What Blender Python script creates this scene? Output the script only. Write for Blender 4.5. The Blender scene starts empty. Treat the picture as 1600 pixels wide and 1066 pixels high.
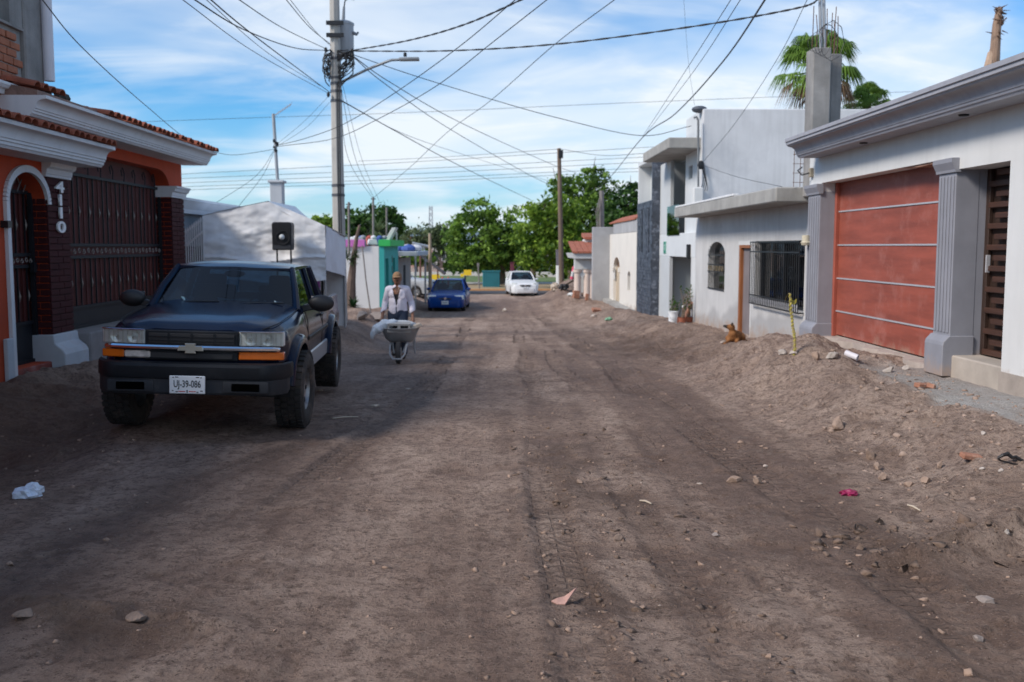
import bpy, bmesh, math, random
import numpy as np
from mathutils import Vector, Matrix, Euler

random.seed(7)
R = math.radians
SC = bpy.context.scene
COL = SC.collection

# ------------------------------------------------------------------ camera
CAM_Z = 1.75
FPX = 1555.6                      # focal length in pixels of the 1600 px wide photograph (35 mm lens)
PITCH = math.atan(148 / FPX)
YAW = math.atan(30 / FPX)
cam_data = bpy.data.cameras.new('camera')
cam_data.lens = 35.0
cam_data.sensor_width = 36.0
cam_data.clip_start = 0.05
cam_data.clip_end = 6000
cam_data.dof.use_dof = True
cam_data.dof.focus_distance = 5.4
cam_data.dof.aperture_fstop = 3.6
cam = bpy.data.objects.new('camera', cam_data)
COL.objects.link(cam)
cam.location = (0, 0, CAM_Z)
cam.rotation_euler = (math.pi / 2 - PITCH, 0, -YAW)
SC.camera = cam
_fw = Vector((math.sin(YAW) * math.cos(PITCH), math.cos(YAW) * math.cos(PITCH), -math.sin(PITCH)))
_rt = Vector((math.cos(YAW), -math.sin(YAW), 0))
_up = _rt.cross(_fw)

def _ray(px, py):
    return _fw + _rt * ((px - 800) / FPX) - _up * ((py - 533) / FPX)
def at(px, py, Y):
    d = _ray(px, py); t = Y / d.y
    return Vector((d.x * t, Y, CAM_Z + d.z * t))
def atx(px, py, X):
    d = _ray(px, py); t = X / d.x
    return Vector((X, d.y * t, CAM_Z + d.z * t))
def yx(px, X, py=385):
    return atx(px, py, X).y
def zx(px, py, X):
    return atx(px, py, X).z
def zy(px, py, Y):
    return at(px, py, Y).z

# ------------------------------------------------------------------ world, sun, exposure
SUN_DIR = Vector((-0.70, -0.33, 0.62)).normalized()      # towards the sun: left and behind the camera
world = bpy.data.worlds.new('World')
SC.world = world
world.use_nodes = True
wn = world.node_tree.nodes; wl = world.node_tree.links
wn.clear()
def wnode(t, **k):
    n = wn.new(t)
    for a, b in k.items(): setattr(n, a, b)
    return n
def wmath(op, a, b=None):
    n = wnode('ShaderNodeMath', operation=op)
    for i, v in enumerate((a, b)):
        if v is None: continue
        if isinstance(v, (int, float)): n.inputs[i].default_value = v
        else: wl.new(v, n.inputs[i])
    return n.outputs[0]
sky = wnode('ShaderNodeTexSky', sky_type='NISHITA', sun_disc=False)
sky.sun_elevation = math.asin(SUN_DIR.z)
sky.sun_rotation = math.atan2(SUN_DIR.x, SUN_DIR.y)
sky.altitude = 50; sky.air_density = 1.0; sky.dust_density = 0.6; sky.ozone_density = 2.2
tc = wnode('ShaderNodeTexCoord')
sep = wnode('ShaderNodeSeparateXYZ'); wl.new(tc.outputs['Generated'], sep.inputs[0])
zz = wmath('ADD', wmath('MAXIMUM', sep.outputs[2], 0.0), 0.16)
cx = wmath('DIVIDE', sep.outputs[0], zz); cy = wmath('DIVIDE', sep.outputs[1], zz)
cmb = wnode('ShaderNodeCombineXYZ'); wl.new(cx, cmb.inputs[0]); wl.new(cy, cmb.inputs[1])
def cloud_noise(scale, loc, sc3, detail, rough, dist):
    mp = wnode('ShaderNodeMapping'); mp.inputs['Location'].default_value = loc; mp.inputs['Scale'].default_value = sc3
    mp.inputs['Rotation'].default_value = (0, 0, R(18))
    wl.new(cmb.outputs[0], mp.inputs[0])
    n = wnode('ShaderNodeTexNoise'); n.inputs['Scale'].default_value = scale; n.inputs['Detail'].default_value = detail
    n.inputs['Roughness'].default_value = rough; n.inputs['Distortion'].default_value = dist
    wl.new(mp.outputs[0], n.inputs['Vector'])
    return n.outputs[0]
def ramp(src, p0, p1):
    m = wnode('ShaderNodeMapRange', interpolation_type='SMOOTHSTEP')
    wl.new(src, m.inputs[0]); m.inputs[1].default_value = p0; m.inputs[2].default_value = p1
    return m.outputs[0]
big = cloud_noise(0.62, (3.4, 1.1, 0.4), (0.9, 1.15, 1), 5, 0.52, 0.5)
wisp = cloud_noise(1.7, (0.3, 5.2, 2.0), (0.8, 1.35, 1), 7, 0.58, 0.7)
mask = wmath('ADD', wmath('MULTIPLY', ramp(big, 0.41, 0.69), 0.76), wmath('MULTIPLY', ramp(wisp, 0.46, 0.74), 0.40))
hz = wnode('ShaderNodeMapRange', interpolation_type='SMOOTHSTEP')
wl.new(sep.outputs[2], hz.inputs[0]); hz.inputs[1].default_value = 0.16; hz.inputs[2].default_value = -0.02; hz.inputs[4].default_value = 0.42
mask = wmath('ADD', mask, hz.outputs[0])                      # thin haze that whitens the sky towards the horizon
mask = wmath('MINIMUM', mask, 0.95)
bg = wnode('ShaderNodeBackground'); wo = wnode('ShaderNodeOutputWorld')
sks = wnode('ShaderNodeVectorMath', operation='SCALE'); sks.inputs['Scale'].default_value = 0.095
wl.new(sky.outputs[0], sks.inputs[0])
mixc = wnode('ShaderNodeMix', data_type='RGBA')
tintn = wnode('ShaderNodeVectorMath', operation='MULTIPLY'); tintn.inputs[1].default_value = (0.34, 0.80, 1.15)
wl.new(sks.outputs[0], tintn.inputs[0])
wl.new(mask, mixc.inputs[0]); wl.new(tintn.outputs[0], mixc.inputs[6])
mixc.inputs[7].default_value = (0.60, 0.645, 0.69, 1)
wl.new(mixc.outputs[2], bg.inputs[0]); bg.inputs[1].default_value = 1.0
wl.new(bg.outputs[0], wo.inputs[0])

sun_data = bpy.data.lights.new('sun', 'SUN')
sun_data.energy = 2.5
sun_data.angle = R(15)
sun_data.color = (1.0, 0.91, 0.82)
sun = bpy.data.objects.new('sun', sun_data)
COL.objects.link(sun)
sun.rotation_euler = (-SUN_DIR).to_track_quat('-Z', 'Y').to_euler()
sun.location = (-30, -20, 40)

SC.view_settings.view_transform = 'Standard'
SC.view_settings.look = 'None'
SC.view_settings.exposure = 0.60
SC.view_settings.gamma = 1.0
SC.cycles.use_denoising = True
SC.cycles.max_bounces = 6
SC.cycles.transparent_max_bounces = 12
SC.cycles.sample_clamp_indirect = 6

# ------------------------------------------------------------------ mesh helpers
def tag(o, label=None, cat=None, group=None, kind=None):
    if label: o['label'] = label
    if cat: o['category'] = cat
    if group: o['group'] = group
    if kind: o['kind'] = kind
    return o

def link_mesh(name, verts, faces, mat=None, parent=None, smooth=False, angle=None):
    me = bpy.data.meshes.new(name)
    me.from_pydata(verts, [], faces)
    me.validate()
    o = bpy.data.objects.new(name, me)
    COL.objects.link(o)
    if mat: me.materials.append(mat)
    if parent: o.parent = parent
    if smooth:
        me.polygons.foreach_set('use_smooth', [True] * len(me.polygons))
        if angle: me.set_sharp_from_angle(angle=R(angle))
    return o

def empty(name, loc=(0, 0, 0), rot=(0, 0, 0)):
    o = bpy.data.objects.new(name, None)
    COL.objects.link(o); o.location = loc; o.rotation_euler = rot
    o.empty_display_size = 0.1
    return o

class MB:
    def __init__(s): s.v = []; s.f = []
    def add(s, vs, fs):
        b = len(s.v); s.v += [tuple(p) for p in vs]
        s.f += [tuple(i + b for i in f) for f in fs]; return s
    def box(s, x0, x1, y0, y1, z0, z1):
        if x0 > x1: x0, x1 = x1, x0
        if y0 > y1: y0, y1 = y1, y0
        if z0 > z1: z0, z1 = z1, z0
        return s.add([(x0,y0,z0),(x1,y0,z0),(x1,y1,z0),(x0,y1,z0),(x0,y0,z1),(x1,y0,z1),(x1,y1,z1),(x0,y1,z1)],
                     [(0,3,2,1),(4,5,6,7),(0,1,5,4),(1,2,6,5),(2,3,7,6),(3,0,4,7)])
    def obox(s, c, size, rot=(0, 0, 0), taper=1.0):
        m = Euler(rot).to_matrix(); c = Vector(c)
        hx, hy, hz = [k / 2 for k in size]
        vs = [c + m @ Vector((a * hx * (taper if cc > 0 else 1), b * hy * (taper if cc > 0 else 1), cc * hz)) for cc in (-1, 1) for a, b in ((-1,-1),(1,-1),(1,1),(-1,1))]
        return s.add(vs, [(0,3,2,1),(4,5,6,7),(0,1,5,4),(1,2,6,5),(2,3,7,6),(3,0,4,7)])
    def prism(s, poly, a0, a1, axis):
        # poly: 2D points in the remaining two axes order (x: (y,z), y: (x,z), z: (x,y))
        def p3(u, v, a):
            return (a, u, v) if axis == 'x' else ((u, a, v) if axis == 'y' else (u, v, a))
        n = len(poly)
        area = sum(poly[i][0] * poly[(i+1) % n][1] - poly[(i+1) % n][0] * poly[i][1] for i in range(n))
        if (area < 0): poly = poly[::-1]
        if a0 > a1: a0, a1 = a1, a0
        vs = [p3(u, v, a0) for u, v in poly] + [p3(u, v, a1) for u, v in poly]
        fl = axis == 'y'
        fs = [tuple(range(n))[::-1], tuple(range(n, 2 * n))] + [(i, (i+1) % n, n + (i+1) % n, n + i) for i in range(n)]
        if fl: fs = [f[::-1] for f in fs]
        return s.add(vs, fs)
    def tube(s, pts, r, n=6, cap=True):
        pts = [Vector(p) for p in pts]
        rs = r if isinstance(r, (list, tuple)) else [r] * len(pts)
        vs = []; fs = []
        prev = None
        for i, p in enumerate(pts):
            t = (pts[min(i+1, len(pts)-1)] - pts[max(i-1, 0)])
            if t.length < 1e-9: t = Vector((0, 0, 1))
            t.normalize()
            if prev is None:
                a = Vector((0, 0, 1)) if abs(t.z) < 0.9 else Vector((1, 0, 0))
                u = t.cross(a).normalized()
            else:
                u = (prev - t * prev.dot(t)).normalized()
            prev = u; w = t.cross(u)
            for k in range(n):
                an = 2 * math.pi * k / n
                vs.append(p + (u * math.cos(an) + w * math.sin(an)) * rs[i])
        for i in range(len(pts) - 1):
            for k in range(n):
                fs.append((i*n + k, i*n + (k+1) % n, (i+1)*n + (k+1) % n, (i+1)*n + k))
        if cap:
            fs.append(tuple(range(n))[::-1]); fs.append(tuple(range((len(pts)-1)*n, len(pts)*n)))
        return s.add(vs, fs)
    def lathe(s, prof, n=16, c=(0, 0, 0), axis='z', cap=True):
        vs = []; fs = []
        for r, h in prof:
            for k in range(n):
                a = 2 * math.pi * k / n
                u, v = r * math.cos(a), r * math.sin(a)
                p = (u, v, h) if axis == 'z' else ((h, u, v) if axis == 'x' else (v, h, u))
                vs.append((p[0] + c[0], p[1] + c[1], p[2] + c[2]))
        for i in range(len(prof) - 1):
            for k in range(n):
                fs.append((i*n + k, i*n + (k+1) % n, (i+1)*n + (k+1) % n, (i+1)*n + k))
        if cap:
            fs.append(tuple(range(n))[::-1]); fs.append(tuple(range((len(prof)-1)*n, len(prof)*n)))
        return s.add(vs, fs)
    def ball(s, c, r, nu=10, nv=7, rot=None):
        if not isinstance(r, (tuple, list)): r = (r, r, r)
        m = Euler(rot).to_matrix() if rot else Matrix.Identity(3)
        vs = []; fs = []
        c = Vector(c)
        for j in range(nv + 1):
            ph = math.pi * j / nv
            for i in range(nu):
                th = 2 * math.pi * i / nu
                vs.append(c + m @ Vector((r[0] * math.sin(ph) * math.cos(th), r[1] * math.sin(ph) * math.sin(th), -r[2] * math.cos(ph))))
        for j in range(nv):
            for i in range(nu):
                fs.append((j*nu + i, j*nu + (i+1) % nu, (j+1)*nu + (i+1) % nu, (j+1)*nu + i))
        return s.add(vs, fs)
    def quad(s, a, b, c, d): return s.add([a, b, c, d], [(0, 1, 2, 3)])
    def grid(s, fn, nu, nv):
        vs = [fn(i / nu, j / nv) for j in range(nv + 1) for i in range(nu + 1)]
        w = nu + 1
        return s.add(vs, [(j*w+i, j*w+i+1, (j+1)*w+i+1, (j+1)*w+i) for j in range(nv) for i in range(nu)])
    def build(s, name, mat=None, parent=None, smooth=False, bevel=0, seg=1, angle=35, jitter=0):
        if bevel:
            me = bpy.data.meshes.new(name)
            bm = bmesh.new()
            vv = [bm.verts.new(p) for p in s.v]
            for f in s.f:
                try: bm.faces.new([vv[i] for i in f])
                except ValueError: pass
            bmesh.ops.remove_doubles(bm, verts=bm.verts, dist=1e-5)
            es = [e for e in bm.edges if len(e.link_faces) == 2 and e.calc_face_angle(0) > R(30)]
            bmesh.ops.bevel(bm, geom=es, offset=bevel, segments=seg, profile=0.6, affect='EDGES', clamp_overlap=True)
            bm.to_mesh(me); bm.free()
            o = bpy.data.objects.new(name, me); COL.objects.link(o)
            if mat: me.materials.append(mat)
            if parent: o.parent = parent
            if smooth:
                me.polygons.foreach_set('use_smooth', [True] * len(me.polygons))
                me.set_sharp_from_angle(angle=R(angle))
            return o
        return link_mesh(name, s.v, s.f, mat, parent, smooth, angle)

def copy_obj(o, parent, loc=None, rot=None):
    c = o.copy(); COL.objects.link(c); c.parent = parent
    if loc is not None: c.location = loc
    if rot is not None: c.rotation_euler = rot
    return c

TMP_SCENE = bpy.data.scenes.new('evaluation')
def eval_mesh(o):
    TMP_SCENE.collection.objects.link(o)
    vl = TMP_SCENE.view_layers[0]; vl.update()
    me = bpy.data.meshes.new_from_object(o.evaluated_get(vl.depsgraph))
    bpy.data.objects.remove(o)
    return me

def text_mesh(name, body, size, mat, parent, loc, rot, extrude=0.004, align='CENTER', xscale=1.0, bold=0.0):
    cu = bpy.data.curves.new(name, 'FONT')
    cu.body = body; cu.size = size; cu.extrude = extrude; cu.align_x = align; cu.align_y = 'CENTER'; cu.offset = bold
    me = eval_mesh(bpy.data.objects.new(name, cu))
    bpy.data.curves.remove(cu)
    o = bpy.data.objects.new(name, me); COL.objects.link(o)
    me.materials.clear(); me.materials.append(mat)
    o.parent = parent; o.location = loc; o.rotation_euler = rot; o.scale = (xscale, 1, 1)
    return o

def wall_cells(mb, axis, a0, a1, u0, u1, z0, z1, holes):
    """wall slab between a0..a1 on `axis` ('x' or 'y'), u0..u1 along the other, with rectangular holes (u0,u1,z0,z1)"""
    us = sorted({u0, u1, *[min(max(h[k], u0), u1) for h in holes for k in (0, 1)]})
    zs = sorted({z0, z1, *[min(max(h[k], z0), z1) for h in holes for k in (2, 3)]})
    def solid(i, j):
        if i < 0 or j < 0 or i >= len(us) - 1 or j >= len(zs) - 1: return False
        cu, cz = (us[i] + us[i+1]) / 2, (zs[j] + zs[j+1]) / 2
        return not any(h[0] < cu < h[1] and h[2] < cz < h[3] for h in holes)
    def P(a, u, z): return (a, u, z) if axis == 'x' else (u, a, z)
    for i in range(len(us) - 1):
        for j in range(len(zs) - 1):
            if not solid(i, j): continue
            ua, ub, za, zb = us[i], us[i+1], zs[j], zs[j+1]
            mb.quad(P(a0, ua, za), P(a0, ub, za), P(a0, ub, zb), P(a0, ua, zb))
            mb.quad(P(a1, ua, za), P(a1, ub, za), P(a1, ub, zb), P(a1, ua, zb))
            if not solid(i-1, j): mb.quad(P(a0, ua, za), P(a1, ua, za), P(a1, ua, zb), P(a0, ua, zb))
            if not solid(i+1, j): mb.quad(P(a0, ub, za), P(a1, ub, za), P(a1, ub, zb), P(a0, ub, zb))
            if not solid(i, j-1): mb.quad(P(a0, ua, za), P(a1, ua, za), P(a1, ub, za), P(a0, ub, za))
            if not solid(i, j+1): mb.quad(P(a0, ua, zb), P(a1, ua, zb), P(a1, ub, zb), P(a0, ub, zb))
    return mb

def arch_fill(mb, axis, a0, a1, u0, u1, zs, zt, n=10, power=2.0):
    """fills the corners of a rectangular hole top so it becomes an arch springing at zs, crown zt"""
    c = (u0 + u1) / 2; h = (u1 - u0) / 2
    for sgn in (-1, 1):
        poly = [(c + sgn * h, zs)]
        for k in range(n + 1):
            a = (math.pi / 2) * k / n
            poly.append((c + sgn * h * math.cos(a) ** (2 / power), zs + (zt - zs) * math.sin(a) ** (2 / power)))
        poly.append((c + sgn * h, zt))
        # strips from the arc up to the top line
        arc = poly[1:-1]
        for (p, q) in zip(arc[:-1], arc[1:]):
            mb.prism([(p[0], p[1]), (q[0], q[1]), (q[0], zt + .001), (p[0], zt + .001)], a0, a1, axis)
    return mb

# ------------------------------------------------------------------ materials
def lin(h):
    h = h.lstrip('#')
    c = [int(h[i:i+2], 16) / 255 for i in (0, 2, 4)]
    return tuple(((x / 12.92) if x <= .04045 else ((x + .055) / 1.055) ** 2.4) for x in c)
MATS = {}
def mat(name, col, rough=0.8, var=0.14, scale=2.5, bump=0.15, bscale=70, metal=0.0, streak=0.0, grime=None, gamt=0.0,
        gscale=1.3, coat=0.0, spec=0.5, detail=6, stretch=(1, 1, 1), tint=None):
    if name in MATS: return MATS[name]
    if isinstance(col, str): col = lin(col)
    m = bpy.data.materials.new(name); m.use_nodes = True
    nt = m.node_tree; N = nt.nodes; L = nt.links
    b = N['Principled BSDF']
    b.inputs['Roughness'].default_value = rough; b.inputs['Metallic'].default_value = metal
    b.inputs['Coat Weight'].default_value = coat; b.inputs['Coat Roughness'].default_value = 0.08
    b.inputs['Specular IOR Level'].default_value = spec
    t = N.new('ShaderNodeTexCoord')
    mp = N.new('ShaderNodeMapping'); mp.inputs['Scale'].default_value = stretch
    L.new(t.outputs['Object'], mp.inputs[0])
    n1 = N.new('ShaderNodeTexNoise'); n1.inputs['Scale'].default_value = scale; n1.inputs['Detail'].default_value = detail
    n1.inputs['Roughness'].default_value = 0.62
    L.new(mp.outputs[0], n1.inputs['Vector'])
    mx = N.new('ShaderNodeMix'); mx.data_type = 'RGBA'
    mr = N.new('ShaderNodeMapRange'); mr.inputs[1].default_value = 0.28; mr.inputs[2].default_value = 0.72
    L.new(n1.outputs[0], mr.inputs[0]); L.new(mr.outputs[0], mx.inputs[0])
    mx.inputs[6].default_value = (*[max(0, c * (1 - var)) for c in col], 1)
    mx.inputs[7].default_value = (*[min(1, c * (1 + var)) for c in (tint or col)], 1)
    out = mx.outputs[2]
    if streak:
        mp2 = N.new('ShaderNodeMapping'); mp2.inputs['Scale'].default_value = (5, 5, 0.35)
        L.new(t.outputs['Object'], mp2.inputs[0])
        n2 = N.new('ShaderNodeTexNoise'); n2.inputs['Scale'].default_value = 1.6; n2.inputs['Detail'].default_value = 5
        L.new(mp2.outputs[0], n2.inputs['Vector'])
        r2 = N.new('ShaderNodeMapRange'); r2.inputs[1].default_value = 0.48; r2.inputs[2].default_value = 0.75; r2.inputs[4].default_value = streak
        L.new(n2.outputs[0], r2.inputs[0])
        m2 = N.new('ShaderNodeMix'); m2.data_type = 'RGBA'
        L.new(r2.outputs[0], m2.inputs[0]); L.new(out, m2.inputs[6])
        m2.inputs[7].default_value = (*[c * 0.45 for c in col], 1); out = m2.outputs[2]
    if grime:
        n3 = N.new('ShaderNodeTexNoise'); n3.inputs['Scale'].default_value = gscale; n3.inputs['Detail'].default_value = 9
        n3.inputs['Roughness'].default_value = 0.7
        L.new(t.outputs['Object'], n3.inputs['Vector'])
        r3 = N.new('ShaderNodeMapRange'); r3.inputs[1].default_value = 0.52; r3.inputs[2].default_value = 0.68; r3.inputs[4].default_value = gamt
        L.new(n3.outputs[0], r3.inputs[0])
        m3 = N.new('ShaderNodeMix'); m3.data_type = 'RGBA'
        L.new(r3.outputs[0], m3.inputs[0]); L.new(out, m3.inputs[6])
        g = lin(grime) if isinstance(grime, str) else grime
        m3.inputs[7].default_value = (*g, 1); out = m3.outputs[2]
    L.new(out, b.inputs['Base Color'])
    if bump:
        n4 = N.new('ShaderNodeTexNoise'); n4.inputs['Scale'].default_value = bscale; n4.inputs['Detail'].default_value = 5
        L.new(mp.outputs[0], n4.inputs['Vector'])
        bp = N.new('ShaderNodeBump'); bp.inputs['Strength'].default_value = bump; bp.inputs['Distance'].default_value = 0.02
        L.new(n4.outputs[0], bp.inputs['Height']); L.new(bp.outputs[0], b.inputs['Normal'])
    MATS[name] = m
    return m

def glass_mat(name, tint=(0.75, 0.82, 0.82), ior=1.5, rough=0.02):
    if name in MATS: return MATS[name]
    m = bpy.data.materials.new(name); m.use_nodes = True
    N = m.node_tree.nodes; L = m.node_tree.links
    N.clear()
    o = N.new('ShaderNodeOutputMaterial'); mx = N.new('ShaderNodeMixShader'); fr = N.new('ShaderNodeFresnel')
    tr = N.new('ShaderNodeBsdfTransparent'); gl = N.new('ShaderNodeBsdfGlossy')
    fr.inputs[0].default_value = ior; tr.inputs[0].default_value = (*tint, 1); gl.inputs[1].default_value = rough
    L.new(fr.outputs[0], mx.inputs[0]); L.new(tr.outputs[0], mx.inputs[1]); L.new(gl.outputs[0], mx.inputs[2])
    L.new(mx.outputs[0], o.inputs[0])
    MATS[name] = m
    return m

def leaf_mat(name, dark, light, trans=0.35):
    if name in MATS: return MATS[name]
    m = bpy.data.materials.new(name); m.use_nodes = True
    N = m.node_tree.nodes; L = m.node_tree.links
    N.clear()
    o = N.new('ShaderNodeOutputMaterial'); mx = N.new('ShaderNodeMixShader')
    df = N.new('ShaderNodeBsdfPrincipled'); tl = N.new('ShaderNodeBsdfTranslucent')
    df.inputs['Roughness'].default_value = 0.55; df.inputs['Specular IOR Level'].default_value = 0.3
    at_ = N.new('ShaderNodeAttribute'); at_.attribute_name = 'tint'
    cm = N.new('ShaderNodeMix'); cm.data_type = 'RGBA'
    L.new(at_.outputs['Fac'], cm.inputs[0])
    cm.inputs[6].default_value = (*dark, 1); cm.inputs[7].default_value = (*light, 1)
    L.new(cm.outputs[2], df.inputs['Base Color']); L.new(cm.outputs[2], tl.inputs[0])
    mx.inputs[0].default_value = trans
    L.new(df.outputs[0], mx.inputs[1]); L.new(tl.outputs[0], mx.inputs[2]); L.new(mx.outputs[0], o.inputs[0])
    MATS[name] = m
    return m

# ------------------------------------------------------------------ noise for terrain and rocks
def _hash(ix, iy, seed):
    h = (ix * 374761393 + iy * 668265263 + seed * 974634777) & 0xFFFFFFFF
    h = ((h ^ (h >> 13)) * 1274126177) & 0xFFFFFFFF
    return ((h ^ (h >> 16)) & 0xFFFF) / 65535.0
def vnoise(x, y, seed=0):
    xi = np.floor(x).astype(np.int64); yi = np.floor(y).astype(np.int64)
    fx = x - xi; fy = y - yi
    fx = fx * fx * fx * (fx * (fx * 6 - 15) + 10); fy = fy * fy * fy * (fy * (fy * 6 - 15) + 10)
    a = _hash(xi, yi, seed); b = _hash(xi + 1, yi, seed); c = _hash(xi, yi + 1, seed); d = _hash(xi + 1, yi + 1, seed)
    return (a + (b - a) * fx) * (1 - fy) + (c + (d - c) * fx) * fy
def fbm(x, y, octv=4, seed=0, gain=0.5):
    s = 0; amp = 1; tot = 0
    for o in range(octv):
        s = s + amp * (vnoise(x * 2**o + o * 17.3, y * 2**o - o * 9.1, seed + o) - 0.5) * 2
        tot += amp; amp *= gain
    return s / tot
def sstep(a, b, x):
    t = np.clip((x - a) / (b - a), 0, 1); return t * t * (3 - 2 * t)
# ================================================================== GROUND
_PY = [-60, 0, 10, 13, 20, 28, 36, 45, 60, 70, 5000]
_PZ = [0.0, 0.0, -0.04, -0.10, -0.45, -0.74, -0.99, -1.17, -1.27, -1.30, -1.30]
def prof(y):
    w = np.clip(np.abs(y) * 0.12, 0.6, 4)
    return sum(np.interp(y + k * w, _PY, _PZ) for k in (-1, -.5, 0, .5, 1)) / 5

# tyre tracks: (points x over y, half width, tread pitch, depth)
TRACKS = [
    ([(2, .36), (4.4, .37), (6.6, .42), (10.8, .50), (18, .62), (40, .9)], .14, .105, .020),
    ([(2, 1.02), (5, .98), (8, 1.0), (14, 1.1), (24, 1.2), (40, 1.4)], .12, .09, .012),
    ([(2, 2.35), (6.9, 2.13), (9.3, 1.97), (12.8, 1.88), (20, 2.1), (40, 1.9)], .20, .11, .036),
    ([(2, -1.95), (5, -1.62), (6.6, -1.45), (9, -1.2), (14, -.85), (40, -.9)], .15, .12, .020),
    ([(2, -2.9), (5, -2.75), (7.4, -2.2), (10, -1.3), (14, -.2), (30, .1)], .13, .10, .012),
    ([(2, 1.75), (6, 1.55), (10, 1.45), (20, 1.5), (40, 1.2)], .16, .10, .010),
]
def base_height(x, y):
    p = prof(y)
    z = p.copy() if hasattr(p, 'copy') else p
    # right bank up to the houses
    hb = np.interp(y, [-20, 3, 7, 9, 14, 18, 21, 27, 36, 45, 58, 66], [.05, .10, .19, .25, .34, .30, .26, .30, .26, .30, .3, 0])
    e0 = np.interp(y, [-20, 4, 7, 10, 16, 20, 27, 40, 60], [3.0, 3.1, 2.8, 2.75, 3.0, 3.6, 3.3, 2.7, 2.4])
    wob = fbm(x * .5 + 3, y * .5, 2, 5) * .35
    z = z + hb * sstep(e0 + wob, e0 + 1.45 + wob, x)
    # left bank
    hl = np.interp(y, [-20, 5, 8, 12, 17, 20, 30, 45, 60, 66], [.08, .12, .1, .22, .2, .34, .38, .4, .2, 0])
    e0 = np.interp(y, [-20, 5, 13, 17, 21, 30, 45, 60], [4.6, 4.6, 4.6, 3.6, 2.5, 2.9, 3.3, 3.6])
    z = z + hl * sstep(e0 + wob, e0 + 1.1 + wob, -x)
    z = z + .052 * sstep(2.9, 3.4, -x) * sstep(7.6, 9.2, y) * (1 - sstep(13.4, 15, y))
    return z
def height(x, y, fine=True):
    x = np.asarray(x, float); y = np.asarray(y, float)
    z = base_height(x, y)
    near = np.clip((72 - y) / 10, 0, 1)
    # heap of dug earth in front of the garage
    lump = .5 + .5 * fbm(x * .9 + 11, y * .55 + 4, 3, 21)
    heap = np.exp(-((x - 4.0) / .75) ** 2) * sstep(6.0, 8.5, y) * (1 - sstep(14.8, 16.6, y))
    z = z + heap * (.02 + .26 * lump) * np.interp(y, [6, 9.5, 12.5], [.1, .2, 1])
    heap2 = np.exp(-((x - 4.1) / .5) ** 2 - ((y - 8.2) / 1.0) ** 2); z = z + .05 * heap2
    z = z + .34 * np.exp(-((x - 3.75) / .9) ** 2 - ((y - 13.6) / 1.3) ** 2) * (.5 + lump * .5)
    strip = sstep(4.3, 4.65, x + .12 * fbm(x * 2, y * 2, 2, 23)) * sstep(7.0, 8.0, y) * (1 - sstep(11.8, 12.6, y))
    z = z * (1 - strip) + .245 * strip                                              # flat cement strip before the entrance
    # spoil heaps further down the right-hand side
    for hx, hy, sx, sy, hh in ((4.3, 34, .8, 2.2, .28), (3.2, 46, 1.3, 2.5, .42), (3.7, 53, 1.2, 3, .55), (4.5, 57, 1.0, 2, .8), (2.3, 50, .9, 1.6, .22), (4.2, 25.3, .7, 1.6, .16)):
        z = z + hh * np.exp(-((x - hx) / sx) ** 2 - ((y - hy) / sy) ** 2) * (.6 + .6 * lump)
    for hx, hy, sx, sy, hh in ((-3.3, 25.5, .6, 2.5, .15), (-4.3, 31, .9, 1.6, .25), (-4.7, 9.6, .8, 1.5, -.24), (-3.9, 8.2, .6, .9, -.12), (-4.9, 13, .5, 2, .06)):
        z = z + hh * np.exp(-((x - hx) / sx) ** 2 - ((y - hy) / sy) ** 2) * (.6 + .6 * lump)
    # cut lip of broken clods lower right, and lower left
    a = np.exp(-((y - 5.75 - .25 * np.sin(x * 2.1)) / .16) ** 2) * sstep(1.9, 2.4, x) * (1 - sstep(3.4, 3.9, x))
    z = z + a * (.11 + .10 * fbm(x * 4.5, y * 4.5, 4, 31, .6))
    b = np.exp(-((y - 4.65 - .2 * np.sin(x * 1.7)) / .15) ** 2) * sstep(1.0, 1.5, -x) * (1 - sstep(2.3, 2.6, -x))
    z = z + b * (.06 + .07 * fbm(x * 5, y * 5, 4, 32, .6))
    z = z + .035 * fbm(x * .55, y * .4, 3, 2) * near
    # ruts
    inside_any = 0
    for pts, hw, pitch, dep in TRACKS:
        xc = np.interp(y, [p[0] for p in pts], [p[1] for p in pts]) + .05 * np.sin(y * .7 + hw * 40)
        d = (x - xc) / hw
        ins = np.clip(1 - (np.abs(d) / 1.05) ** 4, 0, 1) * near
        rim = np.exp(-((np.abs(d) - 1.35) / .3) ** 2) * near
        patch = sstep(-.35, .25, fbm(x * .8 + hw * 9, y * .35, 2, 41))
        z = z - dep * ins * (.35 + .65 * patch) + dep * .55 * rim * patch
        if fine:
            tr = np.sin(2 * np.pi * (y / pitch + .6 * np.abs(d))) + .7 * np.sin(2 * np.pi * (y / pitch * .5 + d * 1.3))
            z = z + .006 * np.clip(tr, -.6, 1) * ins * patch * np.clip((26 - y) / 8, 0, 1)
    if fine:
        flat = sstep(4.3, 4.65, x) * sstep(7.0, 8.0, y) * (1 - sstep(11.8, 12.6, y))
        rough = .45 + .9 * sstep(2.3, 3.4, x) * (1 - .85 * flat) + .7 * sstep(3.0, 4.2, -x) + .5 * sstep(-.1, .5, fbm(x * .7 + 7, y * .5 + 2, 2, 51))
        bank = sstep(2.5, 3.2, x) * (1 - .9 * flat) + sstep(3.2, 4.2, -x)
        rid = 1 - np.abs(fbm(x * 1.5 + 9, y * 1.5, 4, 66, .55)) * 2.2
        z = z + near * bank * np.interp(y, [6, 9, 13], [.06, .06, .105]) * (rid - .4)
        crust = sstep(.05, .22, fbm(x * 3.1 + 21, y * 2.3, 4, 67, .6)) * (.25 + .75 * sstep(-.1, .3, fbm(x * .5, y * .35 + 30, 2, 68)))
        z = z - near * .016 * crust * np.clip((40 - y) / 10, 0, 1)                     # shallow scuffed hollows with sharp rims
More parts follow.
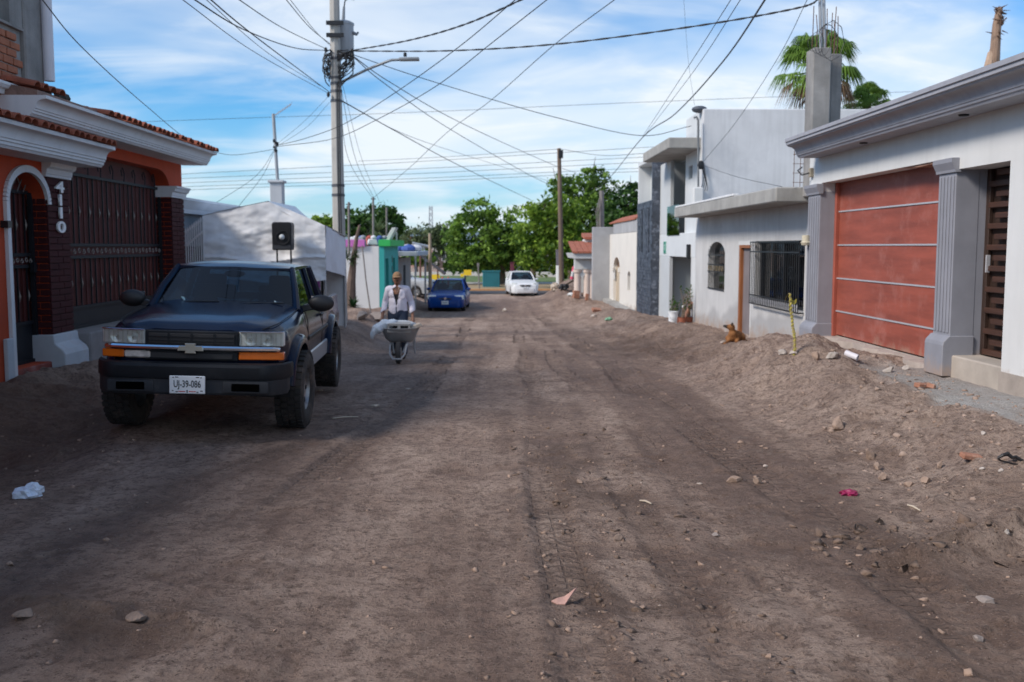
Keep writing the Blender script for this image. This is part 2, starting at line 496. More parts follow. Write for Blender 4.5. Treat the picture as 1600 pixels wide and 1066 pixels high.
        n2 = fbm(x * 2.4, y * 2.4, 4, 61, .55)
        n3 = np.abs(fbm(x * 7, y * 4, 3, 71, .6))
        z = z + near * rough * (.030 * n2 + .016 * (.3 - n3))
        # small knobbly clods
        cl = np.clip(fbm(x * 11, y * 11, 2, 81) - .28, 0, 1)
        z = z + near * .05 * cl * np.clip(rough - .6, 0, 1)
    return z
def gz(x, y):
    return float(height(np.array([x]), np.array([y]), False)[0])
def gzf(x, y):
    return float(height(np.array([x]), np.array([y]), True)[0])

def make_ground():
    nu = 560
    u_in = np.linspace(-1, 1, nu)
    g = 1 + np.cumsum(np.geomspace(.01, 6, 26))
    u = np.concatenate([-g[::-1], u_in, g])
    ys = [-60.0]
    y = -60.0
    while y < 2400:
        if y < -4: st = 2.5
        elif y < 2.2: st = .5
        elif y < 15: st = y * .0029
        elif y < 80: st = y * .006
        else: st = y * .04
        y += st; ys.append(y)
    ys = np.array(ys)
    hw = np.where(ys < 2.5, 5.0, .60 * ys + 3.5)
    X = u[None, :] * hw[:, None]; Y = np.repeat(ys[:, None], len(u), 1)
    Z = height(X, Y)
    Xc, Yc = X, Y
    nr, nc = X.shape
    co = np.stack([X, Y, Z], -1).reshape(-1, 3).astype(np.float32)
    idx = np.arange(nr * nc).reshape(nr, nc)
    quads = np.stack([idx[:-1, :-1], idx[:-1, 1:], idx[1:, 1:], idx[1:, :-1]], -1).reshape(-1, 4).astype(np.int32)
    me = bpy.data.meshes.new('dirt_ground')
    me.vertices.add(len(co)); me.vertices.foreach_set('co', co.ravel())
    me.loops.add(quads.size); me.loops.foreach_set('vertex_index', quads.ravel())
    me.polygons.add(len(quads))
    me.polygons.foreach_set('loop_start', np.arange(0, quads.size, 4, dtype=np.int32))
    me.polygons.foreach_set('use_smooth', np.ones(len(quads), bool))
    me.update()
    # dampness of the soil: freshly dug, wet earth is darker and redder
    x, y = X.ravel(), Y.ravel()
    n = fbm(x * .6, y * .35, 4, 91); n2 = fbm(x * 2.2, y * 1.6, 4, 92)
    n4 = fbm(x * 2.6 + 5, y * .22, 4, 94)                                          # smears drawn out along the direction of travel
    d = .30 + .48 * n + .34 * n2 + (.6 * n4 + .3 * fbm(x * 7 + 2, y * .3, 3, 95)) * (np.abs(x) < 4)
    for pts, hw, pitch, dep in TRACKS:
        xc = np.interp(y, [p[0] for p in pts], [p[1] for p in pts]) + .05 * np.sin(y * .7 + hw * 40)
        q = np.abs((x - xc) / hw)
        d = d + .40 * np.exp(-((q - 1.0) / .45) ** 2) * (.5 + .8 * n2) * (y < 45) + .12 * (q < 1) * (y < 45)
    d = d + .55 * np.exp(-((x - 2.1) / .5) ** 2) * (y < 20)
    d = d + .8 * sstep(3.0, 3.9, -x) * (1 - sstep(11, 14, y))                     # wet earth by the orange house, deepened below with painted shade
    d = d + .55 * np.exp(-((x - 3.3) / 1.3) ** 2 - ((y - 22) / 4.5) ** 2)
    d = d + .75 * np.exp(-((x - .8) / 3.2) ** 2 - ((y - 50) / 5.0) ** 2)
    d = d + .5 * np.exp(-((x - 3.0) / .9) ** 2 - ((y - 5.2) / .9) ** 2)
    d = d + .35 * np.exp(-((x + 1.8) / 1.2) ** 2 - ((y - 4.5) / .8) ** 2)
    cr = sstep(.05, .22, fbm(x * 3.1 + 21, y * 2.3, 4, 67, .6)) * (.25 + .75 * sstep(-.1, .3, fbm(x * .5, y * .35 + 30, 2, 68)))
    d = d + .4 * cr * (y < 45)
    d = d - .65 * sstep(2.9, 3.6, x) * sstep(6.5, 8, y) * (1 - sstep(15.5, 17.5, y))  # dry spoil heap
    d = d - .3 * np.exp(-((x - .2) / .9) ** 2 - ((y - 7.2) / 1.2) ** 2)
    d = d - .3 * sstep(60, 66, y)
    tm = np.zeros_like(x); td = np.zeros_like(x); tp = np.full_like(x, .1)
    for k, (pts, hw, pitch, dep) in enumerate(TRACKS):
        xc = np.interp(y, [p[0] for p in pts], [p[1] for p in pts]) + .05 * np.sin(y * .7 + hw * 40)
        q = (x - xc) / hw
        mk = np.clip(1.1 - np.abs(q), 0, .35) / .35 * sstep(-.25, .12, fbm(x * .8 + hw * 9, y * .35, 2, 41)) * (y < 40) * sstep(-.3, .2, fbm(x * 3 + k, y * 1.3, 3, 43)) * (.35 if k in (1, 4, 5) else 1)
        up = mk > tm; tm = np.where(up, mk, tm); td = np.where(up, q, td); tp = np.where(up, pitch, tp)
    for nm_, v_ in (('track_mask', tm), ('track_side', td), ('track_pitch', y / tp)):
        a_ = me.attributes.new(nm_, 'FLOAT', 'POINT'); a_.data.foreach_set('value', v_.astype(np.float32))
    wet_shade = .95 * sstep(3.1, 3.8, -x) * sstep(5.5, 7.5, y) * (1 - sstep(10.8, 12.5, y)) * (.7 + .5 * n) + .8 * np.exp(-((y - 5.65) / .35) ** 2) * sstep(2.0, 2.5, x) * (.6 + .7 * n2)  # deep shade painted into the left ditch soil; wet soil along the right lip
    wet_shade = wet_shade + .7 * np.exp(-((x + 2.0) / .7) ** 2 - ((y - 4.6) / .35) ** 2) * (.5 + n2) + .5 * np.exp(-((x - .75) / .35) ** 2) * sstep(4, 5, y) * (1 - sstep(9, 11, y)) * sstep(-.1, .4, n2)
    wet_shade = wet_shade + .55 * np.exp(-((x - 3.2) / 1.0) ** 2 - ((y - 22) / 3.5) ** 2) * (.6 + n2)
    a_ = me.attributes.new('wet_shade', 'FLOAT', 'POINT'); a_.data.foreach_set('value', np.clip(wet_shade, 0, 1).astype(np.float32))
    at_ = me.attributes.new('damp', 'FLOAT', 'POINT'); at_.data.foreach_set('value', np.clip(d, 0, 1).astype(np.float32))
    # lime and cement dust on the strip in front of the garage house
    p = sstep(4.25, 4.6, x + .15 * n2) * (1 - sstep(5.5, 5.6, x)) * sstep(7.2, 8.0, y) * (1 - sstep(11.9, 12.9, y)) * (.75 + .5 * n2)
    a2 = me.attributes.new('dust', 'FLOAT', 'POINT'); a2.data.foreach_set('value', np.clip(p, 0, 1).astype(np.float32))
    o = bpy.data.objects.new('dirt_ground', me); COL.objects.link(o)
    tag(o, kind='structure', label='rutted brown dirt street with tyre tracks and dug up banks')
    m = bpy.data.materials.new('dirt'); m.use_nodes = True
    N = m.node_tree.nodes; L = m.node_tree.links; b = N['Principled BSDF']
    b.inputs['Roughness'].default_value = .92; b.inputs['Specular IOR Level'].default_value = .25
    tcn = N.new('ShaderNodeTexCoord')
    def noise(sc, det, rg=.6, stretch=None):
        nn = N.new('ShaderNodeTexNoise'); nn.inputs['Scale'].default_value = sc; nn.inputs['Detail'].default_value = det; nn.inputs['Roughness'].default_value = rg
        if stretch:
            mp = N.new('ShaderNodeMapping'); mp.inputs['Scale'].default_value = stretch; L.new(tcn.outputs['Object'], mp.inputs[0]); L.new(mp.outputs[0], nn.inputs['Vector'])
        else: L.new(tcn.outputs['Object'], nn.inputs['Vector'])
        return nn.outputs[0]
    def rng(src, a, b_, c=0, d_=1):
        r = N.new('ShaderNodeMapRange'); r.inputs[1].default_value = a; r.inputs[2].default_value = b_; r.inputs[3].default_value = c; r.inputs[4].default_value = d_
        L.new(src, r.inputs[0]); return r.outputs[0]
    def mix(f, c1, c2, bt='MIX'):
        mm = N.new('ShaderNodeMix'); mm.data_type = 'RGBA'; mm.blend_type = bt
        if isinstance(f, float): mm.inputs[0].default_value = f
        else: L.new(f, mm.inputs[0])
        for s_, c in ((6, c1), (7, c2)):
            if isinstance(c, tuple): mm.inputs[s_].default_value = (*c, 1)
            else: L.new(c, mm.inputs[s_])
        return mm.outputs[2]
    ad = N.new('ShaderNodeAttribute'); ad.attribute_name = 'damp'
    ap = N.new('ShaderNodeAttribute'); ap.attribute_name = 'dust'
    c = mix(rng(noise(1.1, 8, .65), .32, .68), (.41, .298, .24), (.53, .40, .322))
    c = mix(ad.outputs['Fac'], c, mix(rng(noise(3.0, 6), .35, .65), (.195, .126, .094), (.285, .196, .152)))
    c = mix(rng(noise(15, 8, .78), .48, .60, 0, .75), c, (.135, .09, .071))
    c = mix(rng(noise(4.2, 8, .72), .50, .60, 0, .45), c, (.16, .108, .086))
    c = mix(rng(noise(90, 3, .6), .62, .72, 0, .55), c, (.58, .50, .45))
    c = mix(rng(noise(46, 3, .6), .60, .68, 0, .8), c, (.085, .058, .046))
    c = mix(rng(noise(9, 5, .7, (1, .45, 1)), .55, .75, 0, .45), c, (.36, .29, .24))
    c = mix(ap.outputs['Fac'], c, mix(rng(noise(14, 6), .3, .7), (.36, .34, .32), (.55, .53, .51)))
    aw = N.new('ShaderNodeAttribute'); aw.attribute_name = 'wet_shade'
    c = mix(aw.outputs['Fac'], c, mix(rng(noise(8, 7, .7), .35, .65), (.065, .040, .028), (.125, .082, .060)))  # near-black mix: wet soil, plus shade painted in by the orange house
    # tread print: lug bars running across the track, offset to a chevron
    def attr(n_):
        a = N.new('ShaderNodeAttribute'); a.attribute_name = n_; return a.outputs['Fac']
    def mth(op, a, b_=None, c_=None):
        m_ = N.new('ShaderNodeMath'); m_.operation = op
        for i, v in enumerate((a, b_, c_)):
            if v is None: continue
            if isinstance(v, (int, float)): m_.inputs[i].default_value = v
            else: L.new(v, m_.inputs[i])
        return m_.outputs[0]
    sd = attr('track_side'); ph = mth('MULTIPLY', mth('ADD', attr('track_pitch'), mth('MULTIPLY', mth('ABSOLUTE', sd), .55)), 6.2832)
    wob = mth('MULTIPLY', noise(4, 4), 5.0)
    lug = rng(mth('SINE', mth('ADD', ph, wob)), -.15, .35)
    cut = rng(mth('ABSOLUTE', mth('SINE', mth('MULTIPLY', sd, 4.2))), .12, .35)
    tread = mth('MULTIPLY', mth('MULTIPLY', lug, cut), attr('track_mask'))
    grv = mth('MULTIPLY', mth('SUBTRACT', 1.0, mth('MULTIPLY', lug, cut)), attr('track_mask'))
    c = mix(mth('MULTIPLY', grv, .40), c, (.14, .095, .072))
    L.new(c, b.inputs['Base Color'])
    L.new(rng(ad.outputs['Fac'], .6, 1, .95, .72), b.inputs['Roughness'])
    h1 = noise(15, 9, .75); h2 = noise(46, 5, .65)
    ma = N.new('ShaderNodeMath'); ma.operation = 'MULTIPLY_ADD'; ma.inputs[1].default_value = .5; L.new(h2, ma.inputs[0]); L.new(h1, ma.inputs[2])
    bp = N.new('ShaderNodeBump'); bp.inputs['Strength'].default_value = 1.0; bp.inputs['Distance'].default_value = .07
    L.new(ma.outputs[0], bp.inputs['Height'])
    bq = N.new('ShaderNodeBump'); bq.inputs['Strength'].default_value = 1.0; bq.inputs['Distance'].default_value = .03
    L.new(tread, bq.inputs['Height']); L.new(bp.outputs[0], bq.inputs['Normal']); L.new(bq.outputs[0], b.inputs['Normal'])
    me.materials.append(m)
    return o
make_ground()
DIRT = None

# ------------------------------------------------------------------ cross street, verge, far land
asph = mat('asphalt', (.075, .075, .08), .85, .25, 3, .2, 90)
mb = MB(); mb.grid(lambda u, v: (-90 + 180 * u, 63.6 + 4.2 * v, -1.262 + .03 * math.sin(v * math.pi)), 30, 4)
tag(mb.build('cross_road', asph, smooth=True), kind='structure', label='asphalt road crossing the end of the dirt street')
curbm = mat('kerb_ochre', '#b98a5f', .9, .2, 4, .2, 60)
mb = MB(); mb.box(-90, 90, 67.9, 68.25, -1.4, -1.14)
tag(mb.build('kerb', curbm, bevel=.02), kind='structure', label='long ochre kerb along the far side of the crossing road')
mb = MB(); mb.grid(lambda u, v: (-90 + 180 * u, 68.26 + 9 * v, -1.20 + .05 * float(fbm(np.array([u * 40]), np.array([v * 6]), 3, 5)[0])), 90, 16)
tag(mb.build('far_verge', mat('verge_soil', (.34, .25, .15), .95, .25, 1.2, .3, 30, grime=(.13, .16, .05), gamt=.8, gscale=.35), smooth=True), kind='structure', label='sandy verge with trees beyond the crossing road')
mb = MB(); mb.grid(lambda u, v: (-90 + 180 * u, 77.3 + 4 * v, -1.16), 30, 2)
tag(mb.build('far_path', mat('pale_path', (.42, .39, .36), .9, .15, 2, .1, 40), smooth=True), kind='structure', label='pale concrete path behind the far verge')
mb = MB(); mb.grid(lambda u, v: (-110 + 220 * u, 81.4 + 14 * v, -1.16 + .12 * math.sin(u * 30) * v), 60, 6)
tag(mb.build('far_lawn', mat('lawn', (.10, .15, .04), .95, .35, .8, .4, 25, grime=(.25, .2, .1), gamt=.6, gscale=.3), smooth=True), kind='structure', label='green lawn with bare patches behind the pale path')
mb = MB()
for k in range(2):
    yy = 700 + k * 500
    n = 60
    prev = None
    for i in range(n + 1):
        xx = -1200 + 2400 * i / n
        hh = 7 + k * 14 + 8 * float(fbm(np.array([i * .35 + k * 7.3]), np.array([k * 3.1]), 3, 8)[0])
        if prev: mb.add([(prev[0], yy, -3), (xx, yy, -3), (xx, yy + 160, hh), (prev[0], yy + 160, prev[1]), (xx, yy + 500, -3), (prev[0], yy + 500, -3)], [(0, 1, 2, 3), (3, 2, 4, 5)])
        prev = (xx, hh)
tag(mb.build('hills', mat('hill_green', (.16, .22, .25), .95, .2, .01, 0), smooth=True), kind='structure', label='low bluish hills on the horizon')
# ================================================================== RIGHT SIDE HOUSES
white_st = mat('white_stucco', (.61, .615, .61), .85, .06, 1.2, .12, 120, streak=.10)
grey_trim = mat('grey_trim_paint', (.25, .255, .29), .7, .10, 2.5, .12, 90, streak=.15)
cornice_p = mat('cornice_paint', (.32, .325, .36), .7, .10, 2.0, .1, 90, streak=.22)
concrete = mat('raw_concrete', (.34, .33, .31), .9, .22, 2.2, .3, 60, streak=.25)
concrete_d = mat('stained_concrete', (.27, .26, .25), .92, .3, 2.0, .35, 50, streak=.45)
red_panel = mat('red_door_panel', (.28, .066, .040), .6, .30, 2.2, .12, 40, grime=(.40, .17, .14), gamt=.5, gscale=2.2, stretch=(1, .35, 3.0), detail=10)
red_jamb = mat('red_jamb', (.33, .08, .05), .6, .2, 3, .1, 60)
alum = mat('aluminium_strip', (.50, .50, .53), .45, .08, 4, 0, metal=.3)
dark_wood = mat('dark_wood_door', (.035, .018, .012), .55, .4, 3, .25, 30, stretch=(1, 6, 1))
slat_wood = mat('slat_wood', (.06, .026, .016), .5, .35, 4, .2, 40, stretch=(1, .3, 6))
iron = mat('black_iron', (.018, .019, .022), .45, .2, 5, .05, 80, metal=.3)
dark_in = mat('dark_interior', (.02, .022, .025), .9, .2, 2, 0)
glass_d = glass_mat('window_glass', (.35, .42, .45))
brickm = mat('fired_brick', (.36, .13, .07), .9, .3, 5, .4, 60)
mortar = mat('grey_mortar', (.30, .29, .28), .95, .25, 6, .5, 60)

# ---------------------------------------------------------------- white house with the red garage door
GX = 5.3; GD = 5.58
yA, yB = yx(1573, GX), yx(1492, GX)           # entrance opening
yC, yD = yx(1466, GX), yx(1281, GX)           # garage opening
yE = yx(1262, GX)                             # far end of the house
zLg = zx(1466, 251, GX); zLe = zx(1573, 252, GX); zS = zx(1500, 187.5, GX)
gh = empty('garage_house', (GX, yC, 0)); GB = Matrix.Translation((-GX, -yC, 0))
tag(gh, 'white one storey house with red sectional garage door and grey cornice', 'house')
def part(mb, name, m, parent, off=None, **k):
    o = mb.build(name, m, parent, **k)
    off = off if off is not None else root_off(parent)
    o.location = -off
    return o
def root_off(p):
    v = Vector((0, 0, 0))
    while p is not None:
        v += p.location; p = p.parent
    return v
mb = MB()
wall_cells(mb, 'x', GX, GX + .25, 1.5, yE, -.3, zS + .2, [(yA, yB, -.31, zLe), (yC, yD, -.31, zLg)])
part(mb, 'wall', white_st, gh)
mb = MB()
mb.box(GX + .24, 13, yE - .24, yE - .001, -.3, zS + .2); mb.box(GX + .26, 13, 1.5, 1.74, -.3, zS + .2)
mb.box(12.76, 13, 1.75, yE - .25, -.3, zS + .2)
part(mb, 'rear_wall', white_st, gh)
# recess walls of the entrance
mb = MB()
mb.box(GX + .251, GX + 1.3, yA - .12, yA - .002, .42, zLe + .05)
mb.box(GX + .251, GX + 1.3, yA, yB + .3, zLe + .002, zLe + .08)
part(mb, 'entrance_reveal', white_st, gh)
mb = MB(); mb.box(GX + .005, GX + 1.2, yA + .002, yB + .02, -.25, zx(1520, 553, GX + .32)); part(mb, 'doorstep', mat('doorstep_concrete', (.40, .35, .30), .9, .15, 3, .2, 60), gh, bevel=.015)
mb = MB(); mb.box(GX - .025, GX - .001, 1.5, yA - .002, -.3, zx(1559, 579, GX))
part(mb, 'plinth', mat('plinth_cement', (.36, .31, .27), .95, .22, 3, .35, 40), gh)
# cornice: stepped profile swept along the street, returned at the far end
zc0 = zS; cor = [(GX + .02, zc0), (GX - .33, zc0), (GX - .345, zc0 + .03), (GX - .36, zc0 + .035), (GX - .365, zc0 + .06)]
for k in range(7):
    a = math.pi / 2 * k / 6
    cor.append((GX - .375 - .13 * (1 - math.cos(a)), zc0 + .065 + .115 * math.sin(a)))
cor += [(GX - .51, zc0 + .185), (GX - .515, zc0 + .20), (GX - .54, zc0 + .205), (GX - .54, zc0 + .245), (GX - .56, zc0 + .25), (GX - .56, zc0 + .30), (GX + .02, zc0 + .36)]
yF = yx(1226, GX - .56, 228)
mb = MB(); mb.prism(cor, 1.0, yF, 'y')
part(mb, 'cornice', cornice_p, gh, smooth=True, angle=25)
mb = MB(); mb.box(GX + .021, 13.2, 1.0, yF - .02, zS + .21, zS + .352); part(mb, 'roof', concrete_d, gh)
for px, py in ((1347, 225), (1503, 181)):
    p = atx(px, py, GX - .2)
    mb = MB(); mb.lathe([(.05, -.012), (.055, -.006), (.055, .004), (.03, .004)], 12, (GX - .18, p.y, zS - .006)); part(mb, 'downlight', dark_in, gh)
# broken lintel edge above the garage door
mb = MB()
pts = [(yC + .0, zLg - .02)]
rr = random.Random(3)
poly = [(yC - .02, zLg + .01)] + [(yC + .02 + .18 * i, zLg - .012 - .03 * rr.random()) for i in range(7)] + [(yC + 1.35, zLg + .01)]
mb.prism(poly, GX + .02, GX + .22, 'x'); part(mb, 'broken_lintel_edge', mat('exposed_adobe', (.30, .17, .12), .95, .3, 9, .5, 40), gh)
# the sectional door
zB = zx(1467, 565, GD)
strips = [zx(1467, q, GD) for q in (315.4, 382.4, 449.4, 515.6)]
lv = [zLg + .05] + strips + [zB]
for a, b in zip(lv[:-1], lv[1:]):
    mb = MB()
    nseg = 12
    mb.grid(lambda u, v, a=a, b=b: (GD + .003 * math.sin(u * 9 + a * 7), yC - .1 + (yD - yC + .02) * u, b + .012 + (a - b - .024) * v), nseg, 2)
    mb.box(GD + .006, GD + .045, yC - .1, yD - .08, b + .011, a - .011)
    part(mb, 'door_panel', red_panel, gh)
for z in strips:
    mb = MB(); mb.box(GD - .014, GD + .04, yC - .1, yD - .07, z - .0105, z + .0105); part(mb, 'panel_strip', alum, gh)
mb = MB(); mb.box(GD - .06, GD + .05, yD - .07, yD - .001, zB - .02, zLg + .02); part(mb, 'door_jamb', red_jamb, gh, bevel=.01)
mb = MB(); mb.box(GX + .27, GD + .5, yD - .0, yD + .05, zB, zLg)
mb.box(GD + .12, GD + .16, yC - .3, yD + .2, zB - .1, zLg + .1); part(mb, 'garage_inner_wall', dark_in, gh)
mb = MB()
rr = random.Random(5)
poly = [(GX + .28, yC - .15)] + [(GX + .02 + .05 * rr.random() + (.14 if rr.random() < .25 else 0), yC - .02 + (yD - yC + .02) * i / 16) for i in range(17)] + [(GX + .28, yD + .02)]
mb.prism(poly, -.2, zB - .02, 'z'); mb.box(GX + .281, GD + .1, yC - .15, yD, -.2, zB - .012)
part(mb, 'garage_sill', mat('broken_sill', (.40, .34, .30), .95, .25, 4, .4, 40), gh)
mb = MB(); mb.box(GX - .12, GX + .03, yC + .3, yD - .3, -.3, zB - .10); part(mb, 'sill_footing', mat('rubble_footing', (.36, .31, .27), .95, .4, 6, .8, 20), gh)
# fluted pilasters
def pilaster(y0, y1, zt, zb, base_dy):
    w = y1 - y0
    cap = None
    mb = MB(); mb.box(GX - .02, GX + .255, y0, y1, zb + .45, zt - .12)
    p = part(mb, 'pilaster', grey_trim, gh, bevel=.006)
    n = 5
    for k in range(n):
        yy = y0 + w * (.12 + .76 * k / (n - 1))
        mb = MB(); mb.box(GX - .034, GX - .0195, yy - w * .048, yy + w * .048, zb + .5, zt - .2); part(mb, 'fillet', grey_trim, p, bevel=.006)
    mb = MB()
    prof_ = [(GX + .02, zt - .16), (GX - .045, zt - .16), (GX - .05, zt - .13), (GX - .055, zt - .12), (GX - .085, zt - .06), (GX - .09, zt - .05), (GX - .09, zt), (GX + .02, zt)]
    mb.prism(prof_, y0 - .03, y1 + .03, 'y'); part(mb, 'capital', grey_trim, p)
    mb = MB()
    prof_ = [(GX + .255, zb), (GX - .11, zb), (GX - .11, zb + .36), (GX - .10, zb + .40), (GX - .045, zb + .46), (GX - .03, zb + .47), (GX + .255, zb + .47)]
    mb.prism(prof_, y0 - .025, y1 + .02, 'y'); part(mb, 'pilaster_base', grey_trim, p, bevel=.008)
    mb = MB(); mb.box(GX + .2551, GD + .12, y0 + .004, y1 - .002, zb + .1, zt); part(mb, 'reveal', grey_trim, p)
    return p
pilaster(yB - .004, yC + .004, zx(1480, 250, GX), zx(1470, 586, GX - .05), 0)
pilaster(yD - .004, yE - .03, zx(1281, 288, GX), zx(1270, 548, GX), 0)
mb = MB(); mb.box(GX - .09, GX + .2, yB - .02, yB + .006, zx(1470, 586, GX) + .02, zx(1470, 586, GX) + .4); part(mb, 'bare_plaster_patch', mat('pink_plaster', (.42, .24, .19), .95, .25, 7, .4, 40), gh)
# wooden entrance door with staggered slats
dX = GX + .34
zb = zx(1520, 553, dX) + .01
d = part(MB().box(dX + .05, dX + .09, yA - .1, yB + .3, zb, zLe + .05), 'entrance_door', dark_wood, gh)
part(MB().box(dX, dX + .05, yB + .02 - .1, yB + .02, zb, zLe), 'door_frame', dark_wood, d, bevel=.006)
nsl = 18
for k in range(nsl):
    z = zb + .05 + k * (zLe - zb - .1) / (nsl - 1)
    long_ = k % 2 == 0
    y1 = yB - .10 if long_ else yB - .26
    part(MB().box(dX - .025, dX + .05, yA + .02, y1, z - .035, z + .028), 'slat', slat_wood, d, bevel=.006)
part(MB().box(dX - .05, dX, yB - .16, yB - .14, zb + .95, zb + 1.15), 'door_handle', alum, d, bevel=.004)
# wall lamp below the cornice, meter box
p = atx(1268, 268, GX); lb = part(MB().box(GX - .06, GX - .001, p.y - .12, p.y - .02, p.z - .1, p.z + .05), 'camera_box', mat('beige_box', (.4, .34, .25), .6), gh, bevel=.01)
part(MB().tube([(GX - .06, p.y - .07, p.z - .03), (GX - .16, p.y + .0, p.z - .06), (GX - .2, p.y + .1, p.z + .02), (GX - .12, p.y + .12, p.z + .08)], .012, 6), 'curved_conduit', iron, gh, smooth=True)
p = atx(1265, 379, GX); part(MB().lathe([(.0, -.05), (.07, -.045), (.09, 0), (.07, .02), (.07, .12)], 12, (GX - .075, p.y - .04, p.z), cap=True), 'meter', mat('meter_cream', (.55, .5, .38), .4), gh, smooth=True)
# raw concrete column stubs above the roof line
def stub(px0, px1, pytop, Y, depth, name, label, top_rebar=True):
    a = at(px0, 200, Y); b = at(px1, 200, Y); t = at(px0, pytop, Y).z
    e = empty(name, ((a.x + b.x) / 2, Y, 2.9))
    tag(e, label, 'column', kind='thing')
    mb = MB(); mb.box(a.x, b.x, Y, Y + depth, 2.6, t); part(mb, 'concrete_shaft', concrete_d, e, bevel=.015)
    if top_rebar:
        for k in range(4):
            xx = a.x + .07 + (b.x - a.x - .14) * (k % 2); yy = Y + .08 + (depth - .16) * (k // 2)
            part(MB().tube([(xx, yy, t - .02), (xx + .01, yy, t + .3), (xx + .015 * (k - 1), yy, t + .55 + .1 * k)], .008, 5), 'rebar', mat('rusty_rebar', (.12, .06, .04), .8), e)
    return e
st1 = stub(1268, 1296, 74, 17.0, .4, 'concrete_column', 'tall raw concrete column stub rising behind the grey cornice')
for k, px in enumerate((1283, 1289)):
    p = at(px, 70, 17.2); q = at(px - 3, -60, 17.2)
    part(MB().tube([(p.x, p.y, p.z - .1), (q.x, q.y, q.z)], .028, 8), 'service_mast', mat('galvanised', (.35, .36, .38), .5, metal=.6), st1, smooth=True)
mb = MB()
rr = random.Random(9)
for k in range(5):
    c = at(1270, 58, 16.95); pts = []
    for j in range(14):
        a = j / 13 * 6.28 * (0.8 + .2 * k)
        pts.append((c.x + .13 * k * .5 + (.08 + .03 * k) * math.cos(a), c.y - .05 * k, c.z - .1 + (.13 + .05 * k) * math.sin(a)))
    mb.tube(pts, .004, 4)
part(mb, 'cable_coil', iron, st1)
stub(1296, 1313, 84, 17.45, .35, 'concrete_column', 'shorter dark concrete column stub just behind the tall one', True)

# ---------------------------------------------------------------- grey stucco house with the barred windows
HX = 5.58
grey_st = mat('grey_stucco', (.53, .525, .52), .92, .10, 1.0, .2, 110, streak=.18, grime=(.40, .39, .39), gamt=.6, gscale=.7)
# rising damp: a darker, wavy stain along the foot of the wall
nt = grey_st.node_tree; N, L = nt.nodes, nt.links
bs = N['Principled BSDF']; src = bs.inputs['Base Color'].links[0].from_socket
ge = N.new('ShaderNodeNewGeometry'); sp = N.new('ShaderNodeSeparateXYZ'); L.new(ge.outputs['Position'], sp.inputs[0])
nn = N.new('ShaderNodeTexNoise'); nn.inputs['Scale'].default_value = .55; nn.inputs['Detail'].default_value = 3; L.new(ge.outputs['Position'], nn.inputs['Vector'])
m1 = N.new('ShaderNodeMath'); m1.operation = 'MULTIPLY_ADD'; L.new(nn.outputs[0], m1.inputs[0]); m1.inputs[1].default_value = -1.3; L.new(sp.outputs[2], m1.inputs[2])
m2 = N.new('ShaderNodeMath'); m2.operation = 'MULTIPLY_ADD'; L.new(sp.outputs[1], m2.inputs[0]); m2.inputs[1].default_value = .045; L.new(m1.outputs[0], m2.inputs[2])
mr = N.new('ShaderNodeMapRange'); mr.inputs[1].default_value = .66; mr.inputs[2].default_value = .50; mr.inputs[4].default_value = .6; L.new(m2.outputs[0], mr.inputs[0])
mx = N.new('ShaderNodeMix'); mx.data_type = 'RGBA'; L.new(mr.outputs[0], mx.inputs[0]); L.new(src, mx.inputs[6]); mx.inputs[7].default_value = (.30, .295, .30, 1)
L.new(mx.outputs[2], bs.inputs['Base Color'])

hy0 = yE + .03; hy1 = yx(1087, HX)
sh = empty('stucco_house', (HX, 21, -.3))
tag(sh, 'grey stucco one storey house with barred windows and brown door', 'house')
w0, w1 = yx(1258, HX), yx(1181, HX); wz1 = zx(1181, 377, HX); wz0 = zx(1180, 472, HX)
d0, d1 = yx(1174, HX), yx(1156, HX); dz1 = zx(1165, 383, HX); dz0 = zx(1173, 526, HX)
a0, a1 = yx(1133, HX), yx(1108, HX); az1 = zx(1120, 378, HX); az0 = zx(1120, 453, HX)
zTop = zx(1210, 317, HX) - .02
slab_x = HX - .66
zs0 = atx(1210, 317, slab_x).z; zs1 = atx(1210, 293, slab_x).z
mb = MB(); wall_cells(mb, 'x', HX, HX + .22, hy0, hy1, -1.0, zs0 + .01, [(w0, w1, wz0, wz1), (d0, d1, dz0, dz1), (a0, a1, az0, az1)])
arch_fill(mb, 'x', HX + .0015, HX + .218, a0, a1, az1 - .32, az1, 8)
part(mb, 'wall', grey_st, sh)
mb = MB(); mb.box(HX + .221, 12, hy0 + .01, hy0 + .2, -1, zs0); mb.box(HX + .221, 12, hy1 - .2, hy1, -1, zs0); part(mb, 'side_wall', grey_st, sh)
# flat roof slab that overhangs the street
ys0 = yx(1210, slab_x); ys1 = yx(1053, slab_x)
mb = MB(); mb.box(slab_x, 12, max(ys0, hy0 + .02), ys1, zs0 + .012, zs1)
part(mb, 'roof_slab', concrete, sh, bevel=.02)
mb = MB(); yq = yx(1144, slab_x); mb.box(slab_x - .005, slab_x + .12, yq, ys1 - .1, zs1 + .001, zs1 + .05); part(mb, 'slab_edge_trim', mat('white_trim', (.68, .68, .68), .8, .1, 3, .1), sh, bevel=.01)
# brick and rebar on the roof by the party wall
for k in range(5):
    part(MB().box(HX + .0 + .25 * k, HX + .235 + .25 * k, hy0 + .25, hy0 + .37, zs1 + .002, zs1 + .085), 'brick', brickm, sh)
mb = MB(); p = at(1240, 288, hy0 + .6)
for k in range(3):
    mb.tube([(p.x + .11 * k, hy0 + .6, zs1), (p.x + .11 * k, hy0 + .6, zs1 + .62)], .006, 4)
for k in range(4): mb.tube([(p.x - .02, hy0 + .6, zs1 + .08 + .16 * k), (p.x + .25, hy0 + .6, zs1 + .08 + .16 * k)], .005, 4)
part(mb, 'rebar_cage', mat('rusty_rebar', 0), sh)
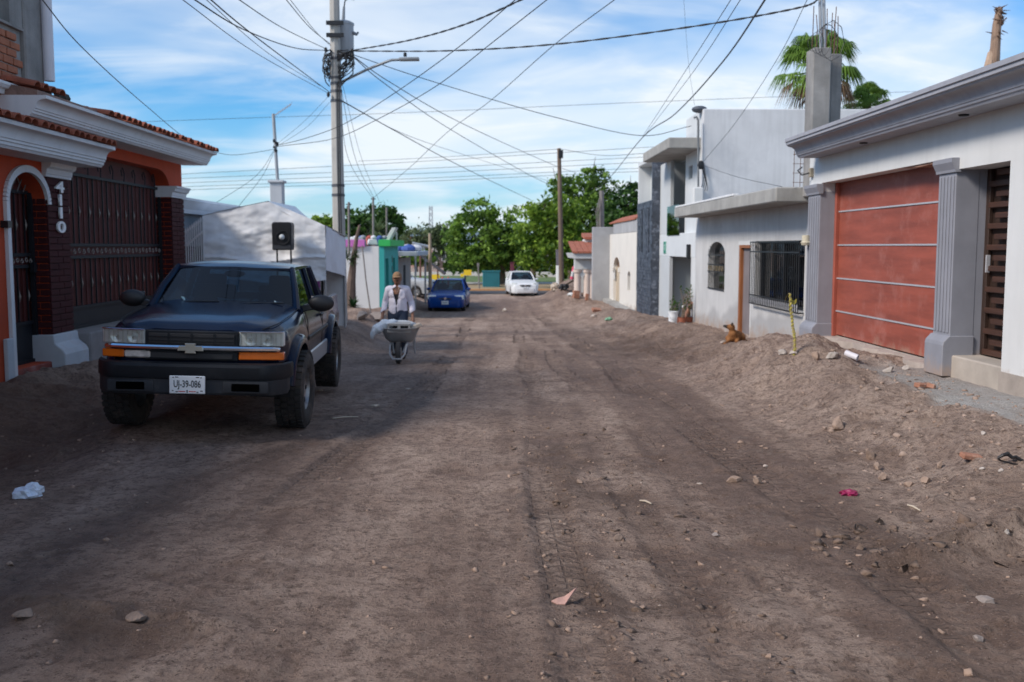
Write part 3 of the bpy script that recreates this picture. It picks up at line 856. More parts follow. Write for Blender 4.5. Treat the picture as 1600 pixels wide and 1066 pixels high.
# wide barred window
wn_ = part(MB().box(HX + .16, HX + .17, w0, w1, wz0, wz1), 'window', glass_d, sh)
mb = MB()
for (ya, yb, za, zb_) in ((w0, w1, wz0, wz0 + .05), (w0, w1, wz1 - .05, wz1), (w0, w0 + .05, wz0 + .05, wz1 - .05), (w1 - .05, w1, wz0 + .05, wz1 - .05), ((w0 + w1) / 2 - .025, (w0 + w1) / 2 + .025, wz0 + .05, wz1 - .05)):
    mb.box(HX + .11, HX + .155, ya, yb, za, zb_)
part(mb, 'window_frame', iron, wn_)
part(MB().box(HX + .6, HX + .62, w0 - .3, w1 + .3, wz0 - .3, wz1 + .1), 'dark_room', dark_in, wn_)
gy0, gy1 = w0 - .02, w1 + .02
nb = 26
for k in range(nb + 1):
    y = gy0 + (gy1 - gy0) * k / nb
    mb = MB(); mb.box(HX - .115, HX - .101, y - .007, y + .007, wz0 - .02, wz1 - .02)
    part(mb, 'grille_bar', iron, wn_)
for z in (wz0 - .02, wz0 + .16, wz1 - .22, wz1 - .02):
    part(MB().box(HX - .122, HX - .094, gy0, gy1, z - .012, z + .012), 'grille_rail', iron, wn_)
for y in (gy0, gy1):
    for z in (wz0 - .02, wz1 - .02): part(MB().box(HX - .094, HX + .02, y - .012, y + .012, z - .012, z + .012), 'grille_bracket', iron, wn_)
for k in range(nb):
    y = gy0 + (gy1 - gy0) * (k + .5) / nb
    mb = MB(); mb.tube([(HX - .108, y, wz0), (HX - .108, y, wz0 + .10), (HX - .108, y, wz0 + .14)], [.006, .011, .001], 5); part(mb, 'grille_spike', alum, wn_)
# arched window
aw = part(MB().box(HX + .14, HX + .15, a0, a1, az0, az1), 'arched_window', glass_d, sh)
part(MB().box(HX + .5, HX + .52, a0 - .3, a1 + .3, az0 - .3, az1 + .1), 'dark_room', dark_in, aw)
for k in range(10):
    y = a0 + (a1 - a0) * (k + .5) / 10
    c_ = (a0 + a1) / 2; hgt = az1 - .32 + .32 * math.sqrt(max(0, 1 - ((y - c_) / ((a1 - a0) / 2)) ** 2))
    part(MB().box(HX - .03, HX - .018, y - .006, y + .006, az0 + .01, hgt), 'grille_bar', iron, aw)
for z in (az0 + .02, az0 + .45, az0 + .62, az1 - .33): part(MB().box(HX - .036, HX - .012, a0, a1, z - .012, z + .012), 'grille_rail', iron, aw)
mb = MB()
for k in range(6):
    y = a0 + (a1 - a0) * (k + .5) / 6
    mb.tube([(HX - .03, y + .07 * math.cos(t / 8 * 6.28), az0 + .535 + .07 * math.sin(t / 8 * 6.28)) for t in range(9)], .007, 4)
part(mb, 'grille_scroll', mat('aged_brass', (.22, .17, .09), .5), aw)
# brown door, half open frame
part(MB().box(HX + .06, HX + .10, d0, d1, dz0, dz1), 'door', mat('grey_brown_door', (.20, .17, .17), .6, .2, 2, .1, 50, streak=.3), sh, bevel=.004)
mb = MB(); mb.box(HX - .015, HX + .2, d1 - .13, d1 - .001, dz0, dz1 - .001); mb.box(HX - .015, HX + .2, d0, d1 - .131, dz1 - .07, dz1 - .002)
part(mb, 'door_frame', mat('orange_wood', (.27, .095, .03), .55, .25, 4, .15, 50, stretch=(4, 4, .6)), sh, bevel=.006)
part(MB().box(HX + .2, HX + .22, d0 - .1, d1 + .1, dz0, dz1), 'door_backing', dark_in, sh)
part(MB().box(HX - .006, HX - .001, d0 - .09, d0 - .001, dz0 - .1, dz1 + .09), 'door_surround', white_st, sh)
part(MB().box(HX - .006, HX - .001, d0, d1 + .1, dz1 + .001, dz1 + .09), 'door_surround', white_st, sh)

# ---------------------------------------------------------------- two storey house with slate tower
MX = 5.58; MY0 = 27.35
ms = mat('pale_grey_paint', (.60, .62, .63), .85, .06, 1.0, .08, 100, streak=.15)
patchy = mat('patchy_whitewash', (.60, .61, .63), .92, .14, .55, .25, 60, streak=.22, grime=(.44, .45, .48), gamt=.6, gscale=.45)
slate = mat('slate_stone', (.045, .055, .075), .6, .5, 4, .5, 18, grime=(.24, .27, .33), gamt=.75, gscale=7)
mh = empty('modern_house', (MX, MY0, -.6))
tag(mh, 'two storey pale house with slate clad tower and glass balcony', 'house')
zT = zy(1097, 170, MY0)
cx_ = at(1097, 300, MY0).x
yU = yx(1062, MX); yCol0 = yx(1046, MX); yCol1 = yx(1022, MX)
zBal = zy(1040, 365, 30.5); zBand = zy(1060, 402, 29.0)
# party wall seen above the neighbour's roof
mb = MB(); mb.box(cx_, 12.5, MY0, MY0 + .25, -1, zT); part(mb, 'party_wall', patchy, mh, bevel=.02)
mb = MB(); wall_cells(mb, 'x', cx_, cx_ + .2, MY0 + .251, yU, zBand, zT, [(yx(1080, cx_), yx(1074, cx_), zy(1076, 278, 28.5), zy(1076, 257, 28.5))])
part(mb, 'front_wall', ms, mh)
y_, y2_ = yx(1080, cx_), yx(1074, cx_); wv = part(MB().box(cx_ + .1, cx_ + .11, y_, y2_, zy(1076, 278, 28.5), zy(1076, 257, 28.5)), 'small_window', glass_d, mh)
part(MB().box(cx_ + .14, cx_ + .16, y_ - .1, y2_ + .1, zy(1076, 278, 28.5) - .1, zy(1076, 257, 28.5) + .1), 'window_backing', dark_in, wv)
# fascia above garage, pier, column
mb = MB(); mb.box(MX, MX + .2, MY0 + .02, yCol1, zBand, zBal); part(mb, 'balcony_front', ms, mh, bevel=.01)
mb = MB(); mb.box(MX + .002, MX + .35, MY0 - .0, yx(1080, MX), -1.1, zBand - .001); part(mb, 'pier', white_st, mh, bevel=.01)
zsl0 = zy(1046, 231, 27.5); zsl1 = zy(1046, 214, 27.5)
mb = MB(); mb.box(MX + .003, MX + .12, yCol0, yCol1, -1.1, zBand - .001); mb.box(MX + .003, MX + .12, yCol0, yCol1, zBal + .001, zsl0 - .001); part(mb, 'column', mat('light_grey_column', (.50, .52, .53), .85, .06, 1, .08, 100), mh, bevel=.01)
mb = MB(); mb.box(at(1046, 214, 27.5).x, cx_ + .3, 27.62, yx(1003, at(1046, 214, 27.5).x), zsl0, zsl1); part(mb, 'roof_slab', concrete, mh, bevel=.02)
mb = MB(); mb.box(cx_ + .31, 12.5, MY0 + .26, yCol1 + 2.6, zsl1 - .1, zsl1 + .05); mb.box(MX + .21, 12.5, MY0 + .26, yCol1 + 2.6, zBal - .16, zBal - .02); part(mb, 'floor_slab', ms, mh)
mb = MB(); mb.box(MX + 2.0, MX + 2.2, MY0 + .26, yCol1 + 2.6, -1.1, zsl1 - .11); mb.box(MX + .5, MX + 1.99, yCol1 + .1, yCol1 + .25, -1.1, zsl1 - .11); part(mb, 'back_wall', ms, mh)
gm = mat('garage_grey', (.33, .36, .37), .7, .1, 1.5, .05)
part(MB().box(MX + 1.5, MX + 1.54, MY0 + .26, yCol0 + .5, -1.1, zBand), 'garage_back', gm, mh)
part(MB().box(MX + .13, MX + 1.5, yCol0 + .3, yCol0 + .36, -1.1, zBand), 'garage_side', mat('garage_side_grey', (.42, .46, .48), .8, .08, 1.2, .05), mh)
part(MB().box(MX + .13, MX + 1.5, MY0 + .26, yCol0 + .5, zBand + .002, zBand + .1), 'garage_ceiling', gm, mh)
# balcony glass
part(MB().box(MX - .03, MX - .018, yU + .02, yCol0 + .35, zBal - .05, zBal + .86), 'glass_railing', glass_mat('green_glass', (.25, .52, .42), 1.6), mh)
# slate tower with frame on top
TX = 5.32; ty0 = yx(1018.5, TX); ty1 = yx(996, TX)
zst = zx(1007, 316, TX); zft = zx(1007, 250, TX)
sl = [(ty0 + (ty1 - ty0) * q, ty0 + (ty1 - ty0) * (q + .09)) for q in (.16, .62)]
zsa, zsb = zx(1007, 395, TX), zx(1007, 328, TX)
mb = MB(); wall_cells(mb, 'x', TX, TX + .5, ty0, ty1, -1.2, zst, [(a, b, zsa, zsb) for a, b in sl]); part(mb, 'slate_tower', slate, mh)
part(MB().box(TX + .3, TX + .32, ty0 + .05, ty1 - .05, zsa - .05, zsb + .05), 'slit_backing', dark_in, mh)
# individual slate cladding stones, proud by a few mm
rr = random.Random(12)
stone_parent = [o for o in mh.children if o.name.startswith('slate_tower')][0]
z = -.75
while z < zst - .08:
    hgt = rr.uniform(.09, .16); y = ty0
    while y < ty1 - .05:
        wd = min(rr.uniform(.28, .62), ty1 - y)
        if not any(a - .02 < y + wd and y < b + .02 and zsa - .02 < z + hgt and z < zsb + .02 for a, b in sl):
            part(MB().box(TX - rr.uniform(.008, .03), TX + .01, y + .006, y + wd - .006, z + .005, min(z + hgt, zst) - .005), 'stone', slate, stone_parent)
        y += wd
    z += hgt
mb = MB(); mb.box(TX, TX + .5, ty0, ty1, zft - .14, zft); mb.box(TX, TX + .5, ty1 - .12, ty1, zst + .001, zft - .141)
part(mb, 'tower_frame', ms, mh, bevel=.01)
mb = MB(); mb.box(TX + .001, TX + .5, ty0 + .001, ty0 + .2, zst + .001, zft - .142); part(mb, 'tower_post', slate, mh)
part(MB().box(TX + .45, TX + .5, ty0 + .21, ty1 - .13, zst, zft - .142), 'tower_infill', ms, mh)
# wall lamps and number plaque
for px, py in ((1027, 392), (1078.5, 393)):
    p = atx(px, py, MX)
    l = part(MB().box(MX - .1, MX - .002, p.y - .09, p.y + .09, p.z - .2, p.z + .2), 'wall_lamp', iron, mh, bevel=.012)
    part(MB().box(MX - .106, MX - .101, p.y - .06, p.y + .06, p.z - .13, p.z + .13), 'lamp_glass', mat('smoked_glass', (.10, .11, .12), .2), l)
p = atx(1039.5, 387, MX)
pl = part(MB().box(MX - .02, MX - .001, p.y - .22, p.y + .22, p.z - .2, p.z + .2), 'number_plaque', mat('pale_green_plaque', (.42, .62, .52), .5, .05), mh, bevel=.006)
gp_m = mat('dark_green_paint', (.03, .22, .15), .5)
for (ya, yb, za, zb_) in ((-.21, .21, .10, .19), (-.21, .21, -.19, -.08), (-.21, -.12, -.08, .10), (.12, .21, -.08, .10)):
    part(MB().box(MX - .025, MX - .0205, p.y + ya, p.y + yb, p.z + za, p.z + zb_), 'plaque_border', gp_m, pl)
part(MB().box(MX - .025, MX - .0205, p.y - .03, p.y + .03, p.z - .06, p.z + .08), 'plaque_mark', gp_m, pl)
# conduit mast with meter on the party wall corner
cm = mat('conduit_grey', (.16, .17, .18), .6)
p0, p1 = at(1091, 188, MY0 - .06), at(1091, 292, MY0 - .06)
mb = MB(); mb.tube([p0, p1], .03, 8); mb.tube([p0, p0 + Vector((-.05, 0, .09)), p0 + Vector((-.12, 0, .06))], .03, 8); part(mb, 'conduit_mast', cm, mh, smooth=True)
q = at(1095, 258, MY0 - .07); mb = MB(); mb.ball(q, (.1, .05, .12), 8, 6)
for k in range(4): mb.tube([q + Vector((.03 * k, 0, 0)), q + Vector((.1 + .03 * k, -.02, -.3 - .1 * k)), q + Vector((.06 * k, -.01, -.7))], .008, 4)
part(mb, 'cable_splice', iron, mh)
q = at(1090, 308, MY0 - .12); part(MB().box(q.x - .13, q.x + .13, MY0 - .25, MY0 - .002, zs1 + .002, q.z + .25), 'whitewashed_block', white_st, mh, bevel=.02)
q = at(1093, 169, MY0 + .3)
part(MB().ball((q.x, q.y, zT + .02), (.22, .2, .1), 10, 6), 'roof_vent', mat('vent_dark', (.07, .08, .1), .6), mh, smooth=True)

# ---------------------------------------------------------------- cream house with arched door
CX = 5.32; cy0 = yx(995, CX) + .05; cy1 = yx(953, CX)
cream = mat('cream_stucco', (.70, .66, .60), .9, .05, 1.2, .1, 90, streak=.08)
grey_render = mat('grey_render', (.36, .36, .37), .95, .14, 1.2, .3, 40, grime=(.46, .46, .46), gamt=.7, gscale=.8)
ch = empty('cream_house', (CX, 40, -.9)); tag(ch, 'cream walled house with arched doorway and grey render fin', 'house')
zc1 = zx(990, 363, CX); zc2 = zx(990, 344, CX)
k0, k1 = yx(968.5, CX), yx(959, CX); kt = zx(963, 402, CX)
v0, v1 = yx(985.5, CX), yx(981, CX); vt = zx(983, 424, CX); vb = zx(983, 455, CX)
mb = MB(); wall_cells(mb, 'x', CX, CX + .25, cy0, cy1, -1.3, zc1, [(k0, k1, -1.31, kt), (v0, v1, vb, vt)])
arch_fill(mb, 'x', CX + .0015, CX + .248, k0, k1, kt - .45, kt, 8); arch_fill(mb, 'x', CX + .0015, CX + .248, v0, v1, vt - .2, vt, 6)
part(mb, 'wall', cream, ch)
part(MB().box(CX + .0, CX + .24, cy0 + .02, yx(958, CX), zc1 + .001, zc2), 'parapet', grey_render, ch, bevel=.02)
part(MB().box(CX + .26, 12, cy0, cy1, zc1 - .2, zc1), 'roof', concrete_d, ch)
part(MB().box(CX + .12, CX + .16, k0 - .05, k1 + .05, -1.1, kt - .42), 'arched_door', mat('tan_door', (.52, .42, .30), .6, .08, 3), ch, bevel=.005)
part(MB().box(CX + .17, CX + .2, k0 - .05, k1 + .05, kt - .45, kt), 'fanlight', mat('brown_wood', (.16, .08, .04), .6), ch)
for y in (k0, k1): part(MB().box(CX - .05, CX - .001, y - .15, y + .15, kt - .62, kt - .45), 'door_impost', cream, ch, bevel=.01)
wv = part(MB().box(CX + .12, CX + .13, v0, v1, vb, vt), 'arched_window', glass_d, ch)
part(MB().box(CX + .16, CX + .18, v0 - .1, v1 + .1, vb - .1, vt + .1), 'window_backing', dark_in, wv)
fx0 = at(925.5, 420, cy1).x; part(MB().box(fx0, CX + .25, cy1 + .002, cy1 + .3, -1.4, zy(940, 355, cy1)), 'render_fin', grey_render, ch, bevel=.02)
rr = random.Random(4)
for k in range(16):
    y = cy0 + .3 + k * .5; part(MB().prism([(CX - .05, zc2 - .0), (CX + .5, zc2 + .25), (CX + .5, zc2 + .3), (CX - .05, zc2 + .06)], y, y + .44, 'y'), 'roof_tile', mat('clay_tile', (.36, .12, .07), .85, .3, 6, .3, 60), ch)
part(MB().box(CX + .02, CX + .06, cy1 - 1.6, cy1 - .4, .3, .78), 'white_panel', white_st, ch)
part(MB().box(CX - .3, CX + .1, cy0, cy1 + .3, -1.4, -.62), 'forecourt_slab', concrete, ch)

# ---------------------------------------------------------------- portico house with tiled roof, last on the right
ph = empty('portico_house', (4.6, 51, -1.1)); tag(ph, 'small white portico house with red tiled eaves by the spoil heap', 'house')
PYc = 50.0
xL = at(899, 420, PYc).x; xE = at(893.5, 400, PYc).x
zE0 = zy(900, 404, PYc); zE1 = zy(900, 396, PYc)
part(MB().box(xL + .25, 11, PYc + 1.6, PYc + 1.8, -1.4, zE0), 'wall', white_st, ph)
part(MB().box(xL - .05, 11, PYc, PYc + .35, zE0 - .55, zE0 - .01), 'entablature', white_st, ph, bevel=.02)
mb = MB(); mb.prism([(xE, zE1), (xE + .1, zE0), (11, zE0), (11, zE1)], PYc - .45, PYc + 4, 'y'); part(mb, 'eave', white_st, ph)
for i in range(9):
    x0 = xE + .28 * i; part(MB().prism([(PYc - .55, zE1 + .005), (PYc + 2.5, zE1 + .55), (PYc + 2.5, zE1 + .62), (PYc - .55, zE1 + .1)], x0, x0 + .26, 'x'), 'roof_tile', mat('clay_tile', 0), ph)
for px in (903, 918, 926):
    x = at(px, 420, PYc).x
    c_ = part(MB().lathe([(.24, -1.3), (.24, -1.05), (.19, -1.0), (.17, zE0 - .75), (.22, zE0 - .7), (.24, zE0 - .56)], 12, (x, PYc + .17, 0)), 'portico_column', mat('peach_column', (.66, .54, .47), .85, .08), ph, smooth=True)
for px in (910, 922):
    x = at(px, 420, PYc).x; mb = MB(); mb.prism([(x - .2, zE0 - .56), (x - .2, zE0 - .75), (x, zE0 - 1.0), (x + .2, zE0 - .75), (x + .2, zE0 - .56)], PYc + .05, PYc + .3, 'y'); part(mb, 'arch_corbel', white_st, ph)
part(MB().box(at(917, 380, PYc + 1).x, 10, PYc + 2.2, PYc + 3.6, zE1 + .5, zy(920, 374, PYc + 2)), 'upper_block', white_st, ph)
part(MB().prism([(PYc + 2.0, zy(920, 374, PYc + 2)), (PYc + 3.8, zy(920, 374, PYc + 2) + .15), (PYc + 3.8, zy(920, 374, PYc + 2) + .35), (PYc + 2.0, zy(920, 374, PYc + 2) + .12)], at(916, 380, PYc + 1).x, 10.2, 'x'), 'upper_roof', mat('clay_tile', 0), ph)
part(MB().box(xL - .3, 8, PYc - .3, PYc + 2, -1.5, -1.12), 'porch_floor', concrete, ph)

# mud splashed up the foot of the walls along the dirt bank, ragged and brown
def splash(m, amt=.75):
    nt = m.node_tree; N, L = nt.nodes, nt.links
    bs = N['Principled BSDF']; src = bs.inputs['Base Color'].links[0].from_socket
    ge = N.new('ShaderNodeNewGeometry'); sp = N.new('ShaderNodeSeparateXYZ'); L.new(ge.outputs['Position'], sp.inputs[0])
    nn = N.new('ShaderNodeTexNoise'); nn.inputs['Scale'].default_value = 2.6; nn.inputs['Detail'].default_value = 8; nn.inputs['Roughness'].default_value = .7; L.new(ge.outputs['Position'], nn.inputs['Vector'])
    a = N.new('ShaderNodeMath'); a.operation = 'MULTIPLY_ADD'; L.new(sp.outputs[1], a.inputs[0]); a.inputs[1].default_value = .035; L.new(sp.outputs[2], a.inputs[2])
    b = N.new('ShaderNodeMath'); b.operation = 'MULTIPLY_ADD'; L.new(nn.outputs[0], b.inputs[0]); b.inputs[1].default_value = -1.1; L.new(a.outputs[0], b.inputs[2])
    mr = N.new('ShaderNodeMapRange'); mr.inputs[1].default_value = .30; mr.inputs[2].default_value = .05; mr.inputs[4].default_value = amt; L.new(b.outputs[0], mr.inputs[0])
    mx = N.new('ShaderNodeMix'); mx.data_type = 'RGBA'; L.new(mr.outputs[0], mx.inputs[0]); L.new(src, mx.inputs[6]); mx.inputs[7].default_value = (.36, .26, .195, 1)
    L.new(mx.outputs[2], bs.inputs['Base Color'])
for m_ in (grey_st, white_st, ms, cream, grey_trim, grey_render, red_panel): splash(m_)
# ================================================================== LEFT SIDE: the orange house 4110
orange = mat('orange_stucco', (.44, .055, .014), .88, .12, 1.5, .15, 110, streak=.18, grime=(.34, .06, .03), gamt=.4, gscale=1.2)
trim_w = mat('white_moulding', (.66, .67, .69), .8, .07, 2, .08, 90, streak=.15)
maroon = mat('maroon_brick', (.048, .008, .010), .8, .2, 5, .25, 60, spec=.25)
maroon_j = mat('maroon_joint', (.042, .008, .009), .9, .2, 5, .3, 60)
gate_red = mat('maroon_sheet', (.075, .010, .007), .7, .25, 2, .05)
gate_iron = mat('gate_iron', (.014, .015, .019), .6, .2, 4, .05, spec=.3)
silver = mat('silver_ornament', (.25, .22, .2), .5, .15, 6, 0, metal=.6)
tile_m = mat('clay_roof_tile', (.30, .085, .045), .88, .35, 7, .35, 50, grime=(.07, .05, .045), gamt=.6, gscale=5)
OX = -5.83; OG = -6.07
oh = empty('orange_house', (OX, 14, 0))
tag(oh, 'orange house numbered 4110 with maroon gates and white cornices', 'house')
def oy(px, X=OX): return yx(px, X)
yd0, yd1 = oy(13), oy(74); yp1 = oy(107)
yg1 = oy(268); yend = oy(287)
zdt = zx(45, 270, OX); zgt = zx(184, 249, OX)
zdb = zx(60, 560, OG)
mb = MB()
wall_cells(mb, 'x', OX, OG - .02, -3, yend, -.2, 3.62, [(yd0, yd1 + .003, zdb - .02, zdt), (yp1 - .003, yg1, .3, zgt)])
arch_fill(mb, 'x', OG - .018, OX - .0015, yd0, yd1, zdt - .38, zdt, 12, 2.0)
# basket arch: only the corners of the gate opening are rounded
for s_, yc in ((1, yp1), (-1, yg1)):
    rad = .62; hh = .34
    arc = [(yc + s_ * (rad - rad * math.cos(math.pi / 2 * k / 8)), zgt - hh + hh * math.sin(math.pi / 2 * k / 8)) for k in range(9)]
    for p, q in zip(arc[:-1], arc[1:]): mb.prism([p, q, (q[0], zgt + .001), (p[0], zgt + .001)], OG - .018, OX - .0015, 'x')
part(mb, 'wall', orange, oh)
mb = MB(); mb.box(-14, OG - .03, yend - .25, yend, -.2, 3.5); part(mb, 'side_wall', orange, oh)
part(MB().box(-14, OX - .3, -3, yend - .02, 3.50, 3.60), 'roof_slab', concrete_d, oh)
# pale arch trim round the door
mb = MB()
def trim_arc(mb, y0, y1, zb_, zs_, zt_, w, X):
    pts = [(y0, zb_)] + [(y0, zb_ + (zs_ - zb_) * t) for t in (.3, .6, 1)]
    c = (y0 + y1) / 2; h = (y1 - y0) / 2
    pts += [(c - h * math.cos(math.pi * k / 30), zs_ + (zt_ - zs_) * math.sin(math.pi * k / 30)) for k in range(1, 30)]
    pts += [(y1, zs_)]
    for a, b in zip(pts[:-1], pts[1:]):
        dx, dz = b[0] - a[0], b[1] - a[1]; L_ = math.hypot(dx, dz) or 1
        n_ = (-dz / L_, dx / L_)
        poly = [(a[0], a[1]), (b[0], b[1]), (b[0] + n_[0] * w, b[1] + n_[1] * w), (a[0] + n_[0] * w, a[1] + n_[1] * w)]
        mb.prism(poly, X + .001, X + .045, 'x')
trim_arc(mb, yd0, yd1, .05, zdt - .38, zdt, .085, OX)
part(mb, 'door_arch_trim', trim_w, oh)
part(MB().box(OG - .015, OX + .02, yd0 + .001, yd1, -.2, zdb - .021), 'doorstep', mat('red_step', (.24, .06, .045), .9, .35, 4, .4, 50, grime=(.33, .3, .3), gamt=.6), oh, bevel=.012)
# brick pillars: a core with courses of bricks proud of the joints
def brick_pillar(y0, y1, zb_, zt_, name, ch=.085):
    p = part(MB().box(OG - .02, OX + .012, y0, y1, zb_, zt_), name, maroon_j, oh)
    n = int((zt_ - zb_) / ch); sh_ = None
    rows = 0
    w = y1 - y0
    for k in range(n):
        z = zb_ + k * ch
        cut = w * (.62 if k % 2 else .38)
        for a, b in ((y0 - .012, y0 + cut - .006), (y0 + cut + .006, y1 + .012)):
            mb = MB(); mb.box(OX + .0, OX + .03, a, b, z + .006, z + ch - .006)
            part(mb, 'brick', maroon, p, bevel=.005)
        xm = OX - .12 - (.05 if k % 2 else 0)
        for a, b in ((OX + .0, xm + .006), (xm - .006, OG)):
            mb = MB(); mb.box(a, b, y0 - .018, y0 + .002, z + .006, z + ch - .006); part(mb, 'brick', maroon, p, bevel=.005)
    return p
zcap = zx(95, 280, OX); zpl = zx(95, 520, OX)
pA = brick_pillar(yd1 + .004, yp1 - .004, zpl, zcap, 'brick_pillar')
pB = brick_pillar(yg1 + .004, yend - .02, -.1, zx(270, 309, OX), 'brick_pillar')
def capital(y0, y1, z0, z1, par):
    mb = MB(); h = z1 - z0
    pr = [(OG, z0), (OX + .05, z0), (OX + .05, z0 + h * .12), (OX + .06, z0 + h * .18), (OX + .07, z0 + h * .45), (OX + .11, z0 + h * .55), (OX + .13, z0 + h * .8), (OX + .15, z0 + h * .84), (OX + .15, z1), (OG, z1)]
    mb.prism(pr, y0 - .07, y1 + .07, 'y'); part(mb, 'capital', trim_w, par)
capital(yd1, yp1, zcap, zx(95, 254, OX), pA); capital(yg1, yend - .02, zx(270, 309, OX), zx(270, 292, OX), pB)
mb = MB(); zt_ = zpl
pr = [(OG, -.15), (OX + .20, -.15), (OX + .20, zt_ - .26), (OX + .17, zt_ - .2), (OX + .07, zt_ - .12), (OX + .055, zt_), (OG, zt_)]
mb.prism(pr, yd1 - .06, yp1 + .06, 'y'); part(mb, 'pillar_plinth', mat('pale_blue_plinth', (.48, .52, .56), .85, .12, 3, .2, 60, grime=(.35, .2, .17), gamt=.4, gscale=3), oh, bevel=.012)
part(MB().box(OX + .001, OX + .06, oy(-3), oy(7), -.1, zx(5, 530, OX)), 'wall_plinth', mat('pale_blue_plinth', 0), oh, bevel=.01)
# house number
for ch_, py in (('4', 294), ('1', 314), ('1', 334), ('0', 356)):
    p = atx(97, py, OX + .04)
    t = text_mesh('house_number', ch_, .205, mat('white_numeral', (.78, .79, .8), .5, .03), oh, (0, 0, 0), (R(90), 0, R(90)), extrude=.012, bold=.005, xscale=2.5)
    t.location = Vector((OX + .047, (yd1 + yp1) / 2 + .01, p.z)) - root_off(oh)
# gates -----------------------------------------------------------------
def scroll_band(y0, y1, z0, z1, par, n):
    w = (y1 - y0) / n; zc = (z0 + z1) / 2; r = (z1 - z0) * .36
    for k in range(n):
        c = y0 + w * (k + .5); pts = []
        for j in range(15):
            a = j / 14 * 4.2 * math.pi / 2 + (math.pi if k % 2 else 0); rr_ = r * (1 - j / 22)
            pts.append((OG + .06, c + rr_ * math.cos(a) * min(1, w / r / 2 * 1.2), zc + rr_ * math.sin(a)))
        part(MB().tube(pts, .008, 4), 'scroll', silver, par)
def metal_gate(y0, y1, z0, z1, zb0, zb1, nbar, kick, name, top=None):
    g = part(MB().box(OG - .012, OG - .004, y0, y1, z0, (top or z1) + .2), name, gate_red, oh)
    for z in (z0, z0 + kick, zb0, zb1, z1):
        part(MB().box(OG + .002, OG + .045, y0, y1, z - .022, z + .022), 'gate_rail', gate_iron, g)
    part(MB().box(OG + .005, OG + .018, y0, y1, z0 + .02, z0 + kick), 'kick_plate', gate_iron, g)
    for y in (y0 + .025, y1 - .025): part(MB().box(OG + .022, OG + .078, y - .025, y + .025, z0, z1), 'gate_stile', gate_iron, g)
    for k in range(1, nbar):
        y = y0 + (y1 - y0) * k / nbar
        for a, b in ((z0 + kick, zb0), (zb1, z1)):
            part(MB().box(OG + .006, OG + .024, y - .008, y + .008, a + .022, b - .022), 'gate_bar', gate_iron if k % 3 else gate_red, g)
    for zc in ((z0 + kick + zb0) / 2 - .02, (zb1 + z1) / 2 - .02):
        for k in range(1, nbar, 2):
            y = y0 + (y1 - y0) * k / nbar
            mb = MB(); mb.tube([(OG + .03, y, zc - .07), (OG + .034, y, zc - .03), (OG + .036, y, zc), (OG + .034, y, zc + .03), (OG + .03, y, zc + .08)], [.003, .010, .016, .008, .002], 6); part(mb, 'bar_ornament', silver, g, smooth=True)
    return g
zg0 = zx(112, 512, OG); zg1 = zx(109, 272, OG)
g = metal_gate(yp1 + .0, yg1 + .02, zg0, zg1, zx(112, 402, OG), zx(112, 383, OG), 24, .28, 'driveway_gate', zgt)
scroll_band(yp1 + .05, yg1 - .05, zx(112, 402, OG) + .02, zx(112, 383, OG) - .02, g, 26)
for k in range(9):
    y = yp1 + .25 + (yg1 - yp1 - .5) * k / 8
    part(MB().tube([(OG + .05, y, zg1 + .02), (OG + .05, y + .02, zg1 + .14), (OG + .05, y - .05, zg1 + .24), (OG + .05, y - .12, zg1 + .2), (OG + .05, y - .08, zg1 + .1)], .01, 4), 'top_scroll', gate_iron, g)
gd = metal_gate(yd0 + .02, yd1 - .0, zdb, zx(45, 302, OG), zx(45, 416, OG), zx(45, 398, OG), 8, .5, 'door_gate', zdt)
scroll_band(yd0 + .06, yd1 - .04, zx(45, 416, OG) + .02, zx(45, 398, OG) - .02, gd, 8)
for k in range(5):
    y = yd0 + .2 + (yd1 - yd0 - .4) * k / 4
    part(MB().tube([(OG + .05, y, zx(45, 302, OG)), (OG + .05, y + .08, zx(45, 302, OG) + .1), (OG + .05, y, zx(45, 302, OG) + .2), (OG + .05, y - .07, zx(45, 302, OG) + .1)], .009, 4), 'top_scroll', silver, gd)
part(MB().box(OG + .06, OG + .11, yd1 - .12, yd1 - .04, zx(45, 425, OG), zx(45, 410, OG)), 'lock_box', gate_iron, gd)
part(MB().box(OG - .02, OX + .22, yp1 + .07, yend + .3, -.2, zg0 - .03), 'driveway_apron', mat('apron_cement', (.24, .23, .23), .95, .25, 2, .4, 40), oh, bevel=.02)
# cornices -----------------------------------------------------------------
def left_cornice(y0, y1, z0, z1, xo, name):
    h = z1 - z0; w = abs(xo - OX)
    pr = [(OX - .02, z0), (xo - .16 * 1, z0)]
    xi = xo - .20
    pr = [(OX - .01, z0), (xi, z0), (xi + .02, z0 + .1 * h), (xi + .035, z0 + .12 * h), (xi + .035, z0 + .24 * h), (xi + .055, z0 + .26 * h), (xi + .055, z0 + .36 * h)]
    for k in range(6):
        a = math.pi / 2 * k / 5; pr.append((xi + .07 + .09 * (1 - math.cos(a)), z0 + .38 * h + .42 * h * math.sin(a)))
    pr += [(xo - .02, z0 + .82 * h), (xo, z0 + .84 * h), (xo, z1), (OX - .01, z1)]
    return part(MB().prism(pr, y0, y1, 'y'), name, trim_w, oh, smooth=True, angle=25)
xo = -5.2
zl0, zl1 = zx(100, 245, xo), zx(100, 209, xo)
yl = oy(186, xo)
left_cornice(-3, yl, zl0, zl1, xo, 'lower_cornice')
zu0, zu1 = zx(200, 218, xo), zx(200, 192, xo)
yu0, yu1 = oy(82, xo), oy(343, xo)
left_cornice(yu0, yu1, zu0, zu1, xo, 'upper_cornice')
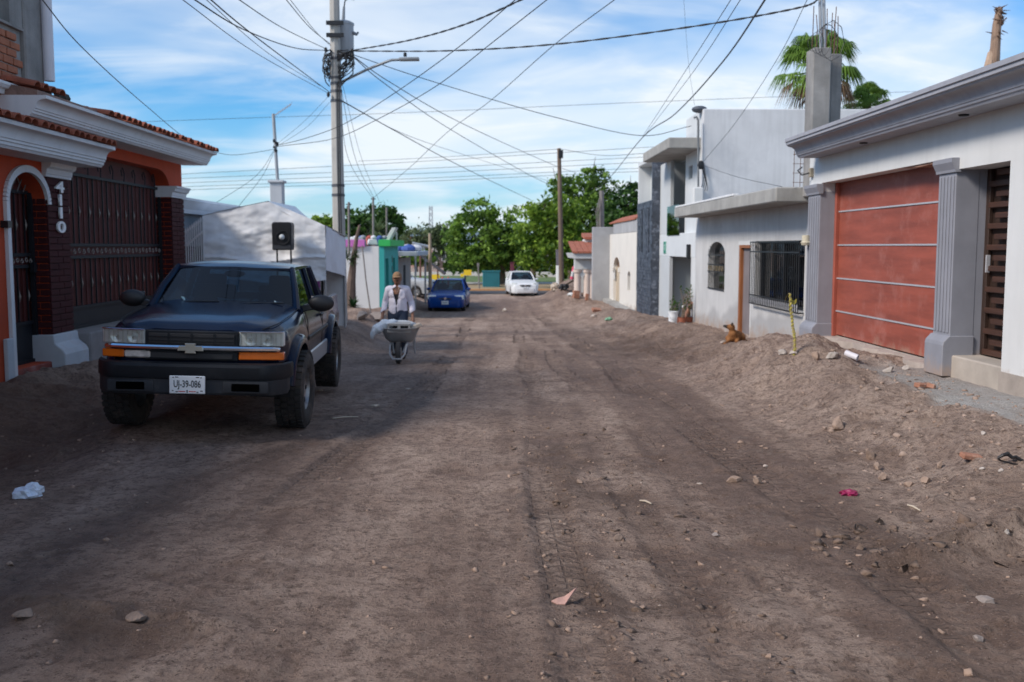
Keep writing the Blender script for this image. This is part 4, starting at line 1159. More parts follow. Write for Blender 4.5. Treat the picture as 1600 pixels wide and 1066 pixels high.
# soffit slab joining cornices to the wall is part of the profile; clay tiles on top
def tiles(y0, y1, zt, xo_, seed, pitch=.215):
    rr = random.Random(seed)
    n = int((y1 - y0) / pitch)
    prof_t = [(.098 * math.cos(math.pi * k / 7), .07 * math.sin(math.pi * k / 7)) for k in range(8)]
    inner = [(a * .84, b * .80) for a, b in prof_t]
    base = None
    for k in range(n + 1):
        y = y0 + pitch * (k + .4)
        if y > y1: break
        for row in range(2):
            mb = MB(); L_ = .42
            vs = []; m = len(prof_t)
            for s_ in (0, 1):
                wq = 1.0 - .12 * s_
                for a, b in prof_t: vs.append((-s_ * L_, a * wq, b * wq))
                for a, b in inner: vs.append((-s_ * L_, a * wq, b * wq))
            fs = []
            for i in range(m - 1):
                fs += [(i, i + 1, 2*m + i + 1, 2*m + i), (m + i, 3*m + i, 3*m + i + 1, m + i + 1), (i, m + i, m + i + 1, i + 1), (2*m + i, 2*m + i + 1, 3*m + i + 1, 3*m + i)]
            mb.add(vs, fs)
            if base is None: base = mb.build('roof_tile', tile_m, oh, smooth=True, angle=50); o = base
            else: o = base.copy(); COL.objects.link(o); o.parent = oh
            o.location = Vector((xo_ + .07 - row * .34 + rr.uniform(-.02, .02), y + rr.uniform(-.008, .008), zt + .004 + row * .055)) - oh.location
            o.rotation_euler = (rr.uniform(-.05, .05), R(10) + rr.uniform(-.03, .03), rr.uniform(-.04, .04))
        # pan tile between
tiles(7.5, yl - .02, zl1, xo, 3); tiles(oy(172, xo), yu1, zu1, xo, 4)
tiles(yu0 + .1, oy(128, xo), zu1 + .12, xo - .25, 5)
mb = MB(); mb.prism([(xo - .1, zl1 - .0), (OX - .0, zl1), (OX, zl1 + .22), (xo - .1, zl1 + .06)], -3, yl - .05, 'y'); part(mb, 'tile_bed', mat('tile_mortar', (.24, .15, .12), .95, .3, 6, .5, 40), oh)
mb = MB(); mb.prism([(xo - .1, zu1 - .0), (OX - .4, zu1), (OX - .4, zu1 + .25), (xo - .1, zu1 + .06)], yu0, yu1 - .03, 'y'); part(mb, 'tile_bed', mat('tile_mortar', 0), oh)
# dentil-like chipped red line under the upper cornice
mb = MB()
rr = random.Random(8)
for k in range(17):
    y = oy(158, xo) + k * .24
    if y < yu1 - .15: part(MB().box(xo - .172, xo - .16, y, y + .012, zu0 + .05, zu0 + .075), 'mortar_chip', brickm, oh)
# upper storey ------------------------------------------------------------
UX = -5.72
yk = oy(81, UX); ykc = oy(52, UX)
zsill = zx(20, 38, UX); zmt = zx(18, 128, UX)
part(MB().box(UX - .35, UX + .004, oy(53, UX) + .01, yk, zl1 + .1, 5.2), 'concrete_column', concrete_d, oh, bevel=.02)
part(MB().box(UX - .36, UX - .02, oy(34, UX), oy(53, UX), zsill, 5.2), 'window_jamb', concrete_d, oh)
part(MB().box(UX - .3, UX - .03, 8.4, oy(53, UX), zl1 + .2, zmt), 'orange_band', orange, oh)
part(MB().box(UX - .28, UX - .06, 8.4, oy(53, UX) + .005, zmt + .001, zsill - .03), 'brick_backing', mortar, oh)
bk = oh.children[-1]
rr = random.Random(6); ch_ = .098; z = zmt + .02; row = 0; bbase = None
while z + ch_ < zsill - .02:
    y = oy(53, UX) - (.13 if row % 2 else 0) - rr.uniform(.0, .06)
    while y > 8.6:
        L_ = rr.uniform(.24, .27)
        o = part(MB().box(UX - .08, UX - .058 + rr.uniform(.018, .035), y - L_ + .014, y - .006, z + .008, z + ch_ - .008 + rr.uniform(-.004, .003)), 'brick', brickm, bk, bevel=.006)
        y -= L_
    z += ch_; row += 1
part(MB().box(UX - .34, UX + .0, 8.4, oy(34, UX) + .3, zsill - .03, zsill + .0), 'window_sill', concrete_d, oh)
uw = part(MB().box(UX - .22, UX - .21, 8.4, oy(34, UX), zsill, 5.2), 'upper_window', glass_d, oh)
part(MB().box(UX - 1.2, UX - 1.18, 8.5, yk - .4, zsill - .3, 5.2), 'dark_room', dark_in, uw)
part(MB().box(-13, UX - .3, 8.1, yk - .36, 5.2, 5.4), 'upper_roof', concrete_d, oh)
part(MB().box(UX - 7, UX - .352, yk - .25, yk - .02, 3.6, 5.2), 'upper_side_wall', brickm, oh)
part(MB().box(-13, UX + .0, 8.1, 8.38, 3.6, 5.2), 'upper_front_wall', orange, oh)
# short piece of white moulding under the bricks
zm0, zm1 = zx(18, 148, UX + .1), zx(18, 131, UX + .1)
mb = MB(); mb.prism([(UX - .03, zm0), (UX + .04, zm0), (UX + .05, zm0 + .05), (UX + .09, zm0 + .06), (UX + .12, zm1 - .03), (UX + .12, zm1), (UX - .03, zm1)], 8.4, oy(37, UX + .1), 'y'); part(mb, 'moulding', trim_w, oh)
# white downpipe at the corner of the upper storey
p0, p1 = at(91, 131, yk + .02), at(80, -70, yk + .02)
part(MB().tube([(UX + .06, yk + .0, zx(88, 131, UX + .06)), (UX + .06, yk + .0, 5.3)], .068, 12), 'downpipe', mat('white_pvc', (.66, .64, .68), .5, .05), oh, smooth=True)
mb = MB(); c_ = Vector((UX - .03, yk + .06, zu1 + .1))
rr = random.Random(2)
for k in range(14): mb.ball(c_ + Vector((rr.uniform(-.15, .2), rr.uniform(-.1, .3), rr.uniform(-.1, .12))), rr.uniform(.03, .08), 6, 4)
part(mb, 'rubble_clump', mat('burnt_mortar', (.06, .055, .05), .95, .3, 8, .6, 30), oh)
part(MB().box(OX + .001, OX + .09, oy(2), oy(9), zx(3, 356, OX), zx(3, 345, OX)), 'door_bell', iron, oh)

# ================================================================== pale blue house behind the tent
bh = empty('blue_grey_house', (-7, 22, -.1)); tag(bh, 'pale blue grey house with white cornice behind the orange house', 'house')
BX = -6.3; by0, by1 = 19.4, 26.5
blu = mat('blue_grey_paint', (.30, .36, .42), .85, .1, 1.2, .1, 90, streak=.15)
part(MB().box(-13, BX, by0, by1, -.6, 2.55), 'wall', blu, bh)
zb0, zb1 = zx(300, 333, BX + .35), zx(300, 310, BX + .35)
part(MB().prism([(BX + .001, zb0), (BX + .2, zb0), (BX + .22, zb0 + .08), (BX + .33, zb1 - .06), (BX + .35, zb1 - .05), (BX + .35, zb1), (BX + .001, zb1)], by0, by1, 'y'), 'cornice', mat('pale_blue_moulding', (.55, .60, .66), .8, .08, 2), bh)
part(MB().box(-13, BX + .001, by0 + .01, by1, 2.551, zb1 + .04), 'roof', concrete_d, bh)
part(MB().box(BX + .002, BX + .03, 20.6, 21.7, -.3, 1.75), 'door', dark_in, bh)
# white spear fence
wf = empty('spear_fence', (-5.9, 19.4, 0)); tag(wf, 'white metal fence with spear tips beside the maroon pillar', 'fence')
wfm = mat('white_fence_paint', (.62, .66, .70), .5, .05)
FY = 19.6
for k in range(9):
    x = at(290.5 + k * 3.4, 380, FY).x; zt = zy(300, 372 - 2.6 * k, FY) + .05
    part(MB().box(x - .009, x + .009, FY - .009, FY + .009, .0, zt), 'fence_bar', wfm, wf)
    part(MB().tube([(x, FY, zt), (x, FY, zt + .05), (x, FY, zt + .14)], [.008, .022, .001], 6), 'spear_tip', wfm, wf)
xa, xb = at(290, 380, FY).x, at(318, 380, FY).x
part(MB().tube([(xa, FY, zy(290, 384, FY)), (xb, FY, zy(318, 362, FY))], .028, 6), 'top_rail', wfm, wf)
part(MB().box(xa, xb, FY - .02, FY + .02, .1, .14), 'bottom_rail', wfm, wf)

# roof pillar with antenna mast behind the tent
ap = empty('roof_pillar', (-6, 28, 1)); tag(ap, 'white square roof pillar carrying a leaning antenna mast', 'pillar', kind='thing')
q0, q1 = at(423, 300, 28), at(442, 300, 28); zt = zy(432, 286, 28)
part(MB().box(q0.x, q1.x, 27.9, 28.25, -.6, zt), 'pillar_shaft', mat('pale_pillar', (.5, .52, .55), .85, .1, 1, streak=.2), ap, bevel=.012)
part(MB().box(q0.x - .05, q1.x + .05, 27.85, 28.3, zt + .001, zt + .07), 'pillar_cap', mat('pale_pillar', 0), ap, bevel=.012)
m0, m1 = at(434, 286, 28.05), at(427, 178, 28.05)
part(MB().tube([m0, m1], .045, 8), 'mast', mat('galvanised', 0), ap, smooth=True)
a0_, a1_ = at(428, 181, 28.05), at(455, 163, 27.4)
boom = part(MB().tube([a0_, a1_], .012, 5), 'antenna_boom', alum, ap)
for k in range(7):
    c = a0_.lerp(a1_, .2 + .13 * k); part(MB().tube([c + Vector((0, -.22, -.1)), c + Vector((0, .22, .1))], .006, 4), 'antenna_element', alum, boom)
c = at(431, 228, 28.05); mb = MB()
rr = random.Random(3)
for k in range(9): mb.ball(c + Vector((rr.uniform(-.08, .08), rr.uniform(-.08, .02), rr.uniform(-.15, .15))), rr.uniform(.02, .05), 6, 4)
part(mb, 'cable_splice', iron, ap)

# ================================================================== white tent
tarp = mat('white_tarp', (.80, .81, .83), .7, .07, 1.2, .2, 9, streak=.12)
tt = empty('market_tent', (-4.9, 21, -.2)); tag(tt, 'white tarpaulin tent with pitched roof beside the utility pole', 'tent')
TY0, TY1 = 20.6, 23.4
xl, xr, xm = at(316, 337, TY0).x, at(508, 353, TY0).x, at(419, 314, TY0).x
zl_, zr_, zp_ = zy(316, 338, TY0), zy(508, 353, TY0), zy(419, 315, TY0)
def ridge(x):
    return (zl_ + (zp_ - zl_) * ((x - xl) / (xm - xl)) ** .9) if x < xm else (zr_ + (zp_ - zr_) * ((xr - x) / (xr - xm)) ** .92)
def nz(a, b, s): return float(fbm(np.array([a]), np.array([b]), 4, s)[0])
def front(u, v):
    x = xl + (xr - xl) * u; zb_ = 1.02 + .06 * math.sin(u * 7)
    z = zb_ + (ridge(x) - zb_) * v
    return (x, TY0 + .09 * nz(x * 1.6, z * 2.2, 3) * (1 - v * .6) + .05 * nz(x * 3 + z, z * 6, 4) * (1 - abs(v - .3)) - .045 * math.exp(-((z - 1.48 - .05 * math.sin(x * 3)) / .035) ** 2), z)
fp = part(MB().grid(front, 80, 56), 'front_panel', tarp, tt, smooth=True)
def side(u, v):
    y = TY0 + (TY1 - TY0) * u; zt2 = zr_ + (zy(534, 371, TY1) - zr_) * u; zb_ = zy(506, 422, TY0) + (zy(532, 432, TY1) - zy(506, 422, TY0)) * u
    return (xr + .04 * nz(y * 1.5, v * 2, 6), y, zb_ + (zt2 - zb_) * v)
part(MB().grid(side, 30, 16), 'side_panel', mat('grey_white_tarp', (.66, .68, .74), .7, .07, 1.2, .2, 9), tt, smooth=True)
def roofR(u, v):
    y = TY0 + (TY1 - TY0) * u; x = xm + (xr + .03 - xm) * v
    zt2 = zr_ + (zy(534, 371, TY1) - zr_) * u
    return (x, y, ridge(min(x, xr - 1e-4)) * (1 - v) + zt2 * v + .012 - .03 * math.sin(u * math.pi) * math.sin(v * math.pi))
def roofL(u, v):
    y = TY0 + (TY1 - TY0) * u; x = xl + (xm - xl) * v
    return (x, y, ridge(x) + .012 - .03 * math.sin(u * math.pi) * math.sin(v * math.pi))
part(MB().grid(roofR, 16, 12), 'roof_panel', tarp, tt, smooth=True); part(MB().grid(roofL, 16, 12), 'roof_panel', tarp, tt, smooth=True)
def back(u, v):
    x = xl + (xr - xl) * u; return (x, TY1, -.1 + (ridge(x) - .2 + .1) * v)
part(MB().grid(back, 20, 8), 'back_panel', tarp, tt, smooth=True)
for x, y, h in ((xl + .04, TY0 + .05, zl_), (xr - .03, TY0 + .06, zr_), (xl + .04, TY1 - .05, zl_ - .2), (xr - .03, TY1 - .05, zr_ - .25)):
    part(MB().tube([(x, y, gz(x, y) - .1), (x, y, h - .02)], .024, 8), 'tent_pole', mat('galvanised', 0), tt, smooth=True)
stl = empty('stall_counter', (-4.2, 22.3, 0)); tag(stl, 'white counter with purple edge in the shade of the tent', 'counter')
part(MB().box(-4.9, -3.75, 22.0, 22.5, 1.02, 1.07), 'counter_top', white_st, stl, bevel=.008)
part(MB().box(-4.85, -3.8, 22.02, 22.06, .35, 1.019), 'counter_front', white_st, stl)
part(MB().box(-3.86, -3.8, 21.98, 22.019, .35, 1.02), 'purple_edge', mat('purple_paint', (.42, .10, .45), .6), stl)
for x in (-4.85, -3.85):
    for y in (22.05, 22.42): part(MB().box(x, x + .05, y + .012, y + .06, gz(x, y) - .08, 1.019), 'counter_leg', iron, stl)

# loudspeaker on its stand
ls = empty('loudspeaker', (at(440, 370, 20.2).x, 20.2, 0)); tag(ls, 'black loudspeaker cabinet with pale dust cap on a two legged stand', 'loudspeaker')
blk = mat('black_plastic', (.012, .012, .014), .5, .3, 4, .1, 60)
p0, p1 = at(425, 391, 20.1), at(455, 347, 20.1)
xc = (p0.x + p1.x) / 2; hw_ = (p1.x - p0.x) / 2
mb = MB(); mb.prism([(xc - hw_ * .98, p0.z), (xc + hw_ * .95, p0.z), (xc + hw_, p1.z - .03), (xc + hw_ * .8, p1.z), (xc - hw_ * .85, p1.z), (xc - hw_, p1.z - .03)], 20.1, 20.42, 'y')
part(mb, 'cabinet', blk, ls, bevel=.02)
part(MB().lathe([(.135, 0), (.15, -.02), (.13, -.02), (.11, .02), (.055, .05), (.0, .05)], 20, (xc + .02, 20.1, p0.z + .25), 'y', cap=False), 'speaker_cone', mat('cone_dark', (.02, .02, .022), .6), ls, smooth=True)
part(MB().ball((xc + .005, 20.11, p0.z + .26), (.058, .06, .058), 12, 8), 'dust_cap', mat('pale_cap', (.75, .78, .78), .4), ls, smooth=True)
part(MB().box(xc - hw_ * .9, xc + hw_ * .9, 20.094, 20.102, p0.z + .02, p0.z + .1), 'grille_strip', mat('dark_grey_plastic', (.06, .062, .068), .6), ls)
for x in (xc - .13, xc + .15): part(MB().tube([(x, 20.25, p0.z), (x, 20.25, gz(x, 20.25) - .02)], .018, 8), 'stand_leg', blk, ls)
part(MB().box(xc - .2, xc + .22, 20.23, 20.27, .3, .33), 'stand_brace', blk, ls)
# ================================================================== concrete utility pole with transformer and lamp
pole_c = mat('pole_concrete', (.42, .40, .37), .88, .15, 1.0, .2, 60, streak=.25)
PY_ = 26.6
pb = at(532, 470, PY_); px0 = pb.x
up = empty('utility_pole', (px0, PY_, -.6)); tag(up, 'octagonal concrete utility pole with transformer and street lamp arm', 'pole')
top = at(522.5, 0, PY_)
gb = gz(px0, PY_)
def pole_x(z): return px0 + (top.x - px0) * (z - gb) / (top.z - gb)
def pole_pt(px, py): return at(px, py, PY_)
mb = MB(); mb.lathe([(.185, gb - .3), (.115, top.z + 2.0)], 8, (0, 0, 0))
sh_ = part(mb, 'pole_shaft', pole_c, up)
for v in sh_.data.vertices: v.co.x += pole_x(v.co.z); v.co.y += PY_
for py in (38, 57, 92, 122, 131, 143, 158, 290, 305):
    z = zy(522, py, PY_); r_ = .185 - (.07) * (z - gb) / (top.z + 2 - gb)
    part(MB().lathe([(r_ + .012, z - .035), (r_ + .012, z + .035)], 8, (pole_x(z), PY_, 0)), 'steel_band', mat('band_steel', (.10, .10, .11), .5, metal=.5), up)
trm = mat('transformer_grey', (.36, .38, .41), .45, .08, 1.5, .05, streak=.2)
c0 = at(531, 58, PY_ - .1)
zt0, zt1 = zy(537, 80, PY_), zy(537, 31, PY_)
tr_ = part(MB().lathe([(.0, zt0), (.25, zt0), (.27, zt0 + .03), (.27, zt1 - .06), (.285, zt1 - .05), (.285, zt1), (.2, zt1 + .05), (.0, zt1 + .06)], 20, (c0.x + .02, PY_ + .42, 0)), 'transformer', trm, up, smooth=True, angle=40)
for zz_ in (zy(537, 38, PY_), zy(537, 57, PY_)): part(MB().box(pole_x(zz_) - .2, pole_x(zz_) + .25, PY_ - .19, PY_ - .13, zz_ - .05, zz_ + .05), 'mounting_bracket', iron, up)
b0 = at(536, 30, PY_ + .4); part(MB().tube([(b0.x, PY_ + .4, zt1), (b0.x + .01, PY_ + .4, zt1 + .12), (b0.x + .03, PY_ + .4, zt1 + .42)], [.05, .045, .03], 10), 'bushing', mat('ceramic_grey', (.2, .22, .25), .3), tr_)
part(MB().tube([(b0.x + .03, PY_ + .4, zt1 + .42), (b0.x + .06, PY_ + .4, zt1 + .58), (b0.x + .16, PY_ + .4, zt1 + .64), (b0.x + .3, PY_ + .4, zt1 + .6), (b0.x + .24, PY_ + .4, zt1 + .68)], .018, 5), 'jumper_wire', iron, tr_, smooth=True)
part(MB().tube([(c0.x + .26, PY_ + .35, zt1 - .25), (c0.x + .38, PY_ + .34, zt1 - .3), (c0.x + .42, PY_ + .34, zt1 - .24)], [.05, .04, .03], 8), 'low_voltage_bushing', mat('ceramic_grey', 0), tr_)
# lamp arm
l0, l1, l2, l3 = at(532, 129, PY_), at(575, 108, PY_), at(612, 94, PY_ - .2), at(630, 93, PY_ - .25)
part(MB().tube([l0, l1, l2 - Vector((.1, 0, .03)), l2, l3], .035, 8), 'lamp_arm', mat('arm_steel', (.20, .22, .24), .5, metal=.4), up, smooth=True)
mb = MB(); a, b = at(624, 92.5, PY_ - .25), at(655, 93, PY_ - .3)
mb.obox((a + b) / 2 + Vector((0, 0, .0)), ((b - a).length, .26, .07), (0, R(-1), 0))
lm = part(mb, 'luminaire', mat('luminaire_grey', (.25, .27, .29), .4), up, bevel=.025, seg=2, smooth=True)
part(MB().lathe([(.045, 0), (.045, .07), (.03, .1), (0, .1)], 10, at(633, 88.5, PY_ - .27)), 'photocell', iron, lm)
# tangle of service cables hung at the pole
rr = random.Random(21)
cab = mat('black_cable', (.02, .021, .024), .6, .2, 3, 0)
for k in range(34):
    s_ = -1 if k % 3 == 0 else 1
    x = (509 if s_ < 0 else 545) + rr.uniform(-6, 9) * 1.0
    y0_ = rr.uniform(77, 92); y1_ = y0_ + rr.uniform(12, 48)
    p0 = at(527 if s_ > 0 else 517, rr.uniform(76, 96), PY_ - .12); pm = at(x + rr.uniform(-4, 4), (y0_ + y1_) / 2, PY_ - .15 + rr.uniform(-.2, .2)); p1 = at(522 + s_ * rr.uniform(6, 14), y1_, PY_ - .15)
    pts = [p0, at(x, y0_, PY_ - .2), pm, p1, at(522 + s_ * 7, y1_ + rr.uniform(-8, 10), PY_ - .14)]
    sm = []
    for i in range(len(pts) - 1):
        for t in (0, .33, .66): sm.append(pts[i].lerp(pts[i + 1], t) + Vector((rr.uniform(-.02, .02), 0, rr.uniform(-.02, .02))))
    part(MB().tube(sm + [pts[-1]], rr.choice((.008, .012, .016)), 4), 'service_cable', cab, up)
for px, py in ((509, 78), (513, 96), (511, 108), (512, 116), (539, 100), (536, 116), (550, 80), (551, 86), (513, 148)):
    part(MB().ball(at(px, py, PY_ - .16), (.045, .045, .07), 7, 5), 'insulator', cab, up, smooth=True)
for px in (527, 530): part(MB().tube([at(px, 130, PY_ - .15), at(px + 2, 300, PY_ - .17), at(px + 5, 420, PY_ - .19)], .014, 5), 'down_cable', cab, up)
# lean pipe beside the pole
part(MB().tube([at(535, 270, PY_ + .3), at(536.5, 380, PY_ + .3), at(537, 470, PY_ + .3)], .03, 6), 'conduit_riser', mat('galvanised', 0), up)

# ================================================================== overhead wires
def wire(pts, r, label, sag=0, name='overhead_cable', n=20):
    """pts: (px, py, Y) control points joined by a smooth curve, sag adds a parabola between first and last"""
    P = [at(*p) for p in pts]
    out = []
    if len(P) == 2:
        for k in range(n + 1):
            t = k / n; q = P[0].lerp(P[1], t); q.z -= sag * 4 * t * (1 - t); out.append(q)
    else:
        E = [P[0] * 2 - P[1]] + P + [P[-1] * 2 - P[-2]]
        for i in range(1, len(E) - 2):
            for k in range(8):
                t = k / 8; a, b, c, d = E[i-1], E[i], E[i+1], E[i+2]
                out.append(.5 * (2 * b + (c - a) * t + (2 * a - 5 * b + 4 * c - d) * t * t + (3 * b - a - 3 * c + d) * t ** 3))
        out.append(P[-1])
    o = MB().tube(out, r * .7, 5).build(name, cab, smooth=True)
    tag(o, label, 'cable', 'overhead cables')
    return o
def twisted(pts, r, label):
    P = [at(*p) for p in pts]; E = [P[0] * 2 - P[1]] + P + [P[-1] * 2 - P[-2]]
    out = []
    for i in range(1, len(E) - 2):
        for k in range(26):
            t = k / 26; a, b, c, d = E[i-1], E[i], E[i+1], E[i+2]
            out.append(.5 * (2 * b + (c - a) * t + (2 * a - 5 * b + 4 * c - d) * t * t + (3 * b - a - 3 * c + d) * t ** 3))
    r = r * .72; root = empty('overhead_cable', out[0]); tag(root, label, 'cable', 'overhead cables')
    for s_ in range(2):
        q = [p + Vector((0, math.cos(i * .8 + s_ * math.pi) * r * .8, math.sin(i * .8 + s_ * math.pi) * r * .8)) for i, p in enumerate(out)]
        part(MB().tube(q, r * .95, 5), 'strand', cab, root, smooth=True)
twisted([(551, 79, 26.4), (640, 63, 22), (730, 37, 18.5), (840, -12, 15)], .016, 'twisted black cable rising right from the pole to the top edge')
twisted([(551, 80, 26.4), (700, 79.5, 23.5), (870, 69, 21), (1080, 42, 19), (1245, 13, 17.4), (1283, -4, 17.1)], .016, 'twisted black cable running from the pole to the concrete column mast')
wire([(553, 86, 26.4), (640, 116, 26.6), (750, 150, 27), (870, 184, 27.5), (1000, 212, 28.5), (1080, 197, 28)], .014, 'sagging cable from the pole to the pale two storey house')
wire([(552, 88, 26.4), (610, 129, 30), (720, 192, 38), (860, 256, 52), (900, 270, 57)], .018, 'upper of two parallel cables falling right from the transformer pole')
wire([(552, 89, 26.4), (600, 130, 30), (700, 200, 38), (830, 275, 54), (870, 293, 60)], .018, 'lower of two parallel cables falling right from the transformer pole')
wire([(318, -10, 11.5), (400, 58, 15), (516, 145, 26.3)], .013, 'thick cable from the top left edge down to the pole below the lamp')
wire([(531, 156, 26.6), (620, 206, 34), (720, 260, 47), (830, 313, 70)], .022, 'thick cable continuing from the pole towards the far green trees')
wire([(531, 157, 26.6), (640, 213, 36), (760, 253, 50), (880, 290, 72)], .012, 'thin cable below the lamp fading towards the wooden pole')
wire([(292, -8, 12), (380, 46, 15.5), (460, 75, 21), (508, 79, 26.3)], .014, 'cable curving from the top edge to the left of the transformer')
wire([(362, -8, 14), (440, 43, 19.5), (510, 77, 26.3)], .012, 'cable sloping to the pole from left of centre top edge')
wire([(441, -8, 17), (484, 43, 21.5), (516, 69, 26.3)], .012, 'short steep cable just left of the pole, upper one')
wire([(446, -10, 17), (492, 48, 22), (517, 72, 26.3)], .009, 'short steep cable just left of the pole, lower one')
wire([(275, -8, 11), (400, 83, 17), (513, 146, 26.3)], .008, 'thin cable below the thick one from the top left edge')
wire([(300, -20, 11), (420, 84, 18), (500, 134, 26.3)], .007, 'faintest thin cable ending left of the lamp arm')
wire([(1215, -30, 13), (1130, 96, 20), (1055, 178, 28), (1005, 214, 34), (955, 275, 50), (920, 305, 60)], .022, 'thick cable from the top right edge down behind the slate tower')
wire([(1147, -8, 14), (1075, 105, 21), (1005, 212, 34)], .009, 'left thin cable of the pair meeting the thick cable')
wire([(1162, -8, 14), (1085, 110, 21), (1008, 211, 34)], .009, 'right thin cable of the pair meeting the thick cable')
wire([(862, -6, 16), (770, 66, 18), (681, 135, 20.5), (587, 188, 23.5), (520, 217, 26), (434, 229, 28)], .012, 'lower long cable from the antenna mast to the top centre edge')
wire([(812, -6, 16), (715, 75, 18.3), (610, 150, 21.5), (535, 195, 24.5), (475, 217, 26.5), (434, 227, 28)], .012, 'upper long cable from the antenna mast to the top centre edge')
wire([(968, -6, 20), (865, 71, 25), (767, 157, 31), (700, 206, 37), (640, 262, 44), (585, 308, 50)], .014, 'long straight cable from the top right of centre to the little far post')
wire([(60, -8, 9.5), (130, 76, 12), (230, 167, 17), (300, 222, 22), (360, 242, 26), (432, 233, 28)], .009, 'cable passing over the orange house roof to the antenna mast')
wire([(431, 230, 28), (400, 275, 26.5), (325, 325, 24)], .008, 'left guy cable from the antenna mast to the blue grey roof')
wire([(431, 231, 28), (410, 275, 27), (370, 326, 25)], .008, 'right guy cable from the antenna mast to the blue grey roof')
wire([(432, 226, 28), (475, 190, 27.3), (514, 150, 26.5)], .006, 'upper thin cable between the antenna mast and the pole')
wire([(433, 229, 28), (480, 198, 27.3), (515, 160, 26.5)], .006, 'lower thin cable between the antenna mast and the pole')
wire([(1265, -8, 16.5), (1217, 88, 18.5), (1150, 191, 23), (1098, 254, 27.2)], .008, 'thin cable from the top edge to the splice on the white side wall')
wire([(1098, 258, 27.2), (1150, 276, 22), (1222, 292, 17.6)], .007, 'thin slack cable lying over the stucco house roof slab')
wire([(531, 150, 26.5), (545, 250, 29), (582, 310, 40)], .010, 'left drop cable from the pole to the little far post')
wire([(533, 140, 26.5), (556, 250, 30), (584, 309, 40)], .010, 'middle drop cable from the pole to the little far post')
wire([(534, 128, 26.5), (570, 262, 33), (610, 350, 46)], .008, 'right drop cable from the pole to the teal shop roof')
wire([(1068, -6, 30), (1075, 90, 30.5), (1085, 165, 29)], .006, 'faint hanging wire above the roof vent')
for k, (ya, yb) in enumerate(((272, 231), (279, 246), (286, 254), (292, 263), (297, 268), (188, 160))):
    dd = 74 + k * .8
    wire([(-200, ya + (ya - yb) * .62 + 2, dd), (289, ya, dd), (640, (ya + yb) / 2 + 2, dd), (1000, yb, dd), (1500, yb - (ya - yb) * .7, dd)], .022,
         ['topmost', 'second', 'third', 'fourth', 'lowest', 'highest and faintest'][k] + ' of the level power lines along the crossing road')
wire([(875, 233, 57), (700, 245, 74), (560, 252, 80)], .02, 'line running left from the top of the wooden pole')
wire([(876, 233, 57), (940, 243, 56), (1005, 240, 50)], .018, 'line running right from the top of the wooden pole')

# ================================================================== wooden pole and the white based post, far right
wood_p = mat('pole_wood', (.16, .115, .085), .9, .3, 1.5, .3, 30, stretch=(4, 4, .3))
b = at(878, 466, 57); t_ = at(873.5, 232, 57)
wp = empty('wooden_pole', (b.x, 57, gz(b.x, 57))); tag(wp, 'tall brown wooden pole beside the spoil heap', 'pole')
part(MB().tube([b - Vector((0, 0, .4)), b.lerp(t_, .5), t_], [.16, .14, .11], 10), 'pole_shaft', wood_p, wp, smooth=True)
part(MB().box(t_.x - .03, t_.x + .22, 56.85, 57.1, t_.z - .55, t_.z - .1), 'pole_top_fitting', iron, wp)
z_ = zy(878, 446, 57); part(MB().lathe([(.175, z_ - .05), (.175, z_ + .05)], 10, (b.x, 57, 0)), 'yellow_band', mat('yellow_paint', (.62, .42, .03), .6), wp)
b = at(873, 455, 60); t_ = at(872, 390, 60)
wq = empty('painted_post', (b.x, 60, gz(b.x, 60))); tag(wq, 'dark post with white painted base behind the wooden pole', 'post')
part(MB().tube([b - Vector((0, 0, .3)), at(873, 415, 60)], .17, 10), 'white_base', white_st, wq, smooth=True)
part(MB().tube([at(873, 415, 60), t_], .15, 10), 'dark_top', mat('dark_post', (.10, .09, .11), .8), wq, smooth=True)
b = at(941, 352, 52); t_ = at(940, 298, 52)
ws = empty('broken_stump', (b.x, 52, 0)); tag(ws, 'grey broken pole top with hanging wires above the cream house', 'post')
part(MB().tube([at(941, 400, 52), t_], .12, 8), 'stump_shaft', mat('grey_wood', (.22, .2, .19), .9), ws, smooth=True)
for k in range(4): part(MB().tube([t_, at(937 - 2 * k, 330, 51.8), at(936 - k, 360, 51.8)], .015, 4), 'hanging_wire', mat('grey_wood', 0), ws)

# ================================================================== teal shop
wsh = mat('shop_white', (.68, .68, .68), .85, .05, 1, .08, 90, streak=.12)
teal = mat('teal_paint', (.03, .36, .34), .7, .08, 1.5, .08, 90, streak=.12)
ts = empty('teal_shop', (-5, 38, -.6)); tag(ts, 'small white shop with teal street front and green parapet', 'shop')
SY = 38.0; sx = at(600.5, 430, SY).x; sg = -.85
zst_ = zy(590, 385, SY); ye = yx(622, sx)
zd_ = zx(606, 404, sx)
part(MB().box(-9, sx - .2, SY, SY + .2, sg, zst_), 'side_wall', wsh, ts)
mb = MB(); wall_cells(mb, 'x', sx - .19, sx, SY, ye, sg, zst_, [(SY + .5, SY + 1.6, sg + .1, zd_), (SY + 3.2, SY + 4.2, sg + .1, zd_)])
part(mb, 'street_wall', teal, ts)
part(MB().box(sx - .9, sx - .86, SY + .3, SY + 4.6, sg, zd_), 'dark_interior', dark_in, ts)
for k in range(5): part(MB().box(sx - .12, sx - .1, SY + .55 + .22 * k, SY + .58 + .22 * k, sg + .1, zd_), 'security_bar', iron, ts)
part(MB().box(sx - .06, sx - .02, SY + 1.62, SY + 2.6, sg + .1, zd_), 'teal_door', mat('dark_teal', (.02, .22, .22), .5), ts)
part(MB().box(sx - .2, sx + .25, SY - .06, ye + .2, zst_ + .001, zst_ + .25), 'green_parapet', mat('bright_green', (.03, .45, .10), .7, .06), ts, bevel=.01)
pk0 = at(528, 380, SY - .1).x; pk1 = at(570, 380, SY - .1).x
